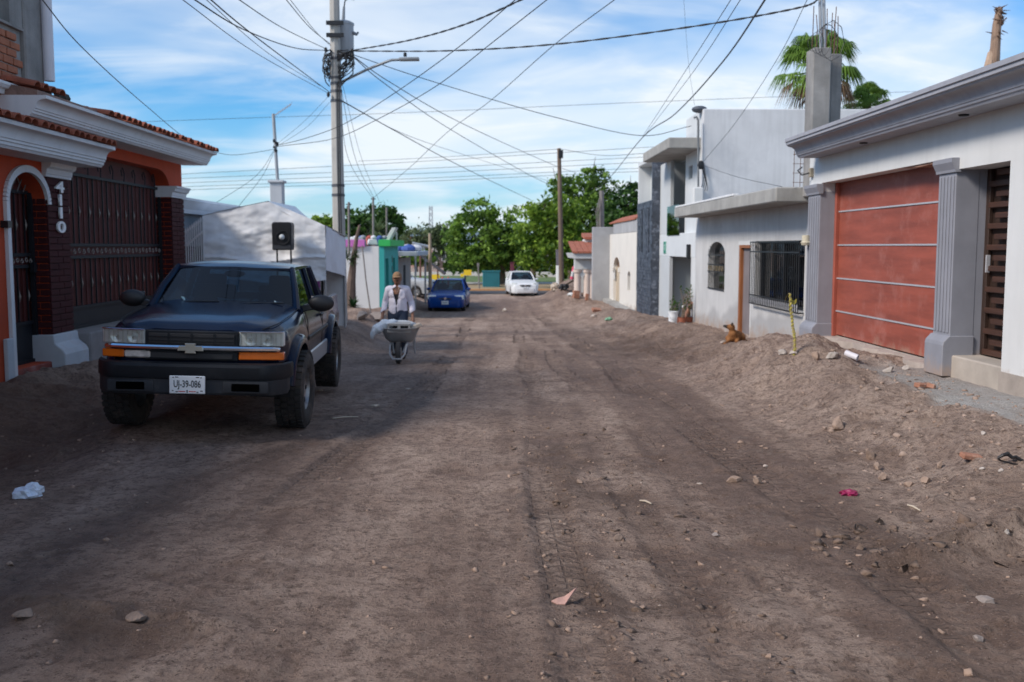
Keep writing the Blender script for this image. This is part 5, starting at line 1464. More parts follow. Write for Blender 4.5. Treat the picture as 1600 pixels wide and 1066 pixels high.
part(MB().box(pk0, pk1, SY - .12, SY - .001, zst_ - .02, zst_ + .25), 'pink_fascia', mat('pink_purple', (.55, .16, .48), .7, .06), ts, bevel=.01)
part(MB().box(-9, sx - .21, SY + .02, ye, zst_ - .1, zst_ + .02), 'roof', concrete_d, ts)
for k in range(3):
    p = atx(613 + 0 * k, 405 + 16 * k, sx); part(MB().box(sx + .001, sx + .02, SY + 2.85, SY + 3.1, p.z - .14, p.z + .14), 'wall_sign', mat('sign_teal', (.05, .18, .17), .6), ts)
wrp = at(612, 368, 41); q = empty('white_ramp_panel', at(606, 381, 41)); tag(q, 'white slanted panel leaning up from the shop roof', 'panel')
part(MB().prism([(at(603, 382, 41).x, zst_ + .25), (at(610, 382, 41).x, zst_ + .25), (at(620, 356, 41).x, zy(620, 356, 41)), (at(614, 356, 41).x, zy(614, 356, 41))], 40.6, 41.6, 'y'), 'panel_sheet', white_st, q, bevel=.01)
part(MB().tube([at(619, 362, 41.2), at(620, 381, 41.2)], .04, 6), 'panel_prop', white_st, q)
# junk on the roof of the shop: sacks, buckets, crates
rr = random.Random(17)
jm = [mat('junk_blue', (.05, .10, .32), .7), mat('junk_white', (.6, .6, .62), .7), mat('junk_red', (.4, .08, .06), .7), mat('junk_grey', (.25, .27, .3), .7)]
jl = ['blue plastic sack', 'white plastic jug', 'red plastic crate', 'grey cloth bundle']
jw = ['at the left end of', 'left of the middle of', 'in the middle of', 'right of the middle of', 'near the white ramp on', 'at the pink edge of', 'beside the agave behind']
for k in range(7):
    x = at(553 + 7 * k, 378, 39).x; y_ = 39 + rr.uniform(-.4, .8)
    mb = MB()
    mb.obox((x, y_, zst_ + .02 + .15), (rr.uniform(.22, .42), .35, .3 + rr.uniform(-.08, .1)), (0, 0, rr.uniform(-.5, .5)), taper=.75)
    mb.ball((x + .06, y_ - .02, zst_ + .34), (.13, .13, .09), 8, 5)
    i = (k * 3 + 1) % 4
    tag(mb.build(['plastic_sack', 'plastic_jug', 'plastic_crate', 'cloth_bundle'][i], jm[i], bevel=.03, smooth=True), jl[i] + ' ' + jw[k] + ' the shop roof', ['sack', 'jug', 'crate', 'bundle'][i], 'junk on the shop roof')

# grey house after the shop, with canopy
g4 = empty('grey_corner_house', (-4.6, 50, -1)); tag(g4, 'low grey house with pale fascia after the teal shop', 'house')
gx4 = at(638, 420, 50).x; gy0_, gy1_ = 44.5, 51.5
g4m = mat('house_grey_beige', (.34, .31, .29), .9, .12, 1.2, .1)
part(MB().box(-10, gx4, gy0_, gy1_, -1.4, zx(640, 402, gx4)), 'wall', g4m, g4)
part(MB().box(-10, gx4 + .9, gy0_ - .3, gy1_ + .2, zx(640, 402, gx4 + .9), zx(640, 394, gx4 + .9)), 'fascia_slab', mat('fascia_blue_grey', (.40, .45, .50), .8, .1, 2), g4, bevel=.02)
part(MB().box(gx4 - .02, gx4 + .02, 47.2, 48.2, -1.2, .85), 'door', dark_in, g4)
part(MB().tube([(gx4 + .75, gy1_ - .1, -1.3), (gx4 + .75, gy1_ - .1, 1.2)], .05, 8), 'porch_post', mat('galvanised', 0), g4)
part(MB().tube([(gx4 + .75, gy0_ + .2, -1.3), (gx4 + .75, gy0_ + .2, 1.2)], .03, 8), 'porch_post', mat('galvanised', 0), g4)
rr = random.Random(27)
for k, (nm, lb, px, m_) in enumerate((('tarp_bundle', 'blue tarp bundle on the grey house roof', 632, 0), ('plastic_sheet', 'crumpled white plastic sheet on the grey house roof', 640, 1), ('water_tank', 'pale tank on the grey house roof near the parapet', 626, 3))):
    c = at(px, 391, 47 + k); z_ = zx(640, 394, gx4 + .9)
    mb = MB()
    for j in range(5): mb.ball((c.x + rr.uniform(-.3, .3), c.y + rr.uniform(-.3, .3), z_ + .12), (rr.uniform(.2, .35), .3, rr.uniform(.12, .25)), 8, 5)
    tag(mb.build(nm, jm[m_], smooth=True), lb, ['bundle', 'sheet', 'tank'][k])
# white sign frame and sloping dark awning
aw_ = empty('sloping_awning', (-5, 61, -1)); tag(aw_, 'dark sloping awning propped on posts past the grey house', 'awning')
p = [at(655, 396, 62), at(657, 400, 60), at(697, 426, 62), at(694, 428, 60)]
part(MB().add([p[0], p[1], p[3], p[2], p[0] - Vector((0, 0, .08)), p[1] - Vector((0, 0, .08)), p[3] - Vector((0, 0, .08)), p[2] - Vector((0, 0, .08))], [(0, 1, 2, 3), (7, 6, 5, 4), (0, 4, 5, 1), (1, 5, 6, 2), (2, 6, 7, 3), (3, 7, 4, 0)]), 'awning_sheet', mat('awning_brown', (.10, .075, .07), .85, .2, 2), aw_)
for px, py, Y in ((657, 398, 60), (672, 410, 61), (684, 420, 61.5), (656, 398, 62)):
    q = at(px, py, Y); part(MB().tube([q, (q.x, q.y, -1.35)], .05, 6), 'awning_post', mat('rust_post', (.15, .07, .05), .8), aw_)
sf = empty('sign_frame', at(655, 400, 64)); tag(sf, 'white tilted sign board frame above the sloping awning', 'sign')
for (xa, ya, xb, yb, w_) in ((644, 380, 672, 386, .09), (642, 393, 668, 397, .16), (645, 381, 643, 394, .08), (654, 382, 652, 395, .22), (661, 384, 664, 396, .06)):
    a, b = at(xa, ya, 64), at(xb, yb, 64); part(MB().tube([a, b], w_, 4), 'frame_member', white_st, sf)
q = at(649, 395, 64.2); part(MB().tube([q, (q.x, q.y, -1.3)], .07, 6), 'sign_post', mat('galvanised', 0), sf)
tp = empty('timber_post', at(672, 440, 52)); tag(tp, 'pale timber post standing in front of the awning', 'post')
part(MB().tube([at(671.5, 365, 52), at(672, 400, 52), (at(672, 440, 52).x, 52, gz(-3.2, 52) - .2)], [.07, .09, .1], 8), 'post_shaft', mat('pale_timber', (.38, .29, .2), .9, .2, 2), tp, smooth=True)

# little roof posts left of centre
for (px, p0_, p1_, Y, lb) in ((583, 308, 372, 41, 'thin grey post carrying drop cables above the shop roof'), (545, 316, 378, 36, 'short grey pole end beside the concrete utility pole'), (604, 324, 378, 44, 'faint thin mast right of the cable post on the shop roof')):
    a, b = at(px, p0_, Y), at(px, p1_, Y); q = empty('roof_post', b); tag(q, lb, 'post')
    part(MB().tube([a, b - Vector((0, 0, .5))], .045, 6), 'post_shaft', mat('grey_wood', 0), q)
    part(MB().box(a.x - .09, a.x + .09, Y - .02, Y + .02, a.z - .1, a.z - .06), 'post_crossbar', iron, q)
# lattice tower far away
lt = empty('lattice_tower', at(673, 440, 240)); tag(lt, 'faint far lattice mast left of the round tree', 'tower')
ltm = mat('tower_grey', (.35, .38, .42), .7)
Y = 240; b0, b1 = at(668.5, 450, Y), at(677.5, 450, Y); t0, t1 = at(671, 322, Y), at(675, 322, Y)
for k in range(4):
    q0 = (b0 if k % 2 else b1) + Vector((0, 1.2 * (k // 2), 0)); q1 = (t0 if k % 2 else t1) + Vector((0, .6 * (k // 2), 0)); part(MB().tube([q0, q1], .10, 4), 'tower_leg', ltm, lt)
for k in range(14):
    f0, f1 = k / 14, (k + 1) / 14
    a, b = b0.lerp(t0, f0), b1.lerp(t1, f1); c, d = b1.lerp(t1, f0), b0.lerp(t0, f1)
    part(MB().tube([a, b], .06, 4), 'tower_brace', ltm, lt); part(MB().tube([c, d], .06, 4), 'tower_brace', ltm, lt)

# ================================================================== far side street furniture and houses
yel = mat('sign_yellow', (.80, .55, .02), .55, .04)
ys_ = empty('yellow_sign', at(727, 445, 76)); tag(ys_, 'yellow sign board with small side plates on a dark post', 'sign')
c = at(730.5, 426, 76); part(MB().box(c.x - .28, c.x + .3, 75.95, 76, c.z - .22, c.z + .2), 'sign_board', yel, ys_, bevel=.01)
c2 = at(722, 430, 76); part(MB().box(c2.x - .13, c2.x + .13, 75.97, 76, c2.z - .12, c2.z + .1), 'side_plate', yel, ys_)
part(MB().tube([at(727, 431, 76), at(726, 446, 76)], .07, 8), 'sign_post', iron, ys_)
yb = empty('yellow_barrier', at(680, 440, 70)); tag(yb, 'low yellow barrier board by the awning posts', 'barrier')
a, b = at(673.5, 438, 70), at(687, 429, 70); part(MB().box(a.x, b.x, 69.95, 70, a.z, b.z), 'barrier_board', yel, yb, bevel=.01)
for x in (a.x + .08, b.x - .08): part(MB().box(x - .03, x + .03, 69.96, 70.02, -1.3, a.z - .002), 'barrier_leg', iron, yb)
for px, lb in ((691.5, 'left red bollard behind the blue car'), (700.5, 'right red bollard behind the blue car')):
    p = at(px, 433, 72); e = empty('red_bollard', (p.x, 72, -1.2)); tag(e, lb, 'bollard', 'red bollards')
    part(MB().lathe([(.07, -1.25), (.07, p.z - .03), (.04, p.z)], 8, (p.x, 72, 0)), 'bollard_shaft', mat('bollard_red', (.55, .06, .03), .6), e)
    part(MB().lathe([(.13, -1.26), (.13, -1.2), (.08, -1.17)], 8, (p.x, 72, 0)), 'bollard_base', iron, e)
tb = empty('teal_container', at(767, 444, 73)); tag(tb, 'teal metal container standing beside the round tree trunk', 'container')
a, b = at(754, 444, 73), at(781, 424.5, 73)
tbm = mat('container_teal', (.03, .20, .24), .7, .12, 1.5, .1)
part(MB().box(a.x, b.x, 73, 74, -1.25, b.z), 'container_body', tbm, tb, bevel=.02)
for k in range(8): x = a.x + .08 + (b.x - a.x - .16) * k / 7; part(MB().box(x - .02, x + .02, 72.97, 72.999, -1.2, b.z - .03), 'container_rib', tbm, tb)
part(MB().box(a.x - .05, b.x + .05, 72.95, 74.05, b.z + .001, b.z + .05), 'container_lid', tbm, tb)
mr_ = empty('maroon_post', at(801, 440, 72)); tag(mr_, 'square maroon post just left of the white car', 'post')
a, b = at(797.5, 440, 72), at(803.5, 411, 72); part(MB().box(a.x, b.x, 72, 72.3, -1.3, b.z), 'post_shaft', mat('maroon_paint', (.15, .03, .06), .6), mr_, bevel=.015)
part(MB().box(a.x - .03, b.x + .03, 71.97, 72.33, b.z + .001, b.z + .05), 'post_cap', mat('maroon_paint', 0), mr_)
gp = empty('grey_post', at(749, 452, 69)); tag(gp, 'slender grey post at the kerb left of the teal container', 'post')
part(MB().tube([at(747, 412, 69), at(749, 453, 69)], .05, 8), 'post_shaft', mat('grey_wood', 0), gp)
part(MB().box(at(745, 413, 69).x, at(749, 413, 69).x, 68.97, 68.99, zy(747, 416, 69), zy(747, 411, 69)), 'post_plate', mat('grey_wood', 0), gp)

# far houses beyond the lawn
def far_house(px0, px1, pyt, Y, colr, label, nwin, roofcol=None, depth=8):
    a, b = at(px0, 440, Y), at(px1, pyt, Y)
    e = empty('far_house', ((a.x + b.x) / 2, Y, -1.2)); tag(e, label, 'house')
    wm = mat('far_wall_' + label[:12].replace(' ', '_'), colr, .9, .1, .8, .05)
    part(MB().box(a.x, b.x, Y, Y + depth, -1.4, b.z), 'wall', wm, e)
    part(MB().box(a.x - .25, b.x + .25, Y - .3, Y + depth, b.z + .001, b.z + .22), 'roof', roofcol or concrete, e)
    w = (b.x - a.x) / nwin
    for k in range(nwin):
        x = a.x + w * (k + .5)
        if k == nwin // 2: part(MB().box(x - .45, x + .45, Y - .03, Y - .001, -1.3, .75), 'door', mat('far_door', (.10, .07, .06), .7), e)
        else:
            f = part(MB().box(x - .55, x + .55, Y - .04, Y - .001, -.3, .8), 'window', mat('far_frame', (.5, .5, .5), .7), e)
            part(MB().box(x - .47, x + .47, Y - .05, Y - .041, -.22, .72), 'pane', mat('far_pane', (.04, .05, .06), .2), f)
    return e
tilef = mat('clay_tile', 0)
far_house(640, 676, 372, 150, (.55, .33, .28), 'far salmon house under the lattice mast', 3, tilef)
far_house(676, 700, 384, 140, (.60, .58, .55), 'far cream house right of the timber post', 3)
far_house(698, 742, 398, 120, (.40, .40, .42), 'far grey house behind the yellow sign', 4)
far_house(744, 800, 402, 128, (.58, .47, .38), 'far tan house behind the teal container', 5, tilef)
far_house(800, 862, 400, 118, (.50, .52, .54), 'far pale house behind the white car', 5)
far_house(862, 935, 396, 125, (.55, .42, .32), 'far ochre house behind the wooden pole', 6, tilef)
far_house(600, 640, 380, 160, (.62, .60, .58), 'far white house left of the salmon one', 3)
lw = MB().box(-40, 60, 96, 96.25, -1.3, -.72).build('low_wall', mat('low_wall_white', (.62, .60, .56), .9, .1, 1), bevel=.02); tag(lw, 'low pale garden wall beyond the lawn', 'wall', kind='thing')
# ================================================================== TREES
bark = mat('bark', (.10, .075, .055), .95, .3, 3, .5, 20, stretch=(3, 3, .6))
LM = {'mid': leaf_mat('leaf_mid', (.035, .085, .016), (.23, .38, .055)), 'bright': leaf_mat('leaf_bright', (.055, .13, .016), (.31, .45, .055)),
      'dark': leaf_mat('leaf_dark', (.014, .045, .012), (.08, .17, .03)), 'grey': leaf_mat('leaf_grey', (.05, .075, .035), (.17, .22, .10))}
def leaf_cloud(name, m, parent, lobes, nclump, per, lsize, seed, spread=.42, droop=.0):
    rs = np.random.RandomState(seed)
    V = []; T = []
    nclump = int(nclump * .7)
    wts = np.array([l[3] * l[4] * l[5] for l in lobes]) ** .7; wts /= wts.sum()
    ids = rs.choice(len(lobes), nclump, p=wts)
    d = rs.normal(size=(nclump, 3)); d /= np.linalg.norm(d, axis=1)[:, None]
    rad = rs.uniform(.35, 1.0, nclump) ** .55 * np.where(rs.uniform(0, 1, nclump) < .22, rs.uniform(1.05, 1.4, nclump), 1)
    lob = np.array(lobes)[ids]
    C = lob[:, :3] + d * rad[:, None] * lob[:, 3:6]
    csz = rs.uniform(.35, 1.3, nclump) * spread / np.clip(rad, 1, 2) ** 2
    tint_c = np.clip(rs.normal(.45, .30, nclump), 0, 1)
    n = nclump * per
    ci = np.repeat(np.arange(nclump), per)
    P = C[ci] + rs.normal(size=(n, 3)) * csz[ci][:, None] * np.array([.5, .5, .34])
    P[:, 2] -= droop * rs.uniform(0, 1, n) ** 2
    a = rs.normal(size=(n, 3)); a /= np.linalg.norm(a, axis=1)[:, None]
    b = rs.normal(size=(n, 3)); b -= a * (a * b).sum(1)[:, None]; b /= np.linalg.norm(b, axis=1)[:, None]
    s = lsize * (.45 + 1.1 * rs.uniform(0, 1, n) ** 1.5)[:, None]
    q = np.stack([P - a * s, P + b * s * .5, P + a * s, P - b * s * .5], 1).reshape(-1, 3)
    me = bpy.data.meshes.new(name)
    me.vertices.add(4 * n); me.vertices.foreach_set('co', (q - np.array(root_off(parent))).astype(np.float32).ravel())
    me.loops.add(4 * n); me.loops.foreach_set('vertex_index', np.arange(4 * n, dtype=np.int32))
    me.polygons.add(n); me.polygons.foreach_set('loop_start', np.arange(0, 4 * n, 4, dtype=np.int32))
    me.update()
    tt_ = np.clip(tint_c[ci] + rs.normal(0, .16, n), 0, 1)
    at_ = me.attributes.new('tint', 'FLOAT', 'POINT'); at_.data.foreach_set('value', np.repeat(tt_, 4).astype(np.float32))
    me.materials.append(m)
    o = bpy.data.objects.new(name, me); COL.objects.link(o); o.parent = parent
    return o
def tree(name, label, base, trunk_h, tr, lobes, kind, nclump, per, lsize, seed, spread=.45, group='trees at the end of the street', lean=(0, 0), droop=0):
    base = Vector(base); e = empty(name, base); tag(e, label, 'tree', group)
    rr = random.Random(seed)
    fork = base + Vector((lean[0], lean[1], trunk_h))
    part(MB().tube([base - Vector((0, 0, .3)), base + Vector((0, 0, .15)), base.lerp(fork, .5) + Vector((rr.uniform(-.08, .08), 0, 0)), fork], [tr * 1.5, tr * 1.15, tr, tr * .8], 9), 'trunk', bark, e, smooth=True)
    for l in lobes:
        c = Vector(l[:3]); mid = fork.lerp(c, .5) + Vector((rr.uniform(-.3, .3), rr.uniform(-.3, .3), rr.uniform(0, .3)))
        part(MB().tube([fork - Vector((0, 0, .2)), mid, c, c + (c - mid) * .5], [tr * .6, tr * .4, tr * .2, tr * .06], 6), 'limb', bark, e, smooth=True)
    leaf_cloud('crown', LM[kind], e, lobes, nclump, per, lsize, seed, spread, droop)
    return e
def L3(px, py, Y, rx, rz, ry=None):
    p = at(px, py, Y); k = Y / FPX
    return (p.x, p.y, p.z, rx * k, (ry or rx) * k * .9, rz * k)
Y = 78
tree('round_tree', 'round green tree whose trunk stands beside the teal container', (at(785, 440, Y).x, Y, -1.2), 1.7, .22,
     [L3(742, 372, Y, 45, 40), L3(783, 385, Y, 40, 38), L3(725, 398, Y, 32, 26), L3(748, 336, Y, 28, 22), L3(790, 350, Y, 28, 26), L3(765, 405, Y, 45, 20), L3(815, 395, Y, 26, 26)], 'mid', 520, 34, .17, 5, .6)
Y = 70
tree('bright_tree', 'bright yellow green tree spreading left of the wooden pole', (at(835, 440, Y).x, Y + 3, -1.2), 1.9, .2,
     [L3(832, 352, Y, 34, 30), L3(868, 345, Y, 32, 36), L3(828, 385, Y, 28, 30), L3(862, 390, Y, 38, 34), L3(898, 385, Y, 30, 34), L3(850, 325, Y, 26, 20), L3(885, 330, Y, 24, 24)], 'bright', 480, 34, .15, 6, .55, droop=.3)
Y = 76
tree('feathery_tree', 'tall feathery tree rising behind the wooden pole', (at(893, 440, Y).x, Y, -1.2), 2.4, .25,
     [L3(895, 296, Y, 36, 20), L3(932, 290, Y, 32, 22), L3(870, 288, Y, 24, 12), L3(912, 320, Y, 45, 30), L3(938, 330, Y, 40, 32), L3(905, 360, Y, 55, 36), L3(955, 350, Y, 30, 34), L3(925, 275, Y, 22, 14), L3(920, 395, Y, 50, 30)], 'mid', 620, 36, .14, 7, .5)
Y = 66
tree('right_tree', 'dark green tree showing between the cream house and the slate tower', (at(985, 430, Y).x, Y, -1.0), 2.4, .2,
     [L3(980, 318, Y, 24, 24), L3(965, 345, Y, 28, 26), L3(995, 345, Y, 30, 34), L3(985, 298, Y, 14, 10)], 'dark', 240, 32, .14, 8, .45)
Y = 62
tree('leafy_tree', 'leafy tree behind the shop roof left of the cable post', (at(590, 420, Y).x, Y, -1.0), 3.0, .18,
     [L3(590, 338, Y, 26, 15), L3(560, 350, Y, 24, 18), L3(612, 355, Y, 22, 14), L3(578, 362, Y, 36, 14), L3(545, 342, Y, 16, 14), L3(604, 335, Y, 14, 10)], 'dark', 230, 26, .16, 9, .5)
tree('small_tree', 'small light green tree left of the utility pole above the tent', (at(502, 400, 45).x, 45, -.6), 2.6, .1,
     [L3(502, 346, 45, 13, 9), L3(492, 352, 45, 10, 7), L3(510, 352, 45, 10, 8)], 'bright', 70, 24, .11, 10, .3)
Y = 110
tree('hazy_tree', 'hazy thin crowned tree left of the round tree', (at(668, 430, Y).x, Y, -1.2), 3.0, .2,
     [L3(665, 368, Y, 36, 14), L3(645, 372, Y, 20, 14), L3(690, 366, Y, 24, 14), L3(672, 390, Y, 30, 20), L3(705, 385, Y, 22, 22)], 'grey', 260, 24, .2, 11, .7)
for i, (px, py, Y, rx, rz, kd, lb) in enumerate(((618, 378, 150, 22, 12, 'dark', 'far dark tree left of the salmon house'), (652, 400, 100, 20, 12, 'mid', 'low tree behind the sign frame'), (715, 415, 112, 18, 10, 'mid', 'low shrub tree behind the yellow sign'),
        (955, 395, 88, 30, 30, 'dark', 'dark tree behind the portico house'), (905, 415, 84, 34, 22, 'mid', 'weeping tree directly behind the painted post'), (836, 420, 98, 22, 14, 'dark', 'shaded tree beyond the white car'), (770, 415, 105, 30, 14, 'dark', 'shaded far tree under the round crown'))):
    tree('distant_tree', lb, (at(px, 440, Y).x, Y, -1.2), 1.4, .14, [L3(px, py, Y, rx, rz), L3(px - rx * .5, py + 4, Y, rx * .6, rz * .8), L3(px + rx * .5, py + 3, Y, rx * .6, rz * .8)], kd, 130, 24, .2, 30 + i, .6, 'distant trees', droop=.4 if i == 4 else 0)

# ---------------------------------------------------------------- fan palm
def fan_palm(name, label, px, py, Y, rpx, seed, nf, trunk_py, dead=True, trunk_r=.2):
    c = at(px, py, Y); k = Y / FPX; r = rpx * k
    e = empty(name, (c.x, Y, 0)); tag(e, label, 'palm tree')
    rr = random.Random(seed)
    part(MB().tube([(c.x + .2, Y, -1), (c.x + .05, Y, c.z - 2), (c.x, Y, c.z)], [trunk_r * 1.3, trunk_r, trunk_r * .9], 10), 'trunk', bark, e, smooth=True)
    V = MB(); VD = MB()
    for i in range(nf):
        az = rr.uniform(0, 6.283); el = rr.uniform(-.75, 1.25)
        dead_ = el < -.45
        L_ = r * rr.uniform(.5, .68)
        d = Vector((math.cos(az) * math.cos(el), math.sin(az) * math.cos(el), math.sin(el)))
        p1 = c + d * L_; side_ = d.cross(Vector((0, 0, 1))).normalized(); upv = side_.cross(d).normalized()
        M = VD if dead_ else V
        M.tube([c, p1], [.03, .015], 4)
        nb = 15; fl = r * rr.uniform(.42, .55)
        for b in range(nb):
            a = -1.35 + 2.7 * b / (nb - 1)
            bd = (d * math.cos(a) + side_ * math.sin(a)).normalized()
            wv = side_ * math.cos(a) - d * math.sin(a)
            m1 = p1 + bd * fl * .55 + upv * .03; m2 = p1 + bd * fl - Vector((0, 0, fl * (.45 + .4 * rr.random())))
            w = .022 * r
            M.add([p1 - wv * w * .2, p1 + wv * w * .2, m1 + wv * w, m1 - wv * w, m2], [(0, 1, 2, 3), (3, 2, 4)])
    o = part(V, 'fronds', LM['grey' if False else 'mid'], e)
    a_ = o.data.attributes.new('tint', 'FLOAT', 'POINT'); a_.data.foreach_set('value', np.clip(np.random.RandomState(seed).normal(.5, .2, len(o.data.vertices)), 0, 1).astype(np.float32))
    if VD.v: part(VD, 'dead_fronds', mat('dead_frond', (.22, .14, .08), .9, .3, 4), e)
    return e
fan_palm('fan_palm', 'tall fan palm rising behind the concrete column', 1278, 112, 40, 68, 4, 74, 190)
fan_palm('fan_palm', 'smaller dark fan palm right of the concrete columns', 1356, 166, 42, 40, 5, 60, 190, trunk_r=.15)

# dead palm trunk above the grey cornice
Y = 24; c = at(1548, 100, Y)
dp = empty('dead_palm', (c.x, Y, 0)); tag(dp, 'dead palm trunk with frayed top above the grey cornice', 'palm tree')
dpm = mat('dead_palm_bark', (.26, .17, .12), .95, .3, 6, .6, 25, stretch=(2, 2, .5))
part(MB().tube([at(1549, 200, Y), at(1550, 110, Y), at(1555, 76, Y), at(1557.5, 40, Y), at(1562, 12, Y)], [.17, .17, .115, .10, .07], 10), 'trunk', dpm, dp, smooth=True)
part(MB().tube([at(1545, 150, Y), at(1545, 105, Y - .05), at(1548, 84, Y), at(1553, 76, Y)], [.14, .12, .08, .02], 8), 'bark_flap', mat('pale_bark', (.36, .25, .18), .95, .3, 5, .4, 30), dp, smooth=True)
rr = random.Random(31); mb = MB()
for k in range(80):
    c = at(1562 + rr.uniform(-6, 7), 24 + rr.uniform(-12, 14), Y + rr.uniform(-.1, .1)); d = Vector((rr.uniform(-1, 1), rr.uniform(-.6, .6), rr.uniform(-.6, 1.1))).normalized()
    mb.tube([c, c + d * rr.uniform(.06, .2)], [rr.uniform(.012, .03), .003], 4)
for px, py in ((1550, 52), (1560, 50), (1558, 56), (1566, 48), (1573, 28)):
    c = at(px, py, Y - .12); d = Vector((rr.uniform(-1, 1), 0, rr.uniform(-.8, .4))).normalized(); mb.tube([c, c + d * .16], [.018, .004], 4)
part(mb, 'frayed_crown', mat('frayed_fibre', (.13, .075, .05), .95, .4, 5), dp)

# thick footed yucca in front of the shop
Y = 32; b = at(546, 492, Y)
yt = empty('yucca_tree', (b.x, Y, gz(b.x, Y))); tag(yt, 'thick footed yucca trunk with leafy rosettes before the white shop wall', 'yucca')
part(MB().tube([(b.x, Y, gz(b.x, Y) - .2), at(547, 478, Y), at(549, 440, Y), at(553, 400, Y), at(557, 372, Y), at(562, 352, Y)], [.24, .20, .14, .085, .06, .04], 10), 'trunk', mat('yucca_bark', (.15, .105, .085), .95, .3, 3, .5, 20), yt, smooth=True)
def rosette(mb, c, n, L_, w, seed, up_=.3):
    rr = random.Random(seed)
    for k in range(n):
        az = rr.uniform(0, 6.283); el = rr.uniform(-.5, 1.2)
        d = Vector((math.cos(az) * math.cos(el), math.sin(az) * math.cos(el), math.sin(el))); s_ = d.cross(Vector((0, 0, 1))).normalized() * w
        l = L_ * rr.uniform(.7, 1.1); m_ = c + d * l * .5; t_ = c + d * l - Vector((0, 0, l * .12))
        mb.add([c - s_ * .6, c + s_ * .6, m_ + s_, m_ - s_, t_], [(0, 1, 2, 3), (3, 2, 4)])
for i, (px, py, L_) in enumerate(((542, 402, .42), (551, 408, .36), (556, 398, .3))):
    mb = MB(); rosette(mb, at(px, py, Y - .1), 34, L_, .022, 40 + i); o = part(mb, 'rosette', LM['grey'], yt)
    a_ = o.data.attributes.new('tint', 'FLOAT', 'POINT'); a_.data.foreach_set('value', np.random.RandomState(i).uniform(0, .5, len(o.data.vertices)).astype(np.float32))
ag = empty('roof_agave', at(590, 380, 43)); tag(ag, 'pale spiky agave plant on the shop roof', 'agave')
part(MB().lathe([(.22, 0), (.3, .35), (.32, .35), (.26, .33)], 12, (at(590, 380, 43).x, 43, zst_ + .02)), 'pot', mat('clay_tile', 0), ag)
mb = MB(); rosette(mb, at(590, 362, 43), 90, .85, .035, 61); o = part(mb, 'leaves', LM['grey'], ag)
a_ = o.data.attributes.new('tint', 'FLOAT', 'POINT'); a_.data.foreach_set('value', np.random.RandomState(5).uniform(.5, 1, len(o.data.vertices)).astype(np.float32))
# ground plants at the yucca foot
gp_ = empty('shrub', at(552, 485, 31.4)); tag(gp_, 'small dark leafy shrub at the foot of the yucca', 'shrub')
mb = MB(); q = at(552, 490, 31.4); rosette(mb, Vector((q.x, q.y, gz(q.x, q.y) + .12)), 60, .42, .03, 66); o = part(mb, 'leaves', LM['dark'], gp_)
o.data.attributes.new('tint', 'FLOAT', 'POINT')
part(MB().tube([(q.x, q.y, gz(q.x, q.y) - .1), (q.x, q.y, gz(q.x, q.y) + .2)], .03, 6), 'stem', bark, gp_)
# leaning stick
lk = MB().tube([at(566, 384, 33), at(572, 440, 32.8), (at(580, 498, 32.5).x, 32.5, gz(at(580, 498, 32.5).x, 32.5) - .05)], .025, 6).build('leaning_stick', mat('grey_wood', 0), smooth=True)
tag(lk, 'thin stick leaning against the white shop side wall', 'stick')
# ================================================================== VEHICLES (local axes: nose towards -y, ground at z 0, origin under the front axle)
def car_paint(name, col, rough=.28, flake=.1, dust=.12):
    m = mat(name, col, rough, flake, 1.2, 0, metal=0, coat=0, spec=.22, grime=(.20, .17, .15), gamt=dust, gscale=2.2)
    return m
chrome = mat('chrome', (.75, .76, .78), .12, .03, 3, 0, metal=1.0)
rubber = mat('tyre_rubber', (.026, .024, .023), .85, .3, 6, .3, 60, grime=(.13, .10, .085), gamt=.8, gscale=4)
blk_pl = mat('bumper_plastic', (.010, .012, .016), .55, .2, 3, .1, 80, spec=.25, grime=(.06, .055, .05), gamt=.25, gscale=3)
seat_m = mat('seat_cloth', (.012, .013, .017), .9, .2, 4, .1)
lens = mat('headlamp_lens', (.48, .50, .44), .15, .12, 5, 0, coat=.6, grime=(.30, .30, .24), gamt=.5, gscale=9)
amber = mat('amber_lens', (.62, .13, .01), .2, .15, 6, 0, coat=.6)
plate_w = mat('plate_white', (.72, .74, .76), .5, .04, 3, 0)
plate_k = mat('plate_black', (.02, .02, .022), .6, .1, 3, 0)
ws_glass = glass_mat('windscreen_glass', (.20, .32, .40), 1.55, .01)
def loft(mb, ys, secs):
    n = len(secs[0]); full = []
    for y, s in zip(ys, secs):
        row = [(-x, y, z) for x, z in s] + [(x, y, z) for x, z in reversed(s[:-1])]
        full.append(row)
    m = len(full[0]); vs = [p for r in full for p in r]; fs = []
    for i in range(len(ys) - 1):
        for k in range(m - 1): fs.append((i*m + k, i*m + k + 1, (i+1)*m + k + 1, (i+1)*m + k))
    fs.append(tuple(range(m))[::-1]); fs.append(tuple(range((len(ys)-1)*m, len(ys)*m)))
    mb.add(vs, fs); return mb
def arch_low(y, base, axles, ra, zc):
    z = base
    for a in axles:
        d = abs(y - a)
        if d < ra: z = max(z, zc + math.sqrt(ra * ra - d * d))
    return z
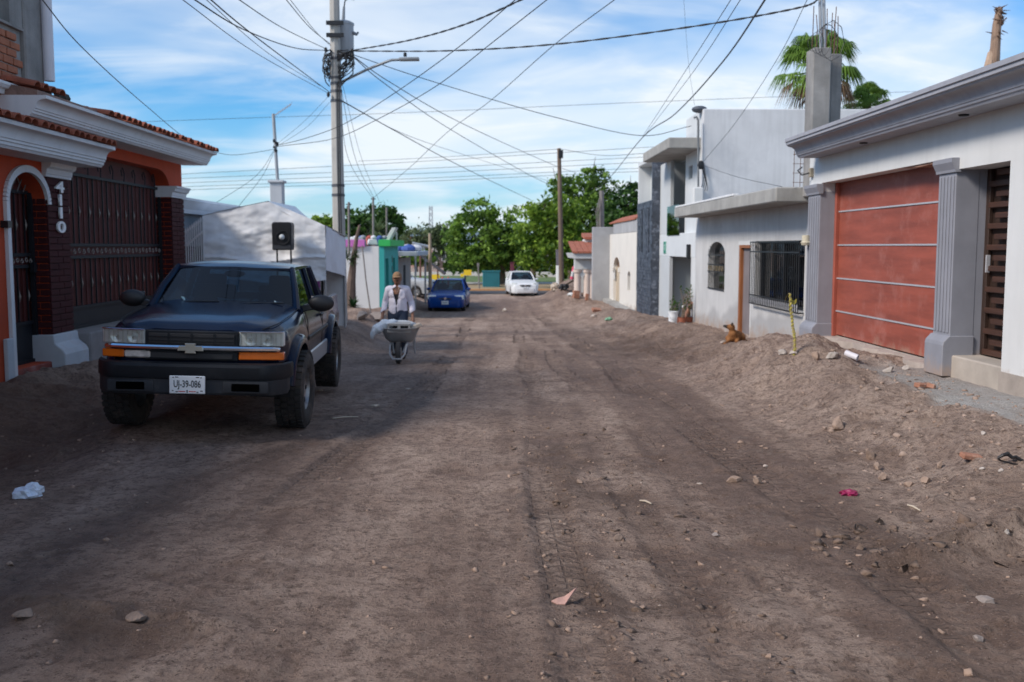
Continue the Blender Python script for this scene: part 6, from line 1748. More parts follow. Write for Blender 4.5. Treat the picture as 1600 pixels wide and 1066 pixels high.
def wheel(root, x, y, R_, w, rim_r, m_rim, blocks=True, steer=0, spokes=6):
    s = 1 if x > 0 else -1
    e = empty('wheel', (x, y, R_), (0, 0, steer)); e.parent = root
    h = w / 2
    pr = [(rim_r, -h * .8), (rim_r + .03, -h * .95), (R_ - .05, -h), (R_ - .012, -h * .86), (R_ - .006, -h * .5), (R_ - .006, 0), (R_ - .006, h * .5), (R_ - .012, h * .86), (R_ - .05, h), (rim_r + .03, h * .95), (rim_r, h * .8)]
    mb = MB().lathe(pr, 40, (0, 0, 0), 'x', cap=False)
    if blocks:
        nb = 34
        for k in range(nb):
            for j, (xx, off) in enumerate(((-.72, 0), (-.25, .5), (.25, 0), (.72, .5))):
                a = 2 * math.pi * (k + off) / nb
                c = Vector((xx * h, math.cos(a) * (R_ - .001), math.sin(a) * (R_ - .001)))
                mb.obox(c, (h * .40, 2 * math.pi * R_ / nb * .66, .022), (a - math.pi / 2 + 0, 0, 0))
    t = mb.build('tyre', rubber, e, smooth=True, angle=40)
    mb = MB().lathe([(rim_r + .004, -h * .78), (rim_r * .95, -h * .5), (rim_r * .95, h * .5), (rim_r + .004, h * .78)], 32, (0, 0, 0), 'x', cap=False)
    mb.lathe([(rim_r * .95, s * h * .45), (rim_r * .8, s * h * .55), (rim_r * .55, s * h * .4), (rim_r * .3, s * h * .62), (0, s * h * .64)], 32, (0, 0, 0), 'x', cap=False)
    mb.build('rim', m_rim, e, smooth=True, angle=35)
    for k in range(spokes):
        a = 2 * math.pi * k / spokes
        MB().obox((s * h * .56, math.cos(a) * rim_r * .66, math.sin(a) * rim_r * .66), (.02, rim_r * .26, rim_r * .2), (a, 0, 0)).build('rim_slot', plate_k, e, bevel=.006)
    return e
def well(root, x0, x1, ay, zc, r):
    arc = [(ay - math.cos(math.pi * k / 14) * r, zc + math.sin(math.pi * k / 14) * r) for k in range(15)]
    mb = MB()
    for p, q in zip(arc[:-1], arc[1:]): mb.quad((x0, *p), (x1, *p), (x1, *q), (x0, *q))
    mb.add([(x0, *p) for p in arc], [tuple(range(15))])
    return mb.build('wheel_well', seam, root)
seam = mat('panel_gap', (.004, .005, .008), .8, 0, 1, 0)
def cabin(root, paint, wb, wt, rt, rb, zb, zr, xb, xt, pillars, seats, glass=ws_glass, roof_thick=.05, steer_x=.36):
    # roof
    ys = [wt - .03 + (rt - wt + .06) * k / 8 for k in range(9)]; secs = []
    for k, y in enumerate(ys):
        f = math.sin(math.pi * min(max(k / 8, .0), 1)) ** .5 if 0 < k < 8 else 0
        zt = zr + .055 * f
        secs.append([(xt - .02, zr - .035), (xt + .015, zr - .02), (xt + .01, zr + .012 * f), (xt - .06, zr + .03 * f), (xt * .5, zt - .006), (0, zt)])
    loft(MB(), ys, secs).build('roof', paint, root, smooth=True, angle=50)
    for s in (-1, 1):
        MB().tube([(s * xb, wb, zb - .03), (s * (xb * .6 + xt * .4), wb + (wt - wb) * .45, zb + (zr - zb) * .47), (s * xt, wt, zr - .01)], [.045, .034, .032], 8).build('windscreen_pillar', paint, root, smooth=True)
        MB().tube([(s * (xb - .01), rb, zb - .03), (s * (xt - .01), rt, zr - .015)], [.075, .055], 8).build('rear_pillar', paint, root, smooth=True)
        for py_ in pillars:
            f = 0
            MB().tube([(s * xb, py_, zb - .02), (s * (xt + .005), py_ + .02, zr - .02)], [.04, .034], 6).build('door_pillar', plate_k if len(pillars) > 1 else paint, root, smooth=True)
        # side glass
        xo = -.012
        q = [(s * (xb + xo), wb + .03, zb), (s * (xb + xo), rb - .03, zb), (s * (xt + xo + .008), rt - .02, zr - .02), (s * (xt + xo + .008), wt + .02, zr - .02)]
        MB().quad(*q).build('side_window', glass, root)
    def wsg(u, v):
        x = (xb + (xt - xb) * v) * (2 * u - 1); bow = .09 * (1 - (2 * u - 1) ** 2)
        return (x * .985, wb + (wt - wb) * v - bow * (1 - v * .4) + .012, zb - .01 + (zr - .005 - zb + .01) * v)
    MB().grid(wsg, 14, 6).build('windscreen', glass, root, smooth=True)
    MB().quad((-xb * .95, rb, zb), (xb * .95, rb, zb), (xt * .95, rt, zr - .02), (-xt * .95, rt, zr - .02)).build('rear_window', glass, root)
    MB().box(-xb + .05, xb - .05, wb - .02, wb + .33, zb - .2, zb - .035).build('dashboard', seat_m, root, bevel=.03)
    MB().box(-xb + .03, xb - .03, wb + .1, rb - .05, zb - .6, zb - .5).build('cabin_floor', seat_m, root)
    for sy in seats:
        for s in (-1, 1):
            o = MB().obox((s * .36, sy, zb - .10), (.46, .14, .56), (R(-10), 0, 0)).obox((s * .36, sy + .05, zb + .22), (.24, .1, .15), (R(-8), 0, 0)).build('seat', seat_m, root, bevel=.04, seg=2, smooth=True)
    mb = MB(); c = Vector((steer_x, wb + .42, zb - .02))
    ring = [c + Vector((.17 * math.cos(a), .06 * math.sin(a), .16 * math.sin(a))) for a in [i * math.pi / 10 for i in range(21)]]
    mb.tube(ring, .014, 6, cap=False).build('steering_wheel', plate_k, root, smooth=True)

# ---------------------------------------------------------------- the dark blue pickup
navy = car_paint('navy_paint', (.0025, .008, .026), .17, .15, .05)
tk = empty('pickup_truck', (-2.77, 9.77, 0), (0, R(1.9), R(3.0)))
tag(tk, 'dark navy blue pickup truck with chunky tyres parked on the left', 'pickup truck')
WB = 2.9; TR = .375
z0_ = max(gz(-1.94, 9.77), gz(-1.95, 12.6)) + .028
tk.location.z = z0_
def t_hw(y): return float(np.interp(y, [-.80, -.70, -.5, 0, .8, 2.4, 3.6, 4.2], [.60, .735, .80, .825, .835, .83, .82, .80]))
ys = sorted(set([round(-.80 + .045 * k, 4) for k in range(72)] + [2.44, 2.46] + [round(2.5 + .045 * k, 4) for k in range(37)]))
secs = []
for y in ys:
    zl = arch_low(y, .47, (0, WB), .47, .36)
    if y < -.48: zl = max(zl, .70)
    w = t_hw(y); zb_ = float(np.interp(y, [-.8, -.7, -.4, .55, .62, 2.45, 4.2], [.975, 1.022, 1.06, 1.13, 1.14, 1.13, 1.12]))
    S = []
    for f, dx in ((0, -.05), (.03, -.012), (.3, .0), (.6, .010), (.80, -.012)): S.append((w + dx, zl + (zb_ - zl) * f))
    if y <= .62:
        zc = zb_ + float(np.interp(y, [-.8, -.6, .62], [.035, .05, .062]))
        S += [(w - .045, zb_ - .03), (w - .10, zb_ + .012), (w * .74, zc - .018), (w * .55, zc + .004), (w * .3, zc - .002), (0, zc)]
    elif y <= 2.45:
        S += [(w - .06, zb_), (w - .08, zb_ + .002), (w * .7, zb_ + .002), (w * .5, zb_ + .002), (w * .3, zb_ + .002), (0, zb_ + .002)]
    else:
        S += [(w - .02, zb_), (w - .08, zb_ + .002), (w - .085, zb_ - .01), (w - .09, .72), (w * .3, .72), (0, .72)]
    secs.append(S)
loft(MB(), ys, secs).build('body', navy, tk, smooth=True, angle=38)
cabin(tk, navy, .50, 1.06, 2.30, 2.42, 1.135, 1.535, .735, .60, (1.86,), (1.7,), steer_x=.34)
MB().box(-.72, .72, 2.38, 2.44, 1.13, 1.20).build('cab_back', navy, tk)
# hood shut line and door seams: thin recesses read as dark lines
seam = mat('panel_gap', (.004, .005, .008), .8, 0, 1, 0)
for s in (-1, 1):
    pts = [(s * (t_hw(y) - .075), y, float(np.interp(y, [-.8, -.7, -.4, .55], [.975, 1.022, 1.06, 1.13])) + .0165) for y in np.linspace(-.74, .5, 14)]
    MB().tube(pts, .005, 4).build('hood_seam', seam, tk)
    for yy in (.62, 1.9):
        pts = [(s * (t_hw(yy) + d), yy, z) for z, d in ((.52, -.003), (.68, .0015), (.85, .0085), (1.0, .002), (1.10, -.03))]
        MB().tube(pts, .005, 4).build('door_seam', seam, tk)
    MB().obox((s * (t_hw(1.7) + .014), 1.72, 1.0), (.03, .19, .035)).build('door_handle', blk_pl, tk, bevel=.01)
    # flares
    for ay in (0, WB):
        vs = []; n = 22
        mb = MB()
        for k in range(n + 1):
            a = math.pi * (.07 + .88 * k / n)
            cy_, cz_ = ay - math.cos(a) * .47, .36 + math.sin(a) * .47
            oy_, oz_ = ay - math.cos(a) * .565, .36 + math.sin(a) * .565
            x0 = t_hw(cy_)
            vs += [(s * (x0 + .06), cy_, cz_), (s * (x0 + .068), (cy_ + oy_) / 2 * 1.0, (cz_ + oz_) / 2), (s * (x0 + .04), oy_ * .9 + cy_ * .1, oz_ * .9 + cz_ * .1), (s * (x0 - .01), oy_, oz_), (s * (x0 - .02), cy_, cz_)]
        fs = []
        for k in range(n):
            for j in range(5): fs.append((k*5 + j, k*5 + (j+1) % 5, (k+1)*5 + (j+1) % 5, (k+1)*5 + j))
        mb.add(vs, fs).build('wheel_flare', navy, tk, smooth=True, angle=60)
        # dark wheel well
        well(tk, s * .45, s * .82, ay, .36, .465)
    o = MB().box(s * (t_hw(1) + .012), s * (t_hw(1) - .02), .50, 2.38, .475, .66).build('side_cladding', mat('silver_lower_paint', (.24, .27, .31), .45, .1, 2, 0, coat=.3, grime=(.2, .17, .15), gamt=.5, gscale=3), tk, bevel=.012)
    MB().box(s * (t_hw(1) + .022), s * (t_hw(1) - .01), .62, 2.36, .80, .845).build('side_moulding', blk_pl, tk, bevel=.008)
    # mirrors
    mi = MB().ball((s * .965, .66, 1.19), (.135, .06, .088), 14, 10)
    mo = mi.build('mirror', mat('black_plastic', 0), tk, smooth=True)
    MB().obox((s * .82, .67, 1.14), (.16, .06, .07), (0, s * R(-14), 0)).build('mirror_arm', mat('black_plastic', 0), mo, bevel=.01)
    MB().obox((s * .965, .718, 1.19), (.22, .008, .14)).build('mirror_glass', chrome, mo)
# front end ------------------------------------------------
def xcurve(x): return .075 * (abs(x) / .8) ** 3          # the nose sweeps back towards the corners
def front_panel(name, m, x0, x1, z0, z1, yb, depth, par=tk, bevel=.008, n=10, top_in=0):
    vs = []; xs = [x0 + (x1 - x0) * k / n for k in range(n + 1)]
    for x in xs:
        y = yb + xcurve(x)
        vs += [(x, y + 0, z0), (x, y + top_in, z1), (x, y + depth, z1), (x, y + depth, z0)]
    fs = [(0, 1, 2, 3), (4*n + 3, 4*n + 2, 4*n + 1, 4*n)]
    for k in range(n):
        a = 4 * k; fs += [(a, a + 4, a + 5, a + 1), (a + 1, a + 5, a + 6, a + 2), (a + 2, a + 6, a + 7, a + 3), (a + 3, a + 7, a + 4, a)]
    return MB().add(vs, fs).build(name, m, par, bevel=bevel, smooth=True)
YF = -.87
front_panel('grille_surround', blk_pl, -.41, .41, .735, 1.0, YF + .02, .12)
gi = front_panel('grille_recess', plate_k, -.375, .375, .885, .975, YF + .012, .05, bevel=.003)
front_panel('grille_recess', plate_k, -.36, .36, .752, .80, YF + .012, .05, bevel=.003)
for z in (.91, .945): front_panel('grille_slat', blk_pl, -.375, .375, z - .004, z + .004, YF + .002, .03, bevel=0)
for x in (-.2, 0, .2): front_panel('grille_rib', blk_pl, x - .008, x + .008, .885, .975, YF + .004, .03, n=1, bevel=0)
front_panel('chrome_bar', chrome, -.775, .775, .822, .868, YF - .012, .06, bevel=.014, n=24)
em = MB().prism([(-.115, -.022), (-.042, -.022), (-.05, -.044), (.05, -.044), (.042, -.022), (.115, -.022), (.098, .022), (.042, .022), (.05, .046), (-.05, .046), (-.042, .022), (-.098, .022)], 0, .022, 'y').build('emblem', mat('emblem_dull', (.40, .38, .33), .35, .1, 5, 0, metal=.7), tk, bevel=.004)
em.location = (0, YF - .034, .846)
for s in (-1, 1):
    x0, x1 = (.415, .80) if s > 0 else (-.80, -.415)
    h = front_panel('headlight', mat('lamp_housing', (.66, .67, .65), .35, .1, 6, 0), x0, x1, .872, .998, YF + .035, .08, bevel=.006)
    for xx, rr_ in ((.515, .058), (.665, .060)):
        cy0 = YF + .034 + xcurve(xx)
        MB().lathe([(rr_, -.003), (rr_ * .8, -.002), (rr_ * .55, .006), (rr_ * .25, .009), (0, .009)], 20, (s * xx, cy0 - .004, .935), 'y', cap=False).build('reflector', mat('lamp_reflector', (.80, .80, .77), .3, .05, 4, 0, metal=.4), h, smooth=True)
        MB().ball((s * xx, cy0 - .012, .935), (.012, .012, .012), 8, 6).build('bulb', mat('bulb_grey', (.55, .55, .52), .3), h, smooth=True)
    for k in range(9):
        xr = x0 + (x1 - x0) * (k + .5) / 9
        front_panel('lens_flute', glass_mat('lens_rib', (.96, .96, .93), 1.2, .1), xr - .004, xr + .004, .88, .99, YF + .012, .006, par=h, n=1, bevel=0)
    front_panel('lens_cover', glass_mat('lens_cover', (.95, .96, .96), 1.4, .08), x0, x1, .872, .998, YF + .008, .004, par=h, bevel=0)
    front_panel('headlight_trim', chrome, x0, x1, .9985, 1.006, YF + .005, .08, bevel=.002)
    if s > 0: front_panel('turn_signal', amber, .415, .805, .748, .818, YF + .008, .09, bevel=.008)
    else:
        front_panel('turn_signal', amber, -.80, -.60, .748, .818, YF + .008, .09, bevel=.008)
        o = front_panel('broken_signal', mat('chipped_lens', (.55, .5, .46), .4, .4, 14, .3, 40, grime=(.5, .12, .02), gamt=.9, gscale=16), -.598, -.36, .748, .812, YF + .01, .07, bevel=.012)
        o['label'] = 'chipped whitish broken signal lens'
    MB().box(s * .41, s * .72, YF + .12, YF + .2, .73, .98).build('fascia_back', navy, tk, bevel=.01)
# bumper, wrapped round the corners
def bx_c(x): return .05 * (abs(x) / .85) ** 2 + .20 * max(0, (abs(x) - .66) / .19) ** 2
def bumper(name, m, zs, xs, par=tk):
    vs = []
    for x in xs:
        y = bx_c(x)
        for dy, z in zs: vs.append((x, y + dy, z))
    k = len(zs); fs = [tuple(range(k))[::-1], tuple(range((len(xs)-1)*k, len(xs)*k))]
    for i in range(len(xs) - 1):
        for j in range(k): fs.append((i*k + j, i*k + (j+1) % k, (i+1)*k + (j+1) % k, (i+1)*k + j))
    return MB().add(vs, fs).build(name, m, par, smooth=True, angle=30)
xs = [-.86 + 1.72 * k / 34 for k in range(35)]
bu = bumper('bumper', blk_pl, [(-.98, .585), (-.985, .60), (-.985, .69), (-.97, .715), (-.90, .725), (-.82, .70), (-.82, .585)], xs)
bumper('bumper_valance', mat('valance_plastic', (.028, .031, .037), .65, .15, 3, .1, 80, spec=.25, grime=(.10, .09, .085), gamt=.4, gscale=3), [(-.955, .44), (-.968, .46), (-.968, .578), (-.96, .582), (-.80, .582), (-.80, .46)], [x * .97 for x in xs])
for s in (-1, 1):
    MB().obox((s * .50, -.962, .515), (.40, .03, .105)).build('fog_lamp_surround', mat('valance_plastic', 0), bu, bevel=.018, seg=2, smooth=True)
    MB().obox((s * .50, -.975, .515), (.25, .016, .072)).build('fog_lamp_hole', mat('black_void', (.002, .002, .002), 1, 0, 1, 0, spec=0), bu, bevel=.012)
# licence plate
pl = MB().obox((0, -1.0, .535), (.31, .012, .16)).build('licence_plate', plate_w, tk, bevel=.01)
text_mesh('plate_number', 'UJ-39-086', .088, plate_k, pl, (0, -1.0075, .54), (R(90), 0, 0), extrude=.001, xscale=.66, bold=.0008)
for s, c in ((-1, 'plate_stripe'), (1, 'plate_stripe')): MB().obox((s * .045, -1.0068, .476), (.06, .001, .007)).build(c, mat('plate_red', (.5, .04, .05), .6), pl)
MB().obox((0, -1.0068, .478), (.01, .001, .024)).build('plate_mark', plate_k, pl)
for x, z, w_ in ((-.125, .482, .014), (.125, .482, .022), (-.09, .473, .02), (.09, .471, .016), (-.09, .603, .03), (.09, .603, .03), (-.12, .60, .012), (.12, .60, .012)): MB().obox((x, -1.0068, z), (w_, .001, .008)).build('plate_mark', plate_k, pl)
# underside, wipers, things on the dash
MB().box(-.62, .62, -.75, 3.9, .42, .56).build('chassis', seam, tk)
MB().tube([(-.85, 0, .37), (.85, 0, .37)], .05, 8).build('front_axle', seam, tk); MB().tube([(-.85, WB, .37), (.85, WB, .37)], .06, 8).build('rear_axle', seam, tk)
for x0, x1 in ((-.62, -.05), (.02, .60)):
    MB().tube([(x0 if x0 < 0 else x0, .43, 1.155), ((x0 + x1) / 2, .45, 1.185), (x1, .49, 1.19)], .009, 5).build('wiper', plate_k, tk)
for k, (x, y, rz, w_, m_) in enumerate(((.28, .56, .4, .2, (.45, .68, .66)), (.40, .60, -.3, .24, (.50, .64, .60)), (.50, .56, .2, .16, (.62, .7, .66)), (-.05, .60, .1, .3, (.10, .20, .22)), (-.45, .55, .5, .12, (.35, .5, .5)))):
    mb = MB(); mb.obox((x, y, 1.135 + .01 * k), (w_, .13, .006), (R(20), R(-8), rz)); mb.obox((x + .05, y + .01, 1.15 + .01 * k), (w_ * .6, .1, .005), (R(35), R(10), rz + .5)).build('dashboard_paper', mat('paper_%d' % k, m_, .8, .05), tk)
MB().ball((0, 1.0, 1.46), (.11, .03, .04), 10, 6).build('rear_view_mirror', plate_k, tk, smooth=True)
rimm = mat('steel_rim', (.32, .32, .33), .4, .15, 4, 0, metal=.7, grime=(.14, .11, .09), gamt=.6, gscale=5)
for x in (-.80, .80):
    wheel(tk, x, 0, TR, .275, .20, rimm, steer=R(-3)); wheel(tk, x, WB, TR, .275, .20, rimm)
MB().box(-.70, .70, 4.12, 4.22, .50, .68).build('rear_bumper', blk_pl, tk, bevel=.02)

# ---------------------------------------------------------------- sedans and the silver pickup further down
def sedan(name, label, loc, rz, paint, P, plate_txt=None):
    e = empty(name, loc, (0, 0, rz)); tag(e, label, 'car')
    W, Lf, Lr, wb_ = P['w'] / 2, P['front'], P['rear'], P['wb']
    ys = [(-Lf) + (Lf + wb_ + Lr) * k / 70 for k in range(71)]; secs = []
    for y in ys:
        w = float(np.interp(y, [-Lf, -Lf + .12, -Lf + .35, 0, 1, wb_, wb_ + Lr - .2, wb_ + Lr], [W - .2, W - .08, W - .03, W - .005, W, W - .005, W - .05, W - .15]))
        zl = arch_low(y, .19, (0, wb_), .335, .29)
        hb = float(np.interp(y, P['hy'], P['hz']))
        S = [(w - .06, zl), (w - .02, zl + .03)]
        for f, dx in ((.3, .0), (.62, .012), (.85, -.015)): S.append((w + dx, zl + (hb - zl) * f))
        S += [(w - .06, hb - .012), (w - .14, hb + .006), (w * .62, hb + .03), (w * .3, hb + .042), (0, hb + .046)]
        secs.append(S)
    loft(MB(), ys, secs).build('body', paint, e, smooth=True, angle=45)
    cabin(e, paint, P['wsb'], P['wst'], P['rwt'], P['rwb'], P['belt'], P['roof'], W - .10, W - .26, P['pillars'], P['seats'])
    nose = -Lf - .012
    def cv(x): return .16 * (abs(x) / W) ** 2.4
    for s in (-1, 1):
        x0, x1 = P['lampx']; z0, z1 = P['lampz']; n = 6; vs = []
        for k in range(n + 1):
            x = x0 + (x1 - x0) * k / n; f = k / n
            vs += [(s * x, nose + cv(x) + .0, z0 + .01 * f), (s * x, nose + cv(x) + .05, z1 * (f) + (z0 + (z1 - z0) * .75) * (1 - f)), (s * x, nose + cv(x) + .14, z1), (s * x, nose + cv(x) + .14, z0)]
        fs = [(0, 1, 2, 3), (4*n + 3, 4*n + 2, 4*n + 1, 4*n)]
        for k in range(n): a = 4 * k; fs += [(a, a+4, a+5, a+1), (a+1, a+5, a+6, a+2), (a+2, a+6, a+7, a+3), (a+3, a+7, a+4, a)]
        MB().add(vs, fs).build('headlight', mat('clear_headlamp', (.62, .64, .62), .15, .1, 6, 0, coat=.7), e, smooth=True, angle=35)
        MB().ball((s * (W + .07), P['wsb'] + .28, P['belt'] + .06), (.10, .06, .065), 10, 7).build('mirror', paint, e, smooth=True)
        MB().obox((s * (W - .22), nose + cv(W - .22) + .06, .33), (.17, .05, .06)).build('fog_lamp', plate_k, e, bevel=.012)
        MB().tube([(s * (W + .006), P['wsb'] + .25, .3), (s * (W + .016), P['wsb'] + .25, .6), (s * (W - .02), P['wsb'] + .2, P['belt'] - .06)], .006, 4).build('door_seam', seam, e)
        for x in (0, wb_): wheel(e, s * (W - .11), x, .305, .19, .19, rimm, blocks=False, spokes=5)
        for ay in (0, wb_): well(e, s * (W - .33), s * (W - .03), ay, .29, .33)
    gz0, gz1 = P['grille']; gw = P['gw']
    MB().prism([(-gw, gz1), (-gw * .72, gz0), (gw * .72, gz0), (gw, gz1)], nose - .012, nose + .06, 'y').build('grille', plate_k, e, bevel=.01)
    MB().lathe([(0, 0), (.05, .0), (.06, .012), (.05, .02)], 14, (0, nose - .03, (gz0 + gz1) / 2 + .01), 'y').build('badge', chrome, e, smooth=True)
    MB().prism([(-W * .5, .33), (-W * .42, .25), (W * .42, .25), (W * .5, .33)], nose - .02, nose + .08, 'y').build('lower_intake', plate_k, e, bevel=.01)
    MB().prism([(nose - .035, .22), (nose - .045, .36), (nose - .035, .50), (nose + .1, .52), (nose + .1, .2)], -W * .62, W * .62, 'x').build('bumper', paint, e, bevel=.02, seg=2, smooth=True)
    pl_ = MB().obox((0, nose - .055, P['plate']), (.31, .012, .16)).build('licence_plate', plate_w, e, bevel=.008)
    MB().obox((0, nose - .0625, P['plate']), (.22, .001, .05)).build('plate_text_band', mat('plate_grey', (.35, .36, .38), .6), pl_)
    MB().box(-W + .12, W - .12, -Lf + .2, wb_ + Lr - .2, .16, .26).build('underbody', seam, e)
    return e
PB = dict(w=1.72, front=.86, rear=.95, wb=2.62, hy=[-.9, -.80, -.65, .55, .75, 2.9, 3.0, 3.55], hz=[.55, .66, .72, .86, .90, .93, .93, .86], wsb=.62, wst=1.32, rwt=2.45, rwb=3.05, belt=.90, roof=1.37, pillars=(1.55,), seats=(1.55, 2.45), lampx=(.42, .80), lampz=(.56, .74), grille=(.56, .62), gw=.30, plate=.42)
blue_p = car_paint('blue_paint', (.006, .045, .22), .22, .1, .08)
p = at(697, 488, 44.4)
sedan('parked_car', 'blue sedan parked on the dirt street facing the camera', (p.x, 45.25, gz(p.x, 45.6) + .0), R(-2.5), blue_p, PB)
mb = MB()
PW = dict(PB); PW.update(w=1.70, roof=1.43, belt=.94, hz=[.58, .70, .78, .92, .95, .97, .97, .90], lampz=(.60, .84), lampx=(.50, .82), grille=(.60, .70), gw=.36, plate=.50)
white_p = car_paint('white_paint', (.70, .71, .72), .3, .04, .05)
p = at(819, 463, 60)
sedan('parked_car', 'white sedan parked near the wooden pole', (p.x, 60.9, gz(p.x, 61) + .0), R(5), white_p, PW)
# silver pickup standing crosswise by the awning
PS = dict(w=1.78, front=.85, rear=1.2, wb=3.0, hy=[-.9, -.8, -.6, .55, .75, 2.2, 2.3, 4.2], hz=[.70, .86, .94, 1.04, 1.06, 1.06, .98, .98], wsb=.62, wst=1.25, rwt=2.0, rwb=2.2, belt=1.06, roof=1.62, pillars=(1.55,), seats=(1.5,), lampx=(.5, .86), lampz=(.72, .92), grille=(.68, .86), gw=.42, plate=.5)
silver_p = car_paint('silver_paint', (.42, .44, .46), .3, .08, .2)
p = at(657, 452, 56)
sp = sedan('parked_pickup', 'silver pickup standing crosswise behind the blue car', (p.x, 56.0, gz(p.x, 56) + .0), R(78), silver_p, PS)
sp['category'] = 'pickup truck'
# ================================================================== PEOPLE, ANIMAL, BARROW
def blobby(name, chains, m, parent, voxel=.011, smooth=3, balls=(), cut=None, solid=0, fac=.5):
    mb = MB()
    for ch in chains:
        pts = [Vector(p[:3]) for p in ch]; rs = [p[3] for p in ch]
        for i in range(len(pts) - 1):
            n = max(2, int((pts[i+1] - pts[i]).length / .03) + 1)
            mb.tube([pts[i].lerp(pts[i+1], k / n) for k in range(n + 1)], [rs[i] + (rs[i+1] - rs[i]) * k / n for k in range(n + 1)], 12)
        for p, r in zip(pts, rs): mb.ball(p, r, 12, 8)
    for b in balls: mb.ball(b[0], b[1], 16, 12, b[2] if len(b) > 2 else None)
    tmp = mb.build('tmp_blob'); COL.objects.unlink(tmp)
    md = tmp.modifiers.new('r', 'REMESH'); md.mode = 'VOXEL'; md.voxel_size = voxel; md.use_smooth_shade = True
    sm = tmp.modifiers.new('s', 'SMOOTH'); sm.iterations = smooth; sm.factor = fac
    me = eval_mesh(tmp); me.name = name
    if cut:
        bm = bmesh.new(); bm.from_mesh(me)
        bmesh.ops.delete(bm, geom=[f for f in bm.faces if cut(f.calc_center_median())], context='FACES')
        bm.to_mesh(me); bm.free()
    me.materials.clear(); me.materials.append(m)
    me.polygons.foreach_set('use_smooth', [True] * len(me.polygons))
    o = bpy.data.objects.new(name, me); COL.objects.link(o); o.parent = parent
    if solid:
        so = o.modifiers.new('solid', 'SOLIDIFY'); so.thickness = solid; so.offset = 1
    return o
skin = mat('brown_skin', (.27, .13, .08), .55, .15, 8, .05, 90)
shirt_m = mat('lilac_white_shirt', (.74, .70, .78), .9, .08, 3, .5, 14)
jean = mat('dark_jeans', (.035, .05, .085), .9, .25, 5, .2, 60)
trou = mat('work_trousers', (.10, .085, .075), .95, .25, 5, .3, 40)
capm = mat('tan_cap', (.27, .16, .085), .9, .12, 6, .2, 80)
MYw = 18.85; mxp = at(622, 500, MYw).x
man = empty('person', (mxp, MYw, gz(mxp, MYw) + .005)); tag(man, 'person in tan cap and open pale shirt pushing a loaded wheelbarrow', 'person')
def finger_set(s):
    hx, hy, hz = s * .295, -.16, .70
    ch = [[(s * .285, -.105, .80, .030), (hx, -.14, .735, .036), (hx, -.155, .70, .033)]]
    for k in range(4):
        dy = -.034 + .022 * k
        ln = (.9, 1.05, 1.0, .8)[k]
        ch.append([(hx + s * .02, hy + dy + .01, hz - .0, .0115), (hx + s * .038, hy + dy, hz - .032 * ln, .0105), (hx + s * .012, hy + dy, hz - .058 * ln, .0095), (hx - s * .022, hy + dy, hz - .046 * ln, .0085)])
    ch.append([(hx - s * .02, -.15, .725, .014), (hx - s * .042, -.175, .695, .012), (hx - s * .028, -.19, .664, .010)])
    return ch
head_c = Vector((.0, -.085, 1.53))
chains = [[(0, .0, .90, .105), (0, -.01, 1.08, .105), (0, -.03, 1.27, .108), (0, -.045, 1.34, .085)],
          [(0, -.05, 1.36, .062), (0, -.07, 1.44, .056)],
          [(-.14, -.03, 1.32, .05), (.14, -.03, 1.32, .05)]]
for s in (-1, 1):
    chains += [[(s * .165, -.03, 1.31, .05), (s * .245, .035, 1.10, .045), (s * .285, -.09, .82, .030)]] + finger_set(s)
    k_y, a_y, a_z = ((-.13, .02, .085) if s > 0 else (.0, .27, .12))
    chains += [[(s * .09, 0, .88, .095), (s * .10, k_y, .48, .062), (s * .10, a_y, a_z, .045), (s * .10, a_y - .13, a_z - .04, .038)]]
balls = [(head_c, (.08, .098, .118)), (head_c + Vector((0, -.03, -.06)), (.058, .062, .055)), (head_c + Vector((0, -.100, -.012)), (.015, .026, .026)), (head_c + Vector((0, -.078, .022)), (.058, .022, .014)),
         (head_c + Vector((0, -.083, -.062)), (.028, .016, .012)), (head_c + Vector((.078, .01, -.005)), (.012, .024, .034)), (head_c + Vector((-.078, .01, -.005)), (.012, .024, .034)),
         (head_c + Vector((.036, -.075, -.03)), (.02, .018, .018)), (head_c + Vector((-.036, -.075, -.03)), (.02, .018, .018))]
blobby('body', chains, skin, man, .009, 2, balls)
for s in (-1, 1):
    ey = MB().ball(head_c + Vector((s * .030, -.0865, .004)), (.012, .008, .007), 8, 6).build('eye', mat('eye_dark', (.03, .025, .022), .3), man, smooth=True)
MB().tube([head_c + Vector((-.032, -.092, -.048)), head_c + Vector((0, -.104, -.044)), head_c + Vector((.032, -.092, -.048))], [.004, .008, .004], 6).build('moustache', mat('dark_hair', (.025, .022, .02), .9), man, smooth=True)
blobby('hair', [], mat('dark_hair', 0), man, .008, 2, [(head_c + Vector((0, .028, .018)), (.080, .080, .088))], cut=lambda c: c.y < head_c.y - .02)
# shirt, open at the front over a dark vest
def shirt_cut(c):
    if c.z < .90 + .035 * math.sin(c.x * 22): return True
    if c.z > 1.405: return True
    if c.y < -.02 and abs(c.x) < .20:
        op = .018 + .075 * max(0, (c.z - 1.10) / .3) if c.z > 1.06 else max(0, .018 - (1.06 - c.z) * .3) + (.012 if c.z < 1.0 else 0)
        if abs(c.x + .015) < op: return True
    return False
ch = [[(0, -.03, 1.30, .10), (0, -.04, 1.34, .09)], [(-.15, -.03, 1.315, .068), (0, -.03, 1.345, .075), (.15, -.03, 1.315, .068)]]
for s in (-1, 1): ch += [[(s * .17, -.03, 1.31, .068), (s * .245, .035, 1.09, .056), (s * (.278), -.055, .90 if s > 0 else .85, .05)]]
shirt = blobby('shirt', ch, shirt_m, man, .011, 3, [((0, .005, .92), (.178, .135, .2)), ((0, -.005, 1.08), (.172, .128, .2)), ((0, -.025, 1.24), (.182, .122, .13)), ((0, .0, 1.0), (.174, .13, .3))], cut=shirt_cut, solid=.006)
me = shirt.data
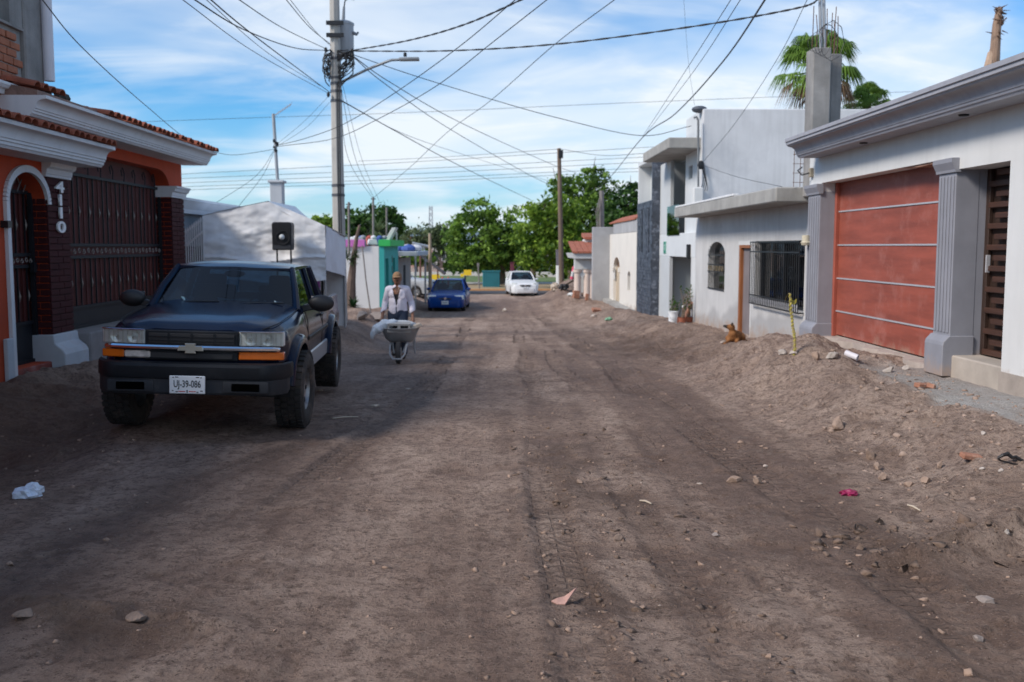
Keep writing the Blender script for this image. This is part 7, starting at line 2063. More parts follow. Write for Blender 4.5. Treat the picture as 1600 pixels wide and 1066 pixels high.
_c = np.empty(len(me.vertices) * 3); me.vertices.foreach_get('co', _c); _c = _c.reshape(-1, 3)
_n = np.array([v.normal[:] for v in me.vertices])
_c += _n * (.016 * fbm(_c[:, 0] * 11, _c[:, 2] * 5 + _c[:, 1] * 6, 4, 77))[:, None]
me.vertices.foreach_set('co', _c.ravel())
for s in (-1, 1):
    MB().obox((s * .06, -.12, 1.375), (.08, .018, .05), (R(-30), s * R(28), s * R(18))).build('collar', shirt_m, shirt, bevel=.006)
MB().obox((.095, -.135, 1.20), (.09, .012, .10), (R(-3), 0, R(8))).build('breast_pocket', shirt_m, shirt, bevel=.004)
blobby('vest', [[(0, -.0, .90, .118), (0, -.012, 1.08, .115), (0, -.025, 1.22, .112)]], mat('black_vest', (.015, .016, .02), .9), man, .012, 2)
MB().tube([(-.05, -.10, 1.40), (-.03, -.135, 1.33), (0, -.145, 1.27), (.03, -.135, 1.33), (.05, -.10, 1.40)], .004, 5).build('necklace', silver, man)
ch = [[(0, .01, .95, .145), (0, .01, .86, .15)]]
for s in (-1, 1):
    k_y, a_y, a_z = ((-.13, .02, .085) if s > 0 else (.0, .27, .12))
    ch += [[(s * .085, 0.005, .87, .115), (s * .10, k_y, .48, .088), (s * .10, a_y + .005, a_z + .05, .075)]]
blobby('trousers', ch, jean, man, .012, 2)
for s in (-1, 1):
    a_y, a_z = ((.02, .085) if s > 0 else (.27, .12))
    blobby('boot', [[(s * .10, a_y + .02, a_z + .02, .052), (s * .10, a_y - .02, a_z - .03, .05), (s * .10, a_y - .15, a_z - .042, .042)]], mat('boot_leather', (.06, .045, .035), .8), man, .01, 2)
cap = blobby('cap', [], capm, man, .008, 2, [(head_c + Vector((0, .004, .035)), (.088, .103, .092))], cut=lambda c: c.z < head_c.z + .028)
def brim(u, v):
    a = math.pi * (1 + u); r = .085 + .0 * v
    x = math.cos(a) * .078; y0 = math.sin(a) * .095
    return (x * (1 + .05 * v), head_c.y + y0 - .075 * v * max(0, -math.sin(a)) ** .8, head_c.z + .040 - .022 * v - .25 * x * x * 4 * v)
br = MB().grid(brim, 16, 4).build('cap_brim', capm, cap, smooth=True); so = br.modifiers.new('s', 'SOLIDIFY'); so.thickness = .005

# ---- wheelbarrow
wbY = 17.5; wbx = at(623, 560, wbY).x
wb = empty('wheelbarrow', (wbx, wbY, gz(wbx, wbY))); tag(wb, 'battered grey metal wheelbarrow with a single tyre', 'wheelbarrow')
gal = mat('barrow_steel', (.36, .37, .38), .6, .25, 4, .15, 40, metal=.0, grime=(.40, .35, .31), gamt=.8, gscale=4)
MB().lathe([(.10, -.035), (.17, -.045), (.195, -.03), (.2, 0), (.195, .03), (.17, .045), (.10, .035)], 28, (0, 0, .2), 'x', cap=True).build('tyre', mat('dusty_tyre', (.05, .047, .047), .9, .25, 6, .3, 50), wb, smooth=True, angle=45)
MB().lathe([(.0, -.05), (.095, -.046), (.095, .046), (0, .05)], 20, (0, 0, .2), 'x').build('wheel_hub', gal, wb, smooth=True, angle=40)
dz = gz(mxp, MYw) - wb.location.z
hz_ = .68 + dz
for s in (-1, 1):
    hx = s * .295 + (mxp - wbx)
    MB().tube([(s * .075, -.04, .2), (s * .13, .22, .36), (s * .22, .75, .47), (hx, 1.15, hz_ - .045), (hx, 1.36, hz_ - .0)], .017, 8).build('handle', gal, wb, smooth=True)
    MB().tube([(hx, 1.13, hz_ - .049), (hx, 1.36, hz_ + .0)], .021, 8).build('grip', mat('black_plastic', 0), wb, smooth=True)
    MB().tube([(s * .20, .62, .45), (s * .23, .70, .12), (s * .23, .78, .10), (s * .215, .92, .49)], .014, 6).build('stand_leg', gal, wb, smooth=True)
MB().tube([(-.14, .22, .36), (-.145, -.05, .33), (-.13, -.24, .2), (-.07, -.30, .12), (.07, -.30, .12), (.13, -.24, .2), (.145, -.05, .33), (.14, .22, .36)], .015, 8).build('wheel_guard', gal, wb, smooth=True)
rings = [(.20, .22, .60, .36), (.26, .12, .68, .42), (.31, .0, .78, .54), (.345, -.08, .86, .62), (.36, -.095, .875, .63)]
def tray(rings, off):
    vs = []; fs = []; n = 28
    for (hx_, y0, y1, z) in rings:
        for k in range(n):
            a = 2 * math.pi * k / n; ca, sa = math.cos(a), math.sin(a)
            p = 3.2; q = (abs(ca) ** p + abs(sa) ** p) ** (-1 / p)
            vs.append((ca * q * (hx_ - off), (y0 + y1) / 2 + sa * q * ((y1 - y0) / 2 - off), z + off * .5))
    for i in range(len(rings) - 1):
        for k in range(n): fs.append((i*n + k, i*n + (k+1) % n, (i+1)*n + (k+1) % n, (i+1)*n + k))
    fs.append(tuple(range(n))[::-1])
    return vs, fs
t_ = MB().add(*tray(rings, 0)).build('tray', gal, wb, smooth=True); so = t_.modifiers.new('s', 'SOLIDIFY'); so.thickness = .006
# load: hollow concrete block, white sack, broken block piece, sand
cblock = mat('cinder_block', (.40, .39, .37), .95, .15, 6, .5, 40)
blkroot = MB()
wall_cells(blkroot, 'y', 0, .20, -.2, .2, 0, .155, [(-.165, -.025, .035, .12), (.025, .165, .035, .12)])
o = blkroot.build('concrete_block', cblock); o.location = (wbx + .01, wbY - .03, wb.location.z + .56); o.rotation_euler = (R(8), R(1), R(4))
tag(o, 'hollow concrete block with two holes facing out of the wheelbarrow', 'concrete block')
mb = MB(); mb.box(-.19, .19, .12, .19, .02, .14); o2 = mb.build('block_core', plate_k, o)
sk = mat('white_sack', (.60, .66, .72), .7, .08, 4, .3, 20)
o = blobby('plastic_sack', [[(-.10, .12, .68, .07), (-.26, .05, .66, .085), (-.38, -.02, .60, .075), (-.44, -.05, .50, .05), (-.45, -.05, .44, .03)]], sk, None, .013, 2, [((-.18, .18, .68), (.16, .2, .06)), ((-.34, .04, .60), (.09, .14, .09))])
_me = o.data; _c = np.empty(len(_me.vertices) * 3); _me.vertices.foreach_get('co', _c); _c = _c.reshape(-1, 3); _n = np.array([v.normal[:] for v in _me.vertices])
_c += _n * (.03 * fbm(_c[:, 0] * 12, _c[:, 2] * 12 + _c[:, 1] * 9, 3, 17))[:, None]; _me.vertices.foreach_set('co', _c.ravel())
o.location = (wbx, wbY, wb.location.z + .03); tag(o, 'white plastic sack draped over the left edge of the wheelbarrow', 'sack')
o = blobby('cement_bag', [], mat('pale_bag', (.58, .60, .60), .8, .1, 5, .3, 20), None, .015, 2, [((.02, .34, .66), (.25, .2, .07)), ((.1, .4, .63), (.2, .2, .08))]); o.location = (wbx, wbY, wb.location.z + .02)
tag(o, 'pale bag lying on top of the load behind the concrete block', 'bag')
mb = MB(); mb.obox((.0, .0, .0), (.24, .10, .07), (.1, -.35, .3), taper=.7); o = mb.build('broken_block', mat('broken_block_tan', (.45, .38, .31), .95, .2, 8, .5, 30), bevel=.012); o.location = (wbx + .30, wbY + .12, wb.location.z + .66)
tag(o, 'tan broken block piece on the right edge of the wheelbarrow', 'rubble')

# ---- dog lying by the brown door
DYd = 19.4; dx_ = at(1147, 530, DYd).x
fur = bpy.data.materials.new('dog_fur'); fur.use_nodes = True
N, L = fur.node_tree.nodes, fur.node_tree.links; b_ = N['Principled BSDF']; b_.inputs['Roughness'].default_value = .9
aa = N.new('ShaderNodeAttribute'); aa.attribute_name = 'dark'; nn = N.new('ShaderNodeTexNoise'); nn.inputs['Scale'].default_value = 22; nn.inputs['Detail'].default_value = 5
t2 = N.new('ShaderNodeTexCoord'); L.new(t2.outputs['Object'], nn.inputs['Vector'])
m_ = N.new('ShaderNodeMix'); m_.data_type = 'RGBA'; L.new(nn.outputs[0], m_.inputs[0]); m_.inputs[6].default_value = (.16, .06, .018, 1); m_.inputs[7].default_value = (.34, .15, .05, 1)
m2_ = N.new('ShaderNodeMix'); m2_.data_type = 'RGBA'; L.new(aa.outputs['Fac'], m2_.inputs[0]); L.new(m_.outputs[2], m2_.inputs[6]); m2_.inputs[7].default_value = (.02, .016, .014, 1); L.new(m2_.outputs[2], b_.inputs['Base Color'])
bp = N.new('ShaderNodeBump'); bp.inputs['Strength'].default_value = .5; bp.inputs['Distance'].default_value = .01; n5 = N.new('ShaderNodeTexNoise'); n5.inputs['Scale'].default_value = 90; L.new(t2.outputs['Object'], n5.inputs['Vector']); L.new(n5.outputs[0], bp.inputs['Height']); L.new(bp.outputs[0], b_.inputs['Normal'])
dog = empty('dog', (dx_, DYd, gz(dx_, DYd) - .005), (0, 0, R(-22))); tag(dog, 'brown dog with black muzzle lying by the brown door', 'dog')
# local: chest towards -y (camera), tail to +y; head turned to -x
hd = Vector((-.045, -.16, .335))
ch = [[(.03, .36, .10, .10), (.02, .22, .125, .125), (.0, .05, .14, .13), (-.005, -.08, .155, .115), (-.01, -.13, .20, .085)],            # trunk lying
      [(-.01, -.11, .22, .075), (-.025, -.14, .285, .06), (hd.x + .02, hd.y + .01, hd.z, .062)],                                         # neck
      [(hd.x, hd.y, hd.z, .062), (hd.x - .075, hd.y - .015, hd.z + .012, .036), (hd.x - .125, hd.y - .02, hd.z + .022, .024)],          # head and muzzle
      [(-.07, -.10, .10, .055), (-.10, -.18, .045, .036), (-.12, -.33, .030, .028), (-.12, -.37, .026, .03)],                           # front legs stretched forward
      [(.07, -.10, .10, .055), (.09, -.18, .045, .036), (.05, -.33, .030, .028), (.045, -.37, .026, .03)],
      [(.10, .26, .12, .085), (.15, .12, .10, .06), (.16, .22, .035, .035), (.15, .08, .028, .03)],                                     # hind leg folded
      [(-.09, .28, .11, .085), (-.14, .14, .09, .055), (-.15, .24, .035, .034), (-.14, .10, .028, .03)],
      [(.03, .43, .10, .035), (.12, .50, .04, .022), (.2, .44, .025, .014)]]                                                            # tail
db = blobby('body', ch, fur, dog, .009, 3)
at_ = db.data.attributes.new('dark', 'FLOAT', 'POINT')
vals = []
for v in db.data.vertices:
    d = hd.x - .045 - v.co.x; f = 0
    if v.co.z > .26: f = min(1, max(0, d / .03))
    vals.append(f)
at_.data.foreach_set('value', vals)
for s in (-1, 1):
    mb = MB(); q = hd + Vector((.025, s * .045, .045)); mb.add([q + Vector((-.02, 0, 0)), q + Vector((.025, s * .012, 0)), q + Vector((.0, s * .03, .055)), q + Vector((.008, s * .005, -.02))], [(0, 1, 2), (1, 3, 2), (3, 0, 2), (0, 3, 1)])
    mb.build('ear', mat('dog_ear', (.025, .018, .015), .9), db)
    MB().ball(hd + Vector((-.045, s * .032 - .01, .025)), .008, 8, 6).build('eye', mat('eye_dark', 0), db, smooth=True)

# ---- bucket, plants and the seated person half hidden in the garage doorway
bY = 26.3; bx = at(1051, 515, bY).x
bk_ = empty('bucket', (bx, bY, gz(bx, bY))); tag(bk_, 'white plastic bucket standing before the garage opening', 'bucket')
MB().lathe([(.105, 0), (.118, .17), (.122, .172), (.122, .19), (.12, .195), (.128, .31), (.135, .31), (.135, .335), (.122, .335), (.112, .05), (0, .05)], 24, (0, 0, 0), cap=False).build('bucket_shell', mat('bucket_white', (.70, .72, .74), .5, .06), bk_, smooth=True, angle=40)
MB().lathe([(0, 0.004), (.105, .004)], 24, (0, 0, 0), cap=False).build('bucket_bottom', mat('bucket_white', 0), bk_)
MB().tube([(.13 * math.cos(a), -.02 - .09 * math.sin(a) - .03, .29 - .17 * math.sin(a)) for a in [math.pi * k / 10 for k in range(11)]], .004, 5).build('wire_handle', alum, bk_)
pY = 27.3
for i, (px, hgt, lb) in enumerate(((1066, .95, 'tall bare twiggy plant with pale flower in the garage opening'), (1058, .55, 'short leafy potted plant behind the white bucket'), (1076, .75, 'upright twig plant against the white pier'))):
    q = at(px, 505, pY + .2 * i); g_ = gz(q.x, q.y); e = empty('potted_plant', (q.x, q.y, g_)); tag(e, lb, 'plant', 'plants by the garage opening')
    MB().lathe([(.08, 0), (.12, .2), (.13, .2), (.11, .18), (0, .18)], 14, (0, 0, 0), cap=False).build('pot', mat('clay_tile', 0), e, smooth=True)
    rr = random.Random(70 + i); mb = MB()
    tips = []
    for k in range(9):
        a = rr.uniform(0, 6.28); p1 = Vector((.05 * math.cos(a), .05 * math.sin(a), .18)); p2 = p1 + Vector((rr.uniform(-.14, .14), rr.uniform(-.14, .14), hgt * rr.uniform(.3, .55))); p3 = p2 + Vector((rr.uniform(-.12, .12), rr.uniform(-.12, .12), hgt * rr.uniform(.2, .55)))
        mb.tube([p1, p2, p3], [.012, .009, .004], 5); tips += [p2, p3]
    mb.build('stems', mat('twig', (.20, .15, .11), .9), e)
    mb = MB()
    for p_ in tips:
        for k in range(4 if i == 1 else 2): mb.ball(p_ + Vector((rr.uniform(-.05, .05), rr.uniform(-.05, .05), rr.uniform(-.06, .06))), (.028, .012, .02), 5, 4, (rr.random() * 3, rr.random() * 3, 0))
    o = mb.build('leaves', LM['bright'], e); o.data.attributes.new('tint', 'FLOAT', 'POINT')
    if i == 0: MB().ball((.0, -.1, .5), (.04, .03, .04), 8, 6).build('flower', white_st, e)
sY = 27.75; sx_ = 5.62
per = empty('person', (sx_, sY, gz(5.3, 27) - .02)); tag(per, 'seated person with bent bare leg and blue shorts half hidden in the garage opening', 'person')
# sits on a low stool, knees towards the street (-x)
ch = [[(.35, .1, .42, .13), (.40, .1, .62, .13), (.40, .1, .82, .15), (.38, .1, .92, .08), (.36, .1, 1.0, .055)], [(.38, -.08, .88, .06), (.38, .28, .88, .06)]]
for s, kx, ky in ((0, -.05, -.02), (1, .02, .24)):
    ch += [[(.30, .02 + .16 * s, .40, .085), (kx - .02, ky, .56, .062), (kx - .13, ky + .0, .30, .052), (kx - .19, ky, .08, .04), (kx - .30, ky, .045, .038)]]
for s in (0, 1):
    y0 = -.09 + .38 * s
    ch += [[(.38, y0, .87, .055), (.25, y0 - .03 + .06 * s, .68, .042), (.05, y0 + .02, .60, .032), (-.02, y0 + .02, .58, .035)]]
    for k in range(4): ch += [[(-.03, y0 + .0 + .016 * k, .59, .011), (-.075, y0 + .0 + .018 * k, .58, .010), (-.09, y0 + .018 * k, .55, .009)]]
    ch += [[(-.01, y0 - .02, .58, .012), (-.05, y0 - .04, .57, .010)]]
blobby('body', ch, mat('warm_skin', (.42, .20, .13), .55, .12, 6, .05), per, .012, 2, [((.34, .1, 1.12), (.095, .075, .115)), ((.245, .1, 1.11), (.02, .015, .02)), ((.33, .18, 1.11), (.02, .012, .03)), ((.33, .02, 1.11), (.02, .012, .03))])
blobby('hair', [], mat('dark_hair', 0), per, .012, 2, [((.355, .1, 1.15), (.10, .085, .105))], cut=lambda c: c.x < .28 and c.z < 1.2)
for s in (-1, 1): MB().ball((.252, .1 + s * .03, 1.13), (.008, .012, .008), 8, 6).build('eye', mat('eye_dark', 0), per, smooth=True)
MB().tube([(.25, .07, 1.065), (.243, .1, 1.063), (.25, .13, 1.065)], .005, 5).build('mouth', mat('lip', (.25, .09, .08), .6), per)
blobby('shorts', [[(.36, .1, .40, .15), (.36, .1, .56, .14)], [(.30, .02, .40, .105), (.12, .0, .49, .09)], [(.30, .18, .40, .105), (.14, .22, .49, .09)]], mat('blue_shorts', (.12, .25, .50), .9, .1, 5), per, .013, 2)
blobby('shirt', [[(.40, .1, .54, .15), (.40, .1, .80, .165), (.38, .1, .90, .10)], [(.38, -.08, .88, .075), (.38, .28, .88, .075)]], mat('grey_shirt', (.22, .23, .25), .9), per, .013, 2)
for ky in (-.02, .24):
    kx = -.05 if ky < 0 else .02
    blobby('shoe', [[(kx - .18, ky, .085, .048), (kx - .21, ky, .05, .048), (kx - .34, ky, .045, .042)]], mat('navy_shoe', (.012, .016, .03), .7), per, .012, 2)
sto = empty('stool', (sx_ + .36, sY + .1, gz(5.3, 27))); tag(sto, 'low wooden stool under the seated person', 'stool')
MB().box(-.17, .17, -.2, .2, .22, .26).build('stool_seat', slat_wood, sto, bevel=.008)
for x in (-.14, .14):
    for y in (-.16, .16): MB().box(x - .02, x + .02, y - .02, y + .02, -.05, .219).build('stool_leg', slat_wood, sto)
# ================================================================== SMALL THINGS ON THE GROUND
def rock_mesh(seed, size, flat=.7, sub=2):
    bm = bmesh.new(); bmesh.ops.create_icosphere(bm, subdivisions=3, radius=1)
    rs = np.random.RandomState(seed); pl = [(Vector(rs.normal(size=3)).normalized(), rs.uniform(.42, .82)) for _ in range(13)]
    for v in bm.verts:
        for n_, d in pl:
            k = v.co.dot(n_) - d
            if k > 0: v.co -= n_ * k
        v.co *= 1 + .025 * rs.normal()
        v.co = Vector((v.co.x * size[0], v.co.y * size[1], v.co.z * size[2]))
    me = bpy.data.meshes.new('rock'); bm.to_mesh(me); bm.free(); return me
rock_m = mat('brown_rock', (.30, .215, .165), .95, .22, 9, .5, 40)
rock_g = mat('grey_rock', (.27, .225, .20), .95, .2, 9, .5, 40)
clod_r = mat('earth_lump', (.20, .145, .115), .97, .3, 9, .6, 40)
conc_r = mat('concrete_rubble', (.42, .37, .33), .95, .2, 8, .5, 40)
def on_ground(px, py):
    # march the view ray to the terrain
    d = _ray(px, py); t = np.concatenate([np.arange(1.5, 16, .015), np.arange(16, 90, .06)])
    x, y, z = d.x * t, d.y * t, CAM_Z + d.z * t
    h = height(x, y); i = int(np.argmax(z < h))
    return Vector((x[i], y[i], h[i]))
def rock(px, py, w_px, h_px, seed, m, label, name='rock', cat='rock', group='loose rocks', rz=None):
    p = on_ground(px, py); k = p.y / FPX
    me = rock_mesh(seed, (w_px * k / 2, w_px * k / 2 * .8, h_px * k / 2 * 1.15)); me.materials.append(m)
    o = bpy.data.objects.new(name, me); COL.objects.link(o); o.location = p + Vector((0, 0, h_px * k * .22)); o.rotation_euler = (0, 0, seed * .7)
    return tag(o, label, cat, group)
rock(1358, 719, 22, 26, 1, rock_m, 'largest upright brown rock at the foot of the earth heap')
rock(1371, 733, 19, 14, 2, rock_m, 'pale tan rock just below the largest upright rock')
rock(1380, 750, 20, 16, 3, rock_m, 'dark brown rock lowest of the three by the heap')
rock(1147, 752, 32, 14, 4, rock_m, 'flat rock at the edge of the wide rut')
rock(1183, 756, 16, 14, 5, rock_m, 'small rock right of the flat rock on the rut edge')
rock(1420, 758, 22, 10, 6, rock_m, 'low dark rock right of the three stacked by the heap')
rock(1468, 732, 12, 16, 7, rock_m, 'tilted slab rock standing in the earth heap')
rock(1446, 755, 20, 12, 8, rock_m, 'rounded rock between the low dark rock and the tilted slab')
rock(215, 968, 38, 15, 9, clod_r, 'big earthy lump low on the left of the dirt street')
rock(40, 965, 40, 15, 10, clod_r, 'flat earthy lump at the bottom left corner')
rock(1415, 578, 16, 12, 12, conc_r, 'pale rounded rubble below the garage sill')
rock(1388, 582, 22, 14, 13, conc_r, 'grey blue rubble chunk next to the plastic pipe')
rock(1300, 560, 26, 12, 14, conc_r, 'pale rubble lump under the left end of the garage sill')
rock(1310, 667, 34, 22, 15, rock_m, 'embedded brown boulder on the face of the heap')
rock(1275, 560, 20, 14, 16, rock_m, 'dark rubble stone under the left pilaster')
rock(1537, 681, 10, 8, 17, conc_r, 'white pebble on the right hand heap')
rock(1535, 733, 12, 7, 18, conc_r, 'white stone below the black cable scrap')
rock(1565, 738, 14, 9, 19, conc_r, 'bluish white stone at the right edge')
rock(1573, 835, 14, 10, 20, conc_r, 'pale stone near the lower right edge')
rock(1540, 940, 34, 12, 21, rock_g, 'flat pale stone in the clods at lower right')
rock(1530, 1000, 24, 14, 22, rock_g, 'grey stone near the bottom right corner')
rock(965, 845, 22, 12, 23, rock_m, 'half buried stone right of the tyre track')
rock(590, 500, 40, 16, 24, rock_g, 'pile of grey rubble left of the man')
rock(565, 498, 30, 14, 25, rock_g, 'grey rubble lump beside the leaning stick')
rock(788, 487, 12, 7, 26, conc_r, 'white lump lying in the middle of the street')
rock(1240, 965 - 410, 20, 8, 27, conc_r, 'pale flat stone at the foot of the taped stake')
rock(1222, 553, 18, 9, 28, conc_r, 'pale slab stone left of the taped stake')
rock(905, 755, 14, 7, 30, rock_m, 'small stone on the tyre track, upper one')
rock(1118, 838, 20, 7, 31, rock_g, 'thin pale stone right of the middle track')
# bricks
def brick(px, py, seed, label, sz=(.17, .085, .05), rot=(.1, .1, .4), m=mat('dusty_brick', (.36, .17, .11), .95, .3, 9, .4, 60, grime=(.36, .28, .23), gamt=.7, gscale=8)):
    p = on_ground(px, py); o = MB().obox((0, 0, 0), sz, rot).build('brick', m, bevel=.008); o.location = p + Vector((0, 0, sz[2] * .45)); return tag(o, label, 'brick', 'loose bricks')
brick(1441, 606, 1, 'orange brick on the dusty strip before the fluted pilaster')
brick(1455, 607, 2, 'small brick fragment right of the orange brick', (.09, .08, .05), (.2, .2, 1))
brick(1517, 718, 4, 'pinkish brick shard in the heap near the black cable', (.16, .07, .04), (.2, .15, .1))
brick(900, 466, 6, 'orange brick stack left of the portico', (.28, .2, .34), (0, .1, .3)); brick(917, 470, 7, 'orange brick upright at the portico foot', (.14, .12, .3), (.05, .1, .2)); brick(932, 487, 8, 'red brick heap in the ditch before the grey fin', (.34, .22, .12), (.3, .1, .2))
# plastic pipe stub
p = on_ground(1332, 562); pp = empty('pipe_stub', p); pp.scale = (.8, .8, .8); tag(pp, 'short white plastic pipe end poking from the heap', 'pipe')
mb = MB(); mb.lathe([(.05, -.12), (.05, .085), (.042, .085), (.042, -.1), (0, -.1)], 18, (0, 0, 0), 'x', cap=False); o = mb.build('pipe_wall', mat('white_pvc', 0), pp, smooth=True, angle=40); o.rotation_euler = (0, R(18), R(-40)); o.location = (0, 0, .06)
o2 = MB().lathe([(0, .03), (.041, .03)], 16, (0, 0, 0), 'x', cap=False).build('pipe_dark_inside', dark_in, o)
# taped stake
b = on_ground(1241, 556); stk_ = empty('taped_stake', b); tag(stk_, 'thin crooked stake wrapped in yellow caution tape', 'stake')
def sp_(px, py): return at(px, py, b.y) - b
MB().tube([(0, 0, -.2), sp_(1242, 530), sp_(1239, 512), sp_(1236, 488), sp_(1234, 458)], [.016, .016, .015, .014, .012], 7).build('stake_rod', mat('stake_wood', (.34, .28, .12), .8), stk_, smooth=True)
tape = mat('yellow_tape', (.42, .36, .06), .6, .35, 14, .1, 30, grime=(.03, .03, .02), gamt=.9, gscale=22)
pts = [Vector((0, 0, -.02)), sp_(1242, 530), sp_(1239, 512), sp_(1236, 488), sp_(1234, 460)]
wind = []
for k in range(60):
    f = k / 59 * (len(pts) - 1); i = min(int(f), len(pts) - 2); q = pts[i].lerp(pts[i + 1], f - i); a = k * 1.7 + .6 * math.sin(k * 1.3); wind.append(q + Vector((.013 * math.cos(a), .013 * math.sin(a), 0)))
MB().tube(wind, .012, 5).build('tape_winding', tape, stk_)
MB().grid(lambda u, v: sp_(1233 - 6 * u, 458 + 10 * u * u) + Vector((0, .03 * v, -.06 * v * u)), 6, 2).build('tape_tail', tape, stk_)
MB().grid(lambda u, v: sp_(1236 + 9 * u, 466 + 4 * math.sin(u * 3)) + Vector((0, .01, -.05 * v)), 8, 2).build('tape_flag', tape, stk_)
# roof tile shard in the foreground
p = on_ground(880, 944); sh = MB()
sh.add([(-.062, .0, .012), (-.03, -.035, .006), (.005, -.045, .012), (.07, .055, .075), (.01, .03, .03), (-.03, .012, .026)], [(0, 1, 5), (1, 2, 4, 5), (2, 3, 4)])
o = sh.build('tile_shard', mat('pink_tile', (.46, .27, .22), .85, .2, 20, .3, 80)); so = o.modifiers.new('s', 'SOLIDIFY'); so.thickness = .008; o.location = p + Vector((0, 0, .006)); o.scale = (1.0, 1.0, .8)
tag(o, 'curved pinkish tile shard lying on the near tyre track', 'shard')
# litter
def crumple(px, py, w_px, h_px, seed, m, name, label, cat):
    p = on_ground(px, py); k = p.y / FPX; rs = np.random.RandomState(seed)
    bm = bmesh.new(); bmesh.ops.create_icosphere(bm, subdivisions=3, radius=1)
    for v in bm.verts:
        f = 1 + .55 * nz(v.co.x * 2.2 + seed, v.co.y * 2.2 + v.co.z * 1.7, seed) + .25 * nz(v.co.x * 6, v.co.z * 6 + v.co.y * 5, seed + 1)
        v.co = Vector((v.co.x * f * w_px * k / 2, v.co.y * f * w_px * k / 2.4, max(v.co.z * f, -.3) * h_px * k / 1.6))
    me = bpy.data.meshes.new(name); bm.to_mesh(me); bm.free(); me.materials.append(m)
    o = bpy.data.objects.new(name, me); COL.objects.link(o); o.location = p + Vector((0, 0, h_px * k * .15)); return tag(o, label, cat)
crumple(46, 775, 46, 22, 1, mat('pale_plastic', (.55, .62, .72), .5, .08, 6), 'plastic_bag', 'crumpled pale plastic bag at the left edge of the street', 'bag')
crumple(1327, 773, 26, 11, 2, mat('pink_wrapper', (.26, .012, .07), .45, .2, 8), 'wrapper', 'crumpled magenta wrapper in the right hand rut', 'wrapper')
crumple(499, 611, 9, 5, 3, white_st, 'paper_scrap', 'white paper scrap beside the rear tyre of the dark pickup', 'paper')
crumple(1130, 538, 10, 4, 4, white_st, 'paper_scrap', 'white paper scrap in front of the dog', 'paper')
crumple(1093, 757, 8, 3, 5, white_st, 'paper_scrap', 'small white scrap left of the flat rock', 'paper')
crumple(928, 496, 9, 5, 6, white_st, 'paper_scrap', 'white scrap before the cream house', 'paper'); crumple(951, 500, 12, 5, 7, mat('green_plastic', (.2, .4, .25), .5), 'plastic_scrap', 'greenish plastic scrap before the cream house', 'plastic')
crumple(638, 609, 8, 3, 8, white_st, 'paper_scrap', 'tiny white scrap beyond the wheelbarrow wheel track', 'paper'); crumple(586, 635, 11, 4, 9, mat('tan_paper', (.5, .42, .34), .8), 'cardboard_scrap', 'tan cardboard scrap right of the dark pickup', 'cardboard')
crumple(1196, 696 + 35, 8, 4, 10, white_st, 'paper_scrap', 'white flake on the ridge between the ruts', 'paper')
crumple(895, 462, 14, 6, 11, white_st, 'plastic_sheet', 'white sheet scrap on the far spoil heap', 'sheet'); crumple(880, 452, 16, 10, 12, mat('black_plastic', 0), 'rubbish_bag', 'dark rubbish bag on the far spoil heap', 'bag')
crumple(866, 455, 14, 14, 13, mat('tan_paper', 0), 'cardboard_box', 'tan crumpled box on the far spoil heap', 'box')
# black cable scrap at the right edge
p = on_ground(1580, 722); cs = empty('cable_scrap', p); cs.scale = (.72, .72, .72); tag(cs, 'tangled black rubber strap on the heap at the right edge', 'strap')
MB().tube([(-.14, .0, .04), (-.10, -.02, .075), (-.04, .0, .085), (.0, -.02, .05), (.04, -.01, .055), (.08, -.03, .03), (.16, -.03, .0), (.3, -.05, -.02)], [.012, .018, .022, .018, .02, .018, .012, .01], 7).build('strap_run', mat('black_plastic', 0), cs, smooth=True)
MB().tube([(-.14, .0, .04), (-.1, .02, .01), (.0, -.03, -.01), (.06, -.04, -.02), (.09, -.03, .03)], .009, 6).build('strap_loop', mat('black_plastic', 0), cs, smooth=True)
# sticks
for i, (x0, y0, x1, y1, lb) in enumerate(((1418, 792, 1438, 802, 'short pale stick right of the magenta wrapper'), (520, 656, 560, 653, 'pale thin stick right of the dark pickup tyre'), (1000, 785, 1018, 790, 'small straw left of the wide rut'))):
    a, b = on_ground(x0, y0), on_ground(x1, y1)
    tag(MB().tube([a + Vector((0, 0, .012)), (a + b) / 2 + Vector((0, .01, .018)), b + Vector((0, 0, .012))], [.006, .008, .005], 6).build('stick', mat('pale_stick', (.45, .38, .30), .9), smooth=True), lb, 'stick')
# red striped barrel and branch wood by the far heap
pb_ = at(889, 455, 60); e = empty('striped_post', (pb_.x, 60, gz(pb_.x, 60))); tag(e, 'leaning pink and white striped warning post on the far heap', 'post')
for k in range(5):
    a = Vector((.12 * k * .5, 0, .3 * k)); MB().tube([a, a + Vector((.06, 0, .3))], .09, 8).build('stripe', mat('hot_pink', (.7, .08, .16), .6) if k % 2 == 0 else white_st, e)
rr = random.Random(44)
for k, lb in enumerate(('lowest', 'middle', 'topmost')):
    c = at(900 + 4 * k, 462, 55); g_ = gz(c.x, 55)
    tag(MB().tube([(c.x - .8, 54.6, g_ + .1 + .12 * k), (c.x, 55, g_ + .5 + .15 * k), (c.x + .5, 55.3, g_ + 1.1 + .1 * k)], [.05, .04, .03], 6).build('branch', bark, smooth=True), lb + ' bare branch leaning on the far spoil heap', 'branch', 'branches on the far heap')

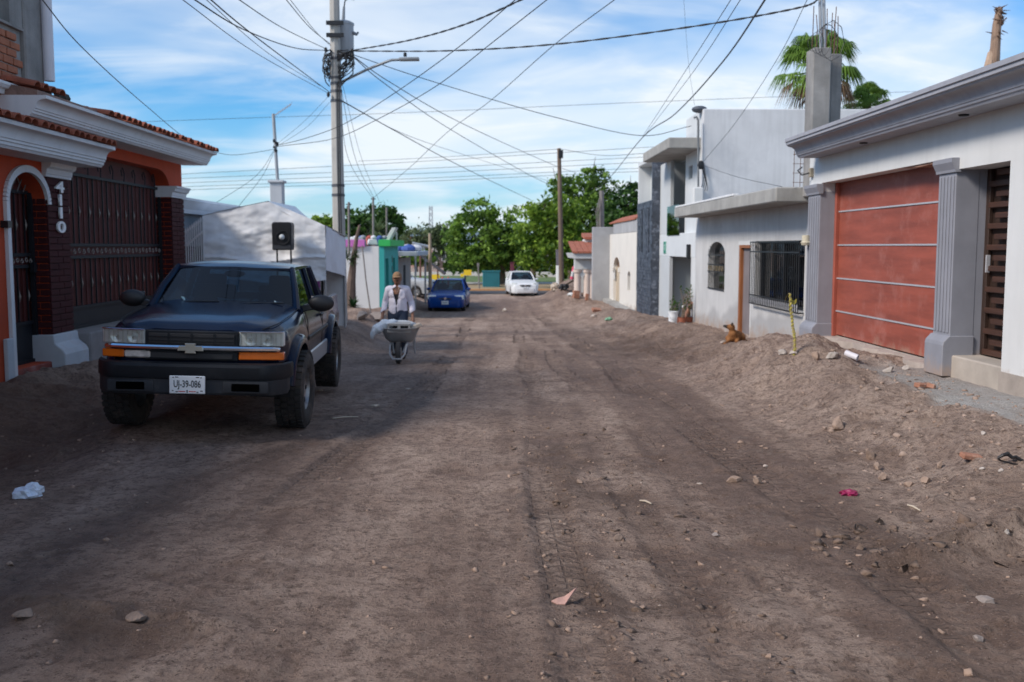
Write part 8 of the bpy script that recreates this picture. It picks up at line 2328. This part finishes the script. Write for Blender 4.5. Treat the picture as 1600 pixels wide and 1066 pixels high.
# ---- uncountable clods and pebbles
def scatter_stuff(name, label, n, region, smin, smax, m, seed, weight=None):
    rs = np.random.RandomState(seed)
    bm = bmesh.new(); bmesh.ops.create_icosphere(bm, subdivisions=1, radius=1); base = np.array([v.co[:] for v in bm.verts]); tri = np.array([[v.index for v in f.verts] for f in bm.faces]); bm.free()
    xs = []; ysn = []
    while len(xs) < n:
        u = rs.uniform(region[0], region[1], n * 3); v = np.exp(rs.uniform(math.log(region[2]), math.log(region[3]), n * 3))
        k = rs.uniform(0, 1, n * 3) < (weight(u, v) if weight else 1); xs += list(u[k]); ysn += list(v[k])
    x = np.array(xs[:n]); y = np.array(ysn[:n]); z = height(x, y)
    s = smin + (smax - smin) * rs.uniform(0, 1, n) ** 4
    q = rs.normal(size=(n, 12, 3)) * .36 + base[None]
    an = rs.uniform(0, 6.28, n); c, sn = np.cos(an), np.sin(an)
    q = q * s[:, None, None] * np.stack([rs.uniform(.7, 1.5, n), rs.uniform(.7, 1.2, n), rs.uniform(.45, .85, n)], -1)[:, None, :]
    X = q[..., 0] * c[:, None] - q[..., 1] * sn[:, None] + x[:, None]; Y = q[..., 0] * sn[:, None] + q[..., 1] * c[:, None] + y[:, None]; Z = q[..., 2] + (z + s * .02)[:, None]
    co = np.stack([X, Y, Z], -1).reshape(-1, 3).astype(np.float32); f = (tri[None] + (np.arange(n) * 12)[:, None, None]).reshape(-1, 3).astype(np.int32)
    me = bpy.data.meshes.new(name); me.vertices.add(len(co)); me.vertices.foreach_set('co', co.ravel()); me.loops.add(f.size); me.loops.foreach_set('vertex_index', f.ravel()); me.polygons.add(len(f)); me.polygons.foreach_set('loop_start', np.arange(0, f.size, 3, dtype=np.int32)); me.update(); me.materials.append(m)
    o = bpy.data.objects.new(name, me); COL.objects.link(o); return tag(o, label, 'soil', kind='stuff')
clod = mat('soil_clod', (.30, .21, .16), .97, .35, 6, .5, 60)
def wgt(u, v):
    return np.clip(.10 + .9 * sstep(2.6, 3.4, u) + .6 * sstep(3.0, 4.2, -u) + .5 * np.exp(-((u - .45) / .35) ** 2) + .35 * np.exp(-((u - 2.2) / .4) ** 2), 0, 1)
scatter_stuff('soil_clods', 'crumbly brown clods scattered over the street and banks', 5500, (-5.2, 5.1, 2.8, 34), .003, .022, clod, 3, wgt)
scatter_stuff('pale_pebbles', 'tiny pale pebbles and mortar crumbs on the dirt', 900, (-4.8, 5.1, 2.8, 40), .003, .010, mat('dusty_pebble', (.36, .285, .235), .95, .25, 9, .4, 60), 4, wgt)
scatter_stuff('track_clods', 'dark crumbs thrown up along the middle tyre track', 650, (.15, 1.35, 3.6, 10.5), .004, .026, mat('damp_clod', (.16, .11, .083), .97, .3, 6, .5, 60), 8)
scatter_stuff('lip_clods', 'broken dark clods along the cut edge in the right foreground', 260, (1.9, 3.7, 5.3, 6.3), .006, .045, mat('damp_clod', (.16, .11, .083), .97, .3, 6, .5, 60), 5)
scatter_stuff('heap_clods', 'lumps of dry earth on the heap before the garage', 700, (2.9, 5.1, 6.5, 16), .006, .036, mat('dry_clod', (.34, .25, .20), .97, .25, 6, .5, 60), 6)
bpy.data.scenes.remove(TMP_SCENE)
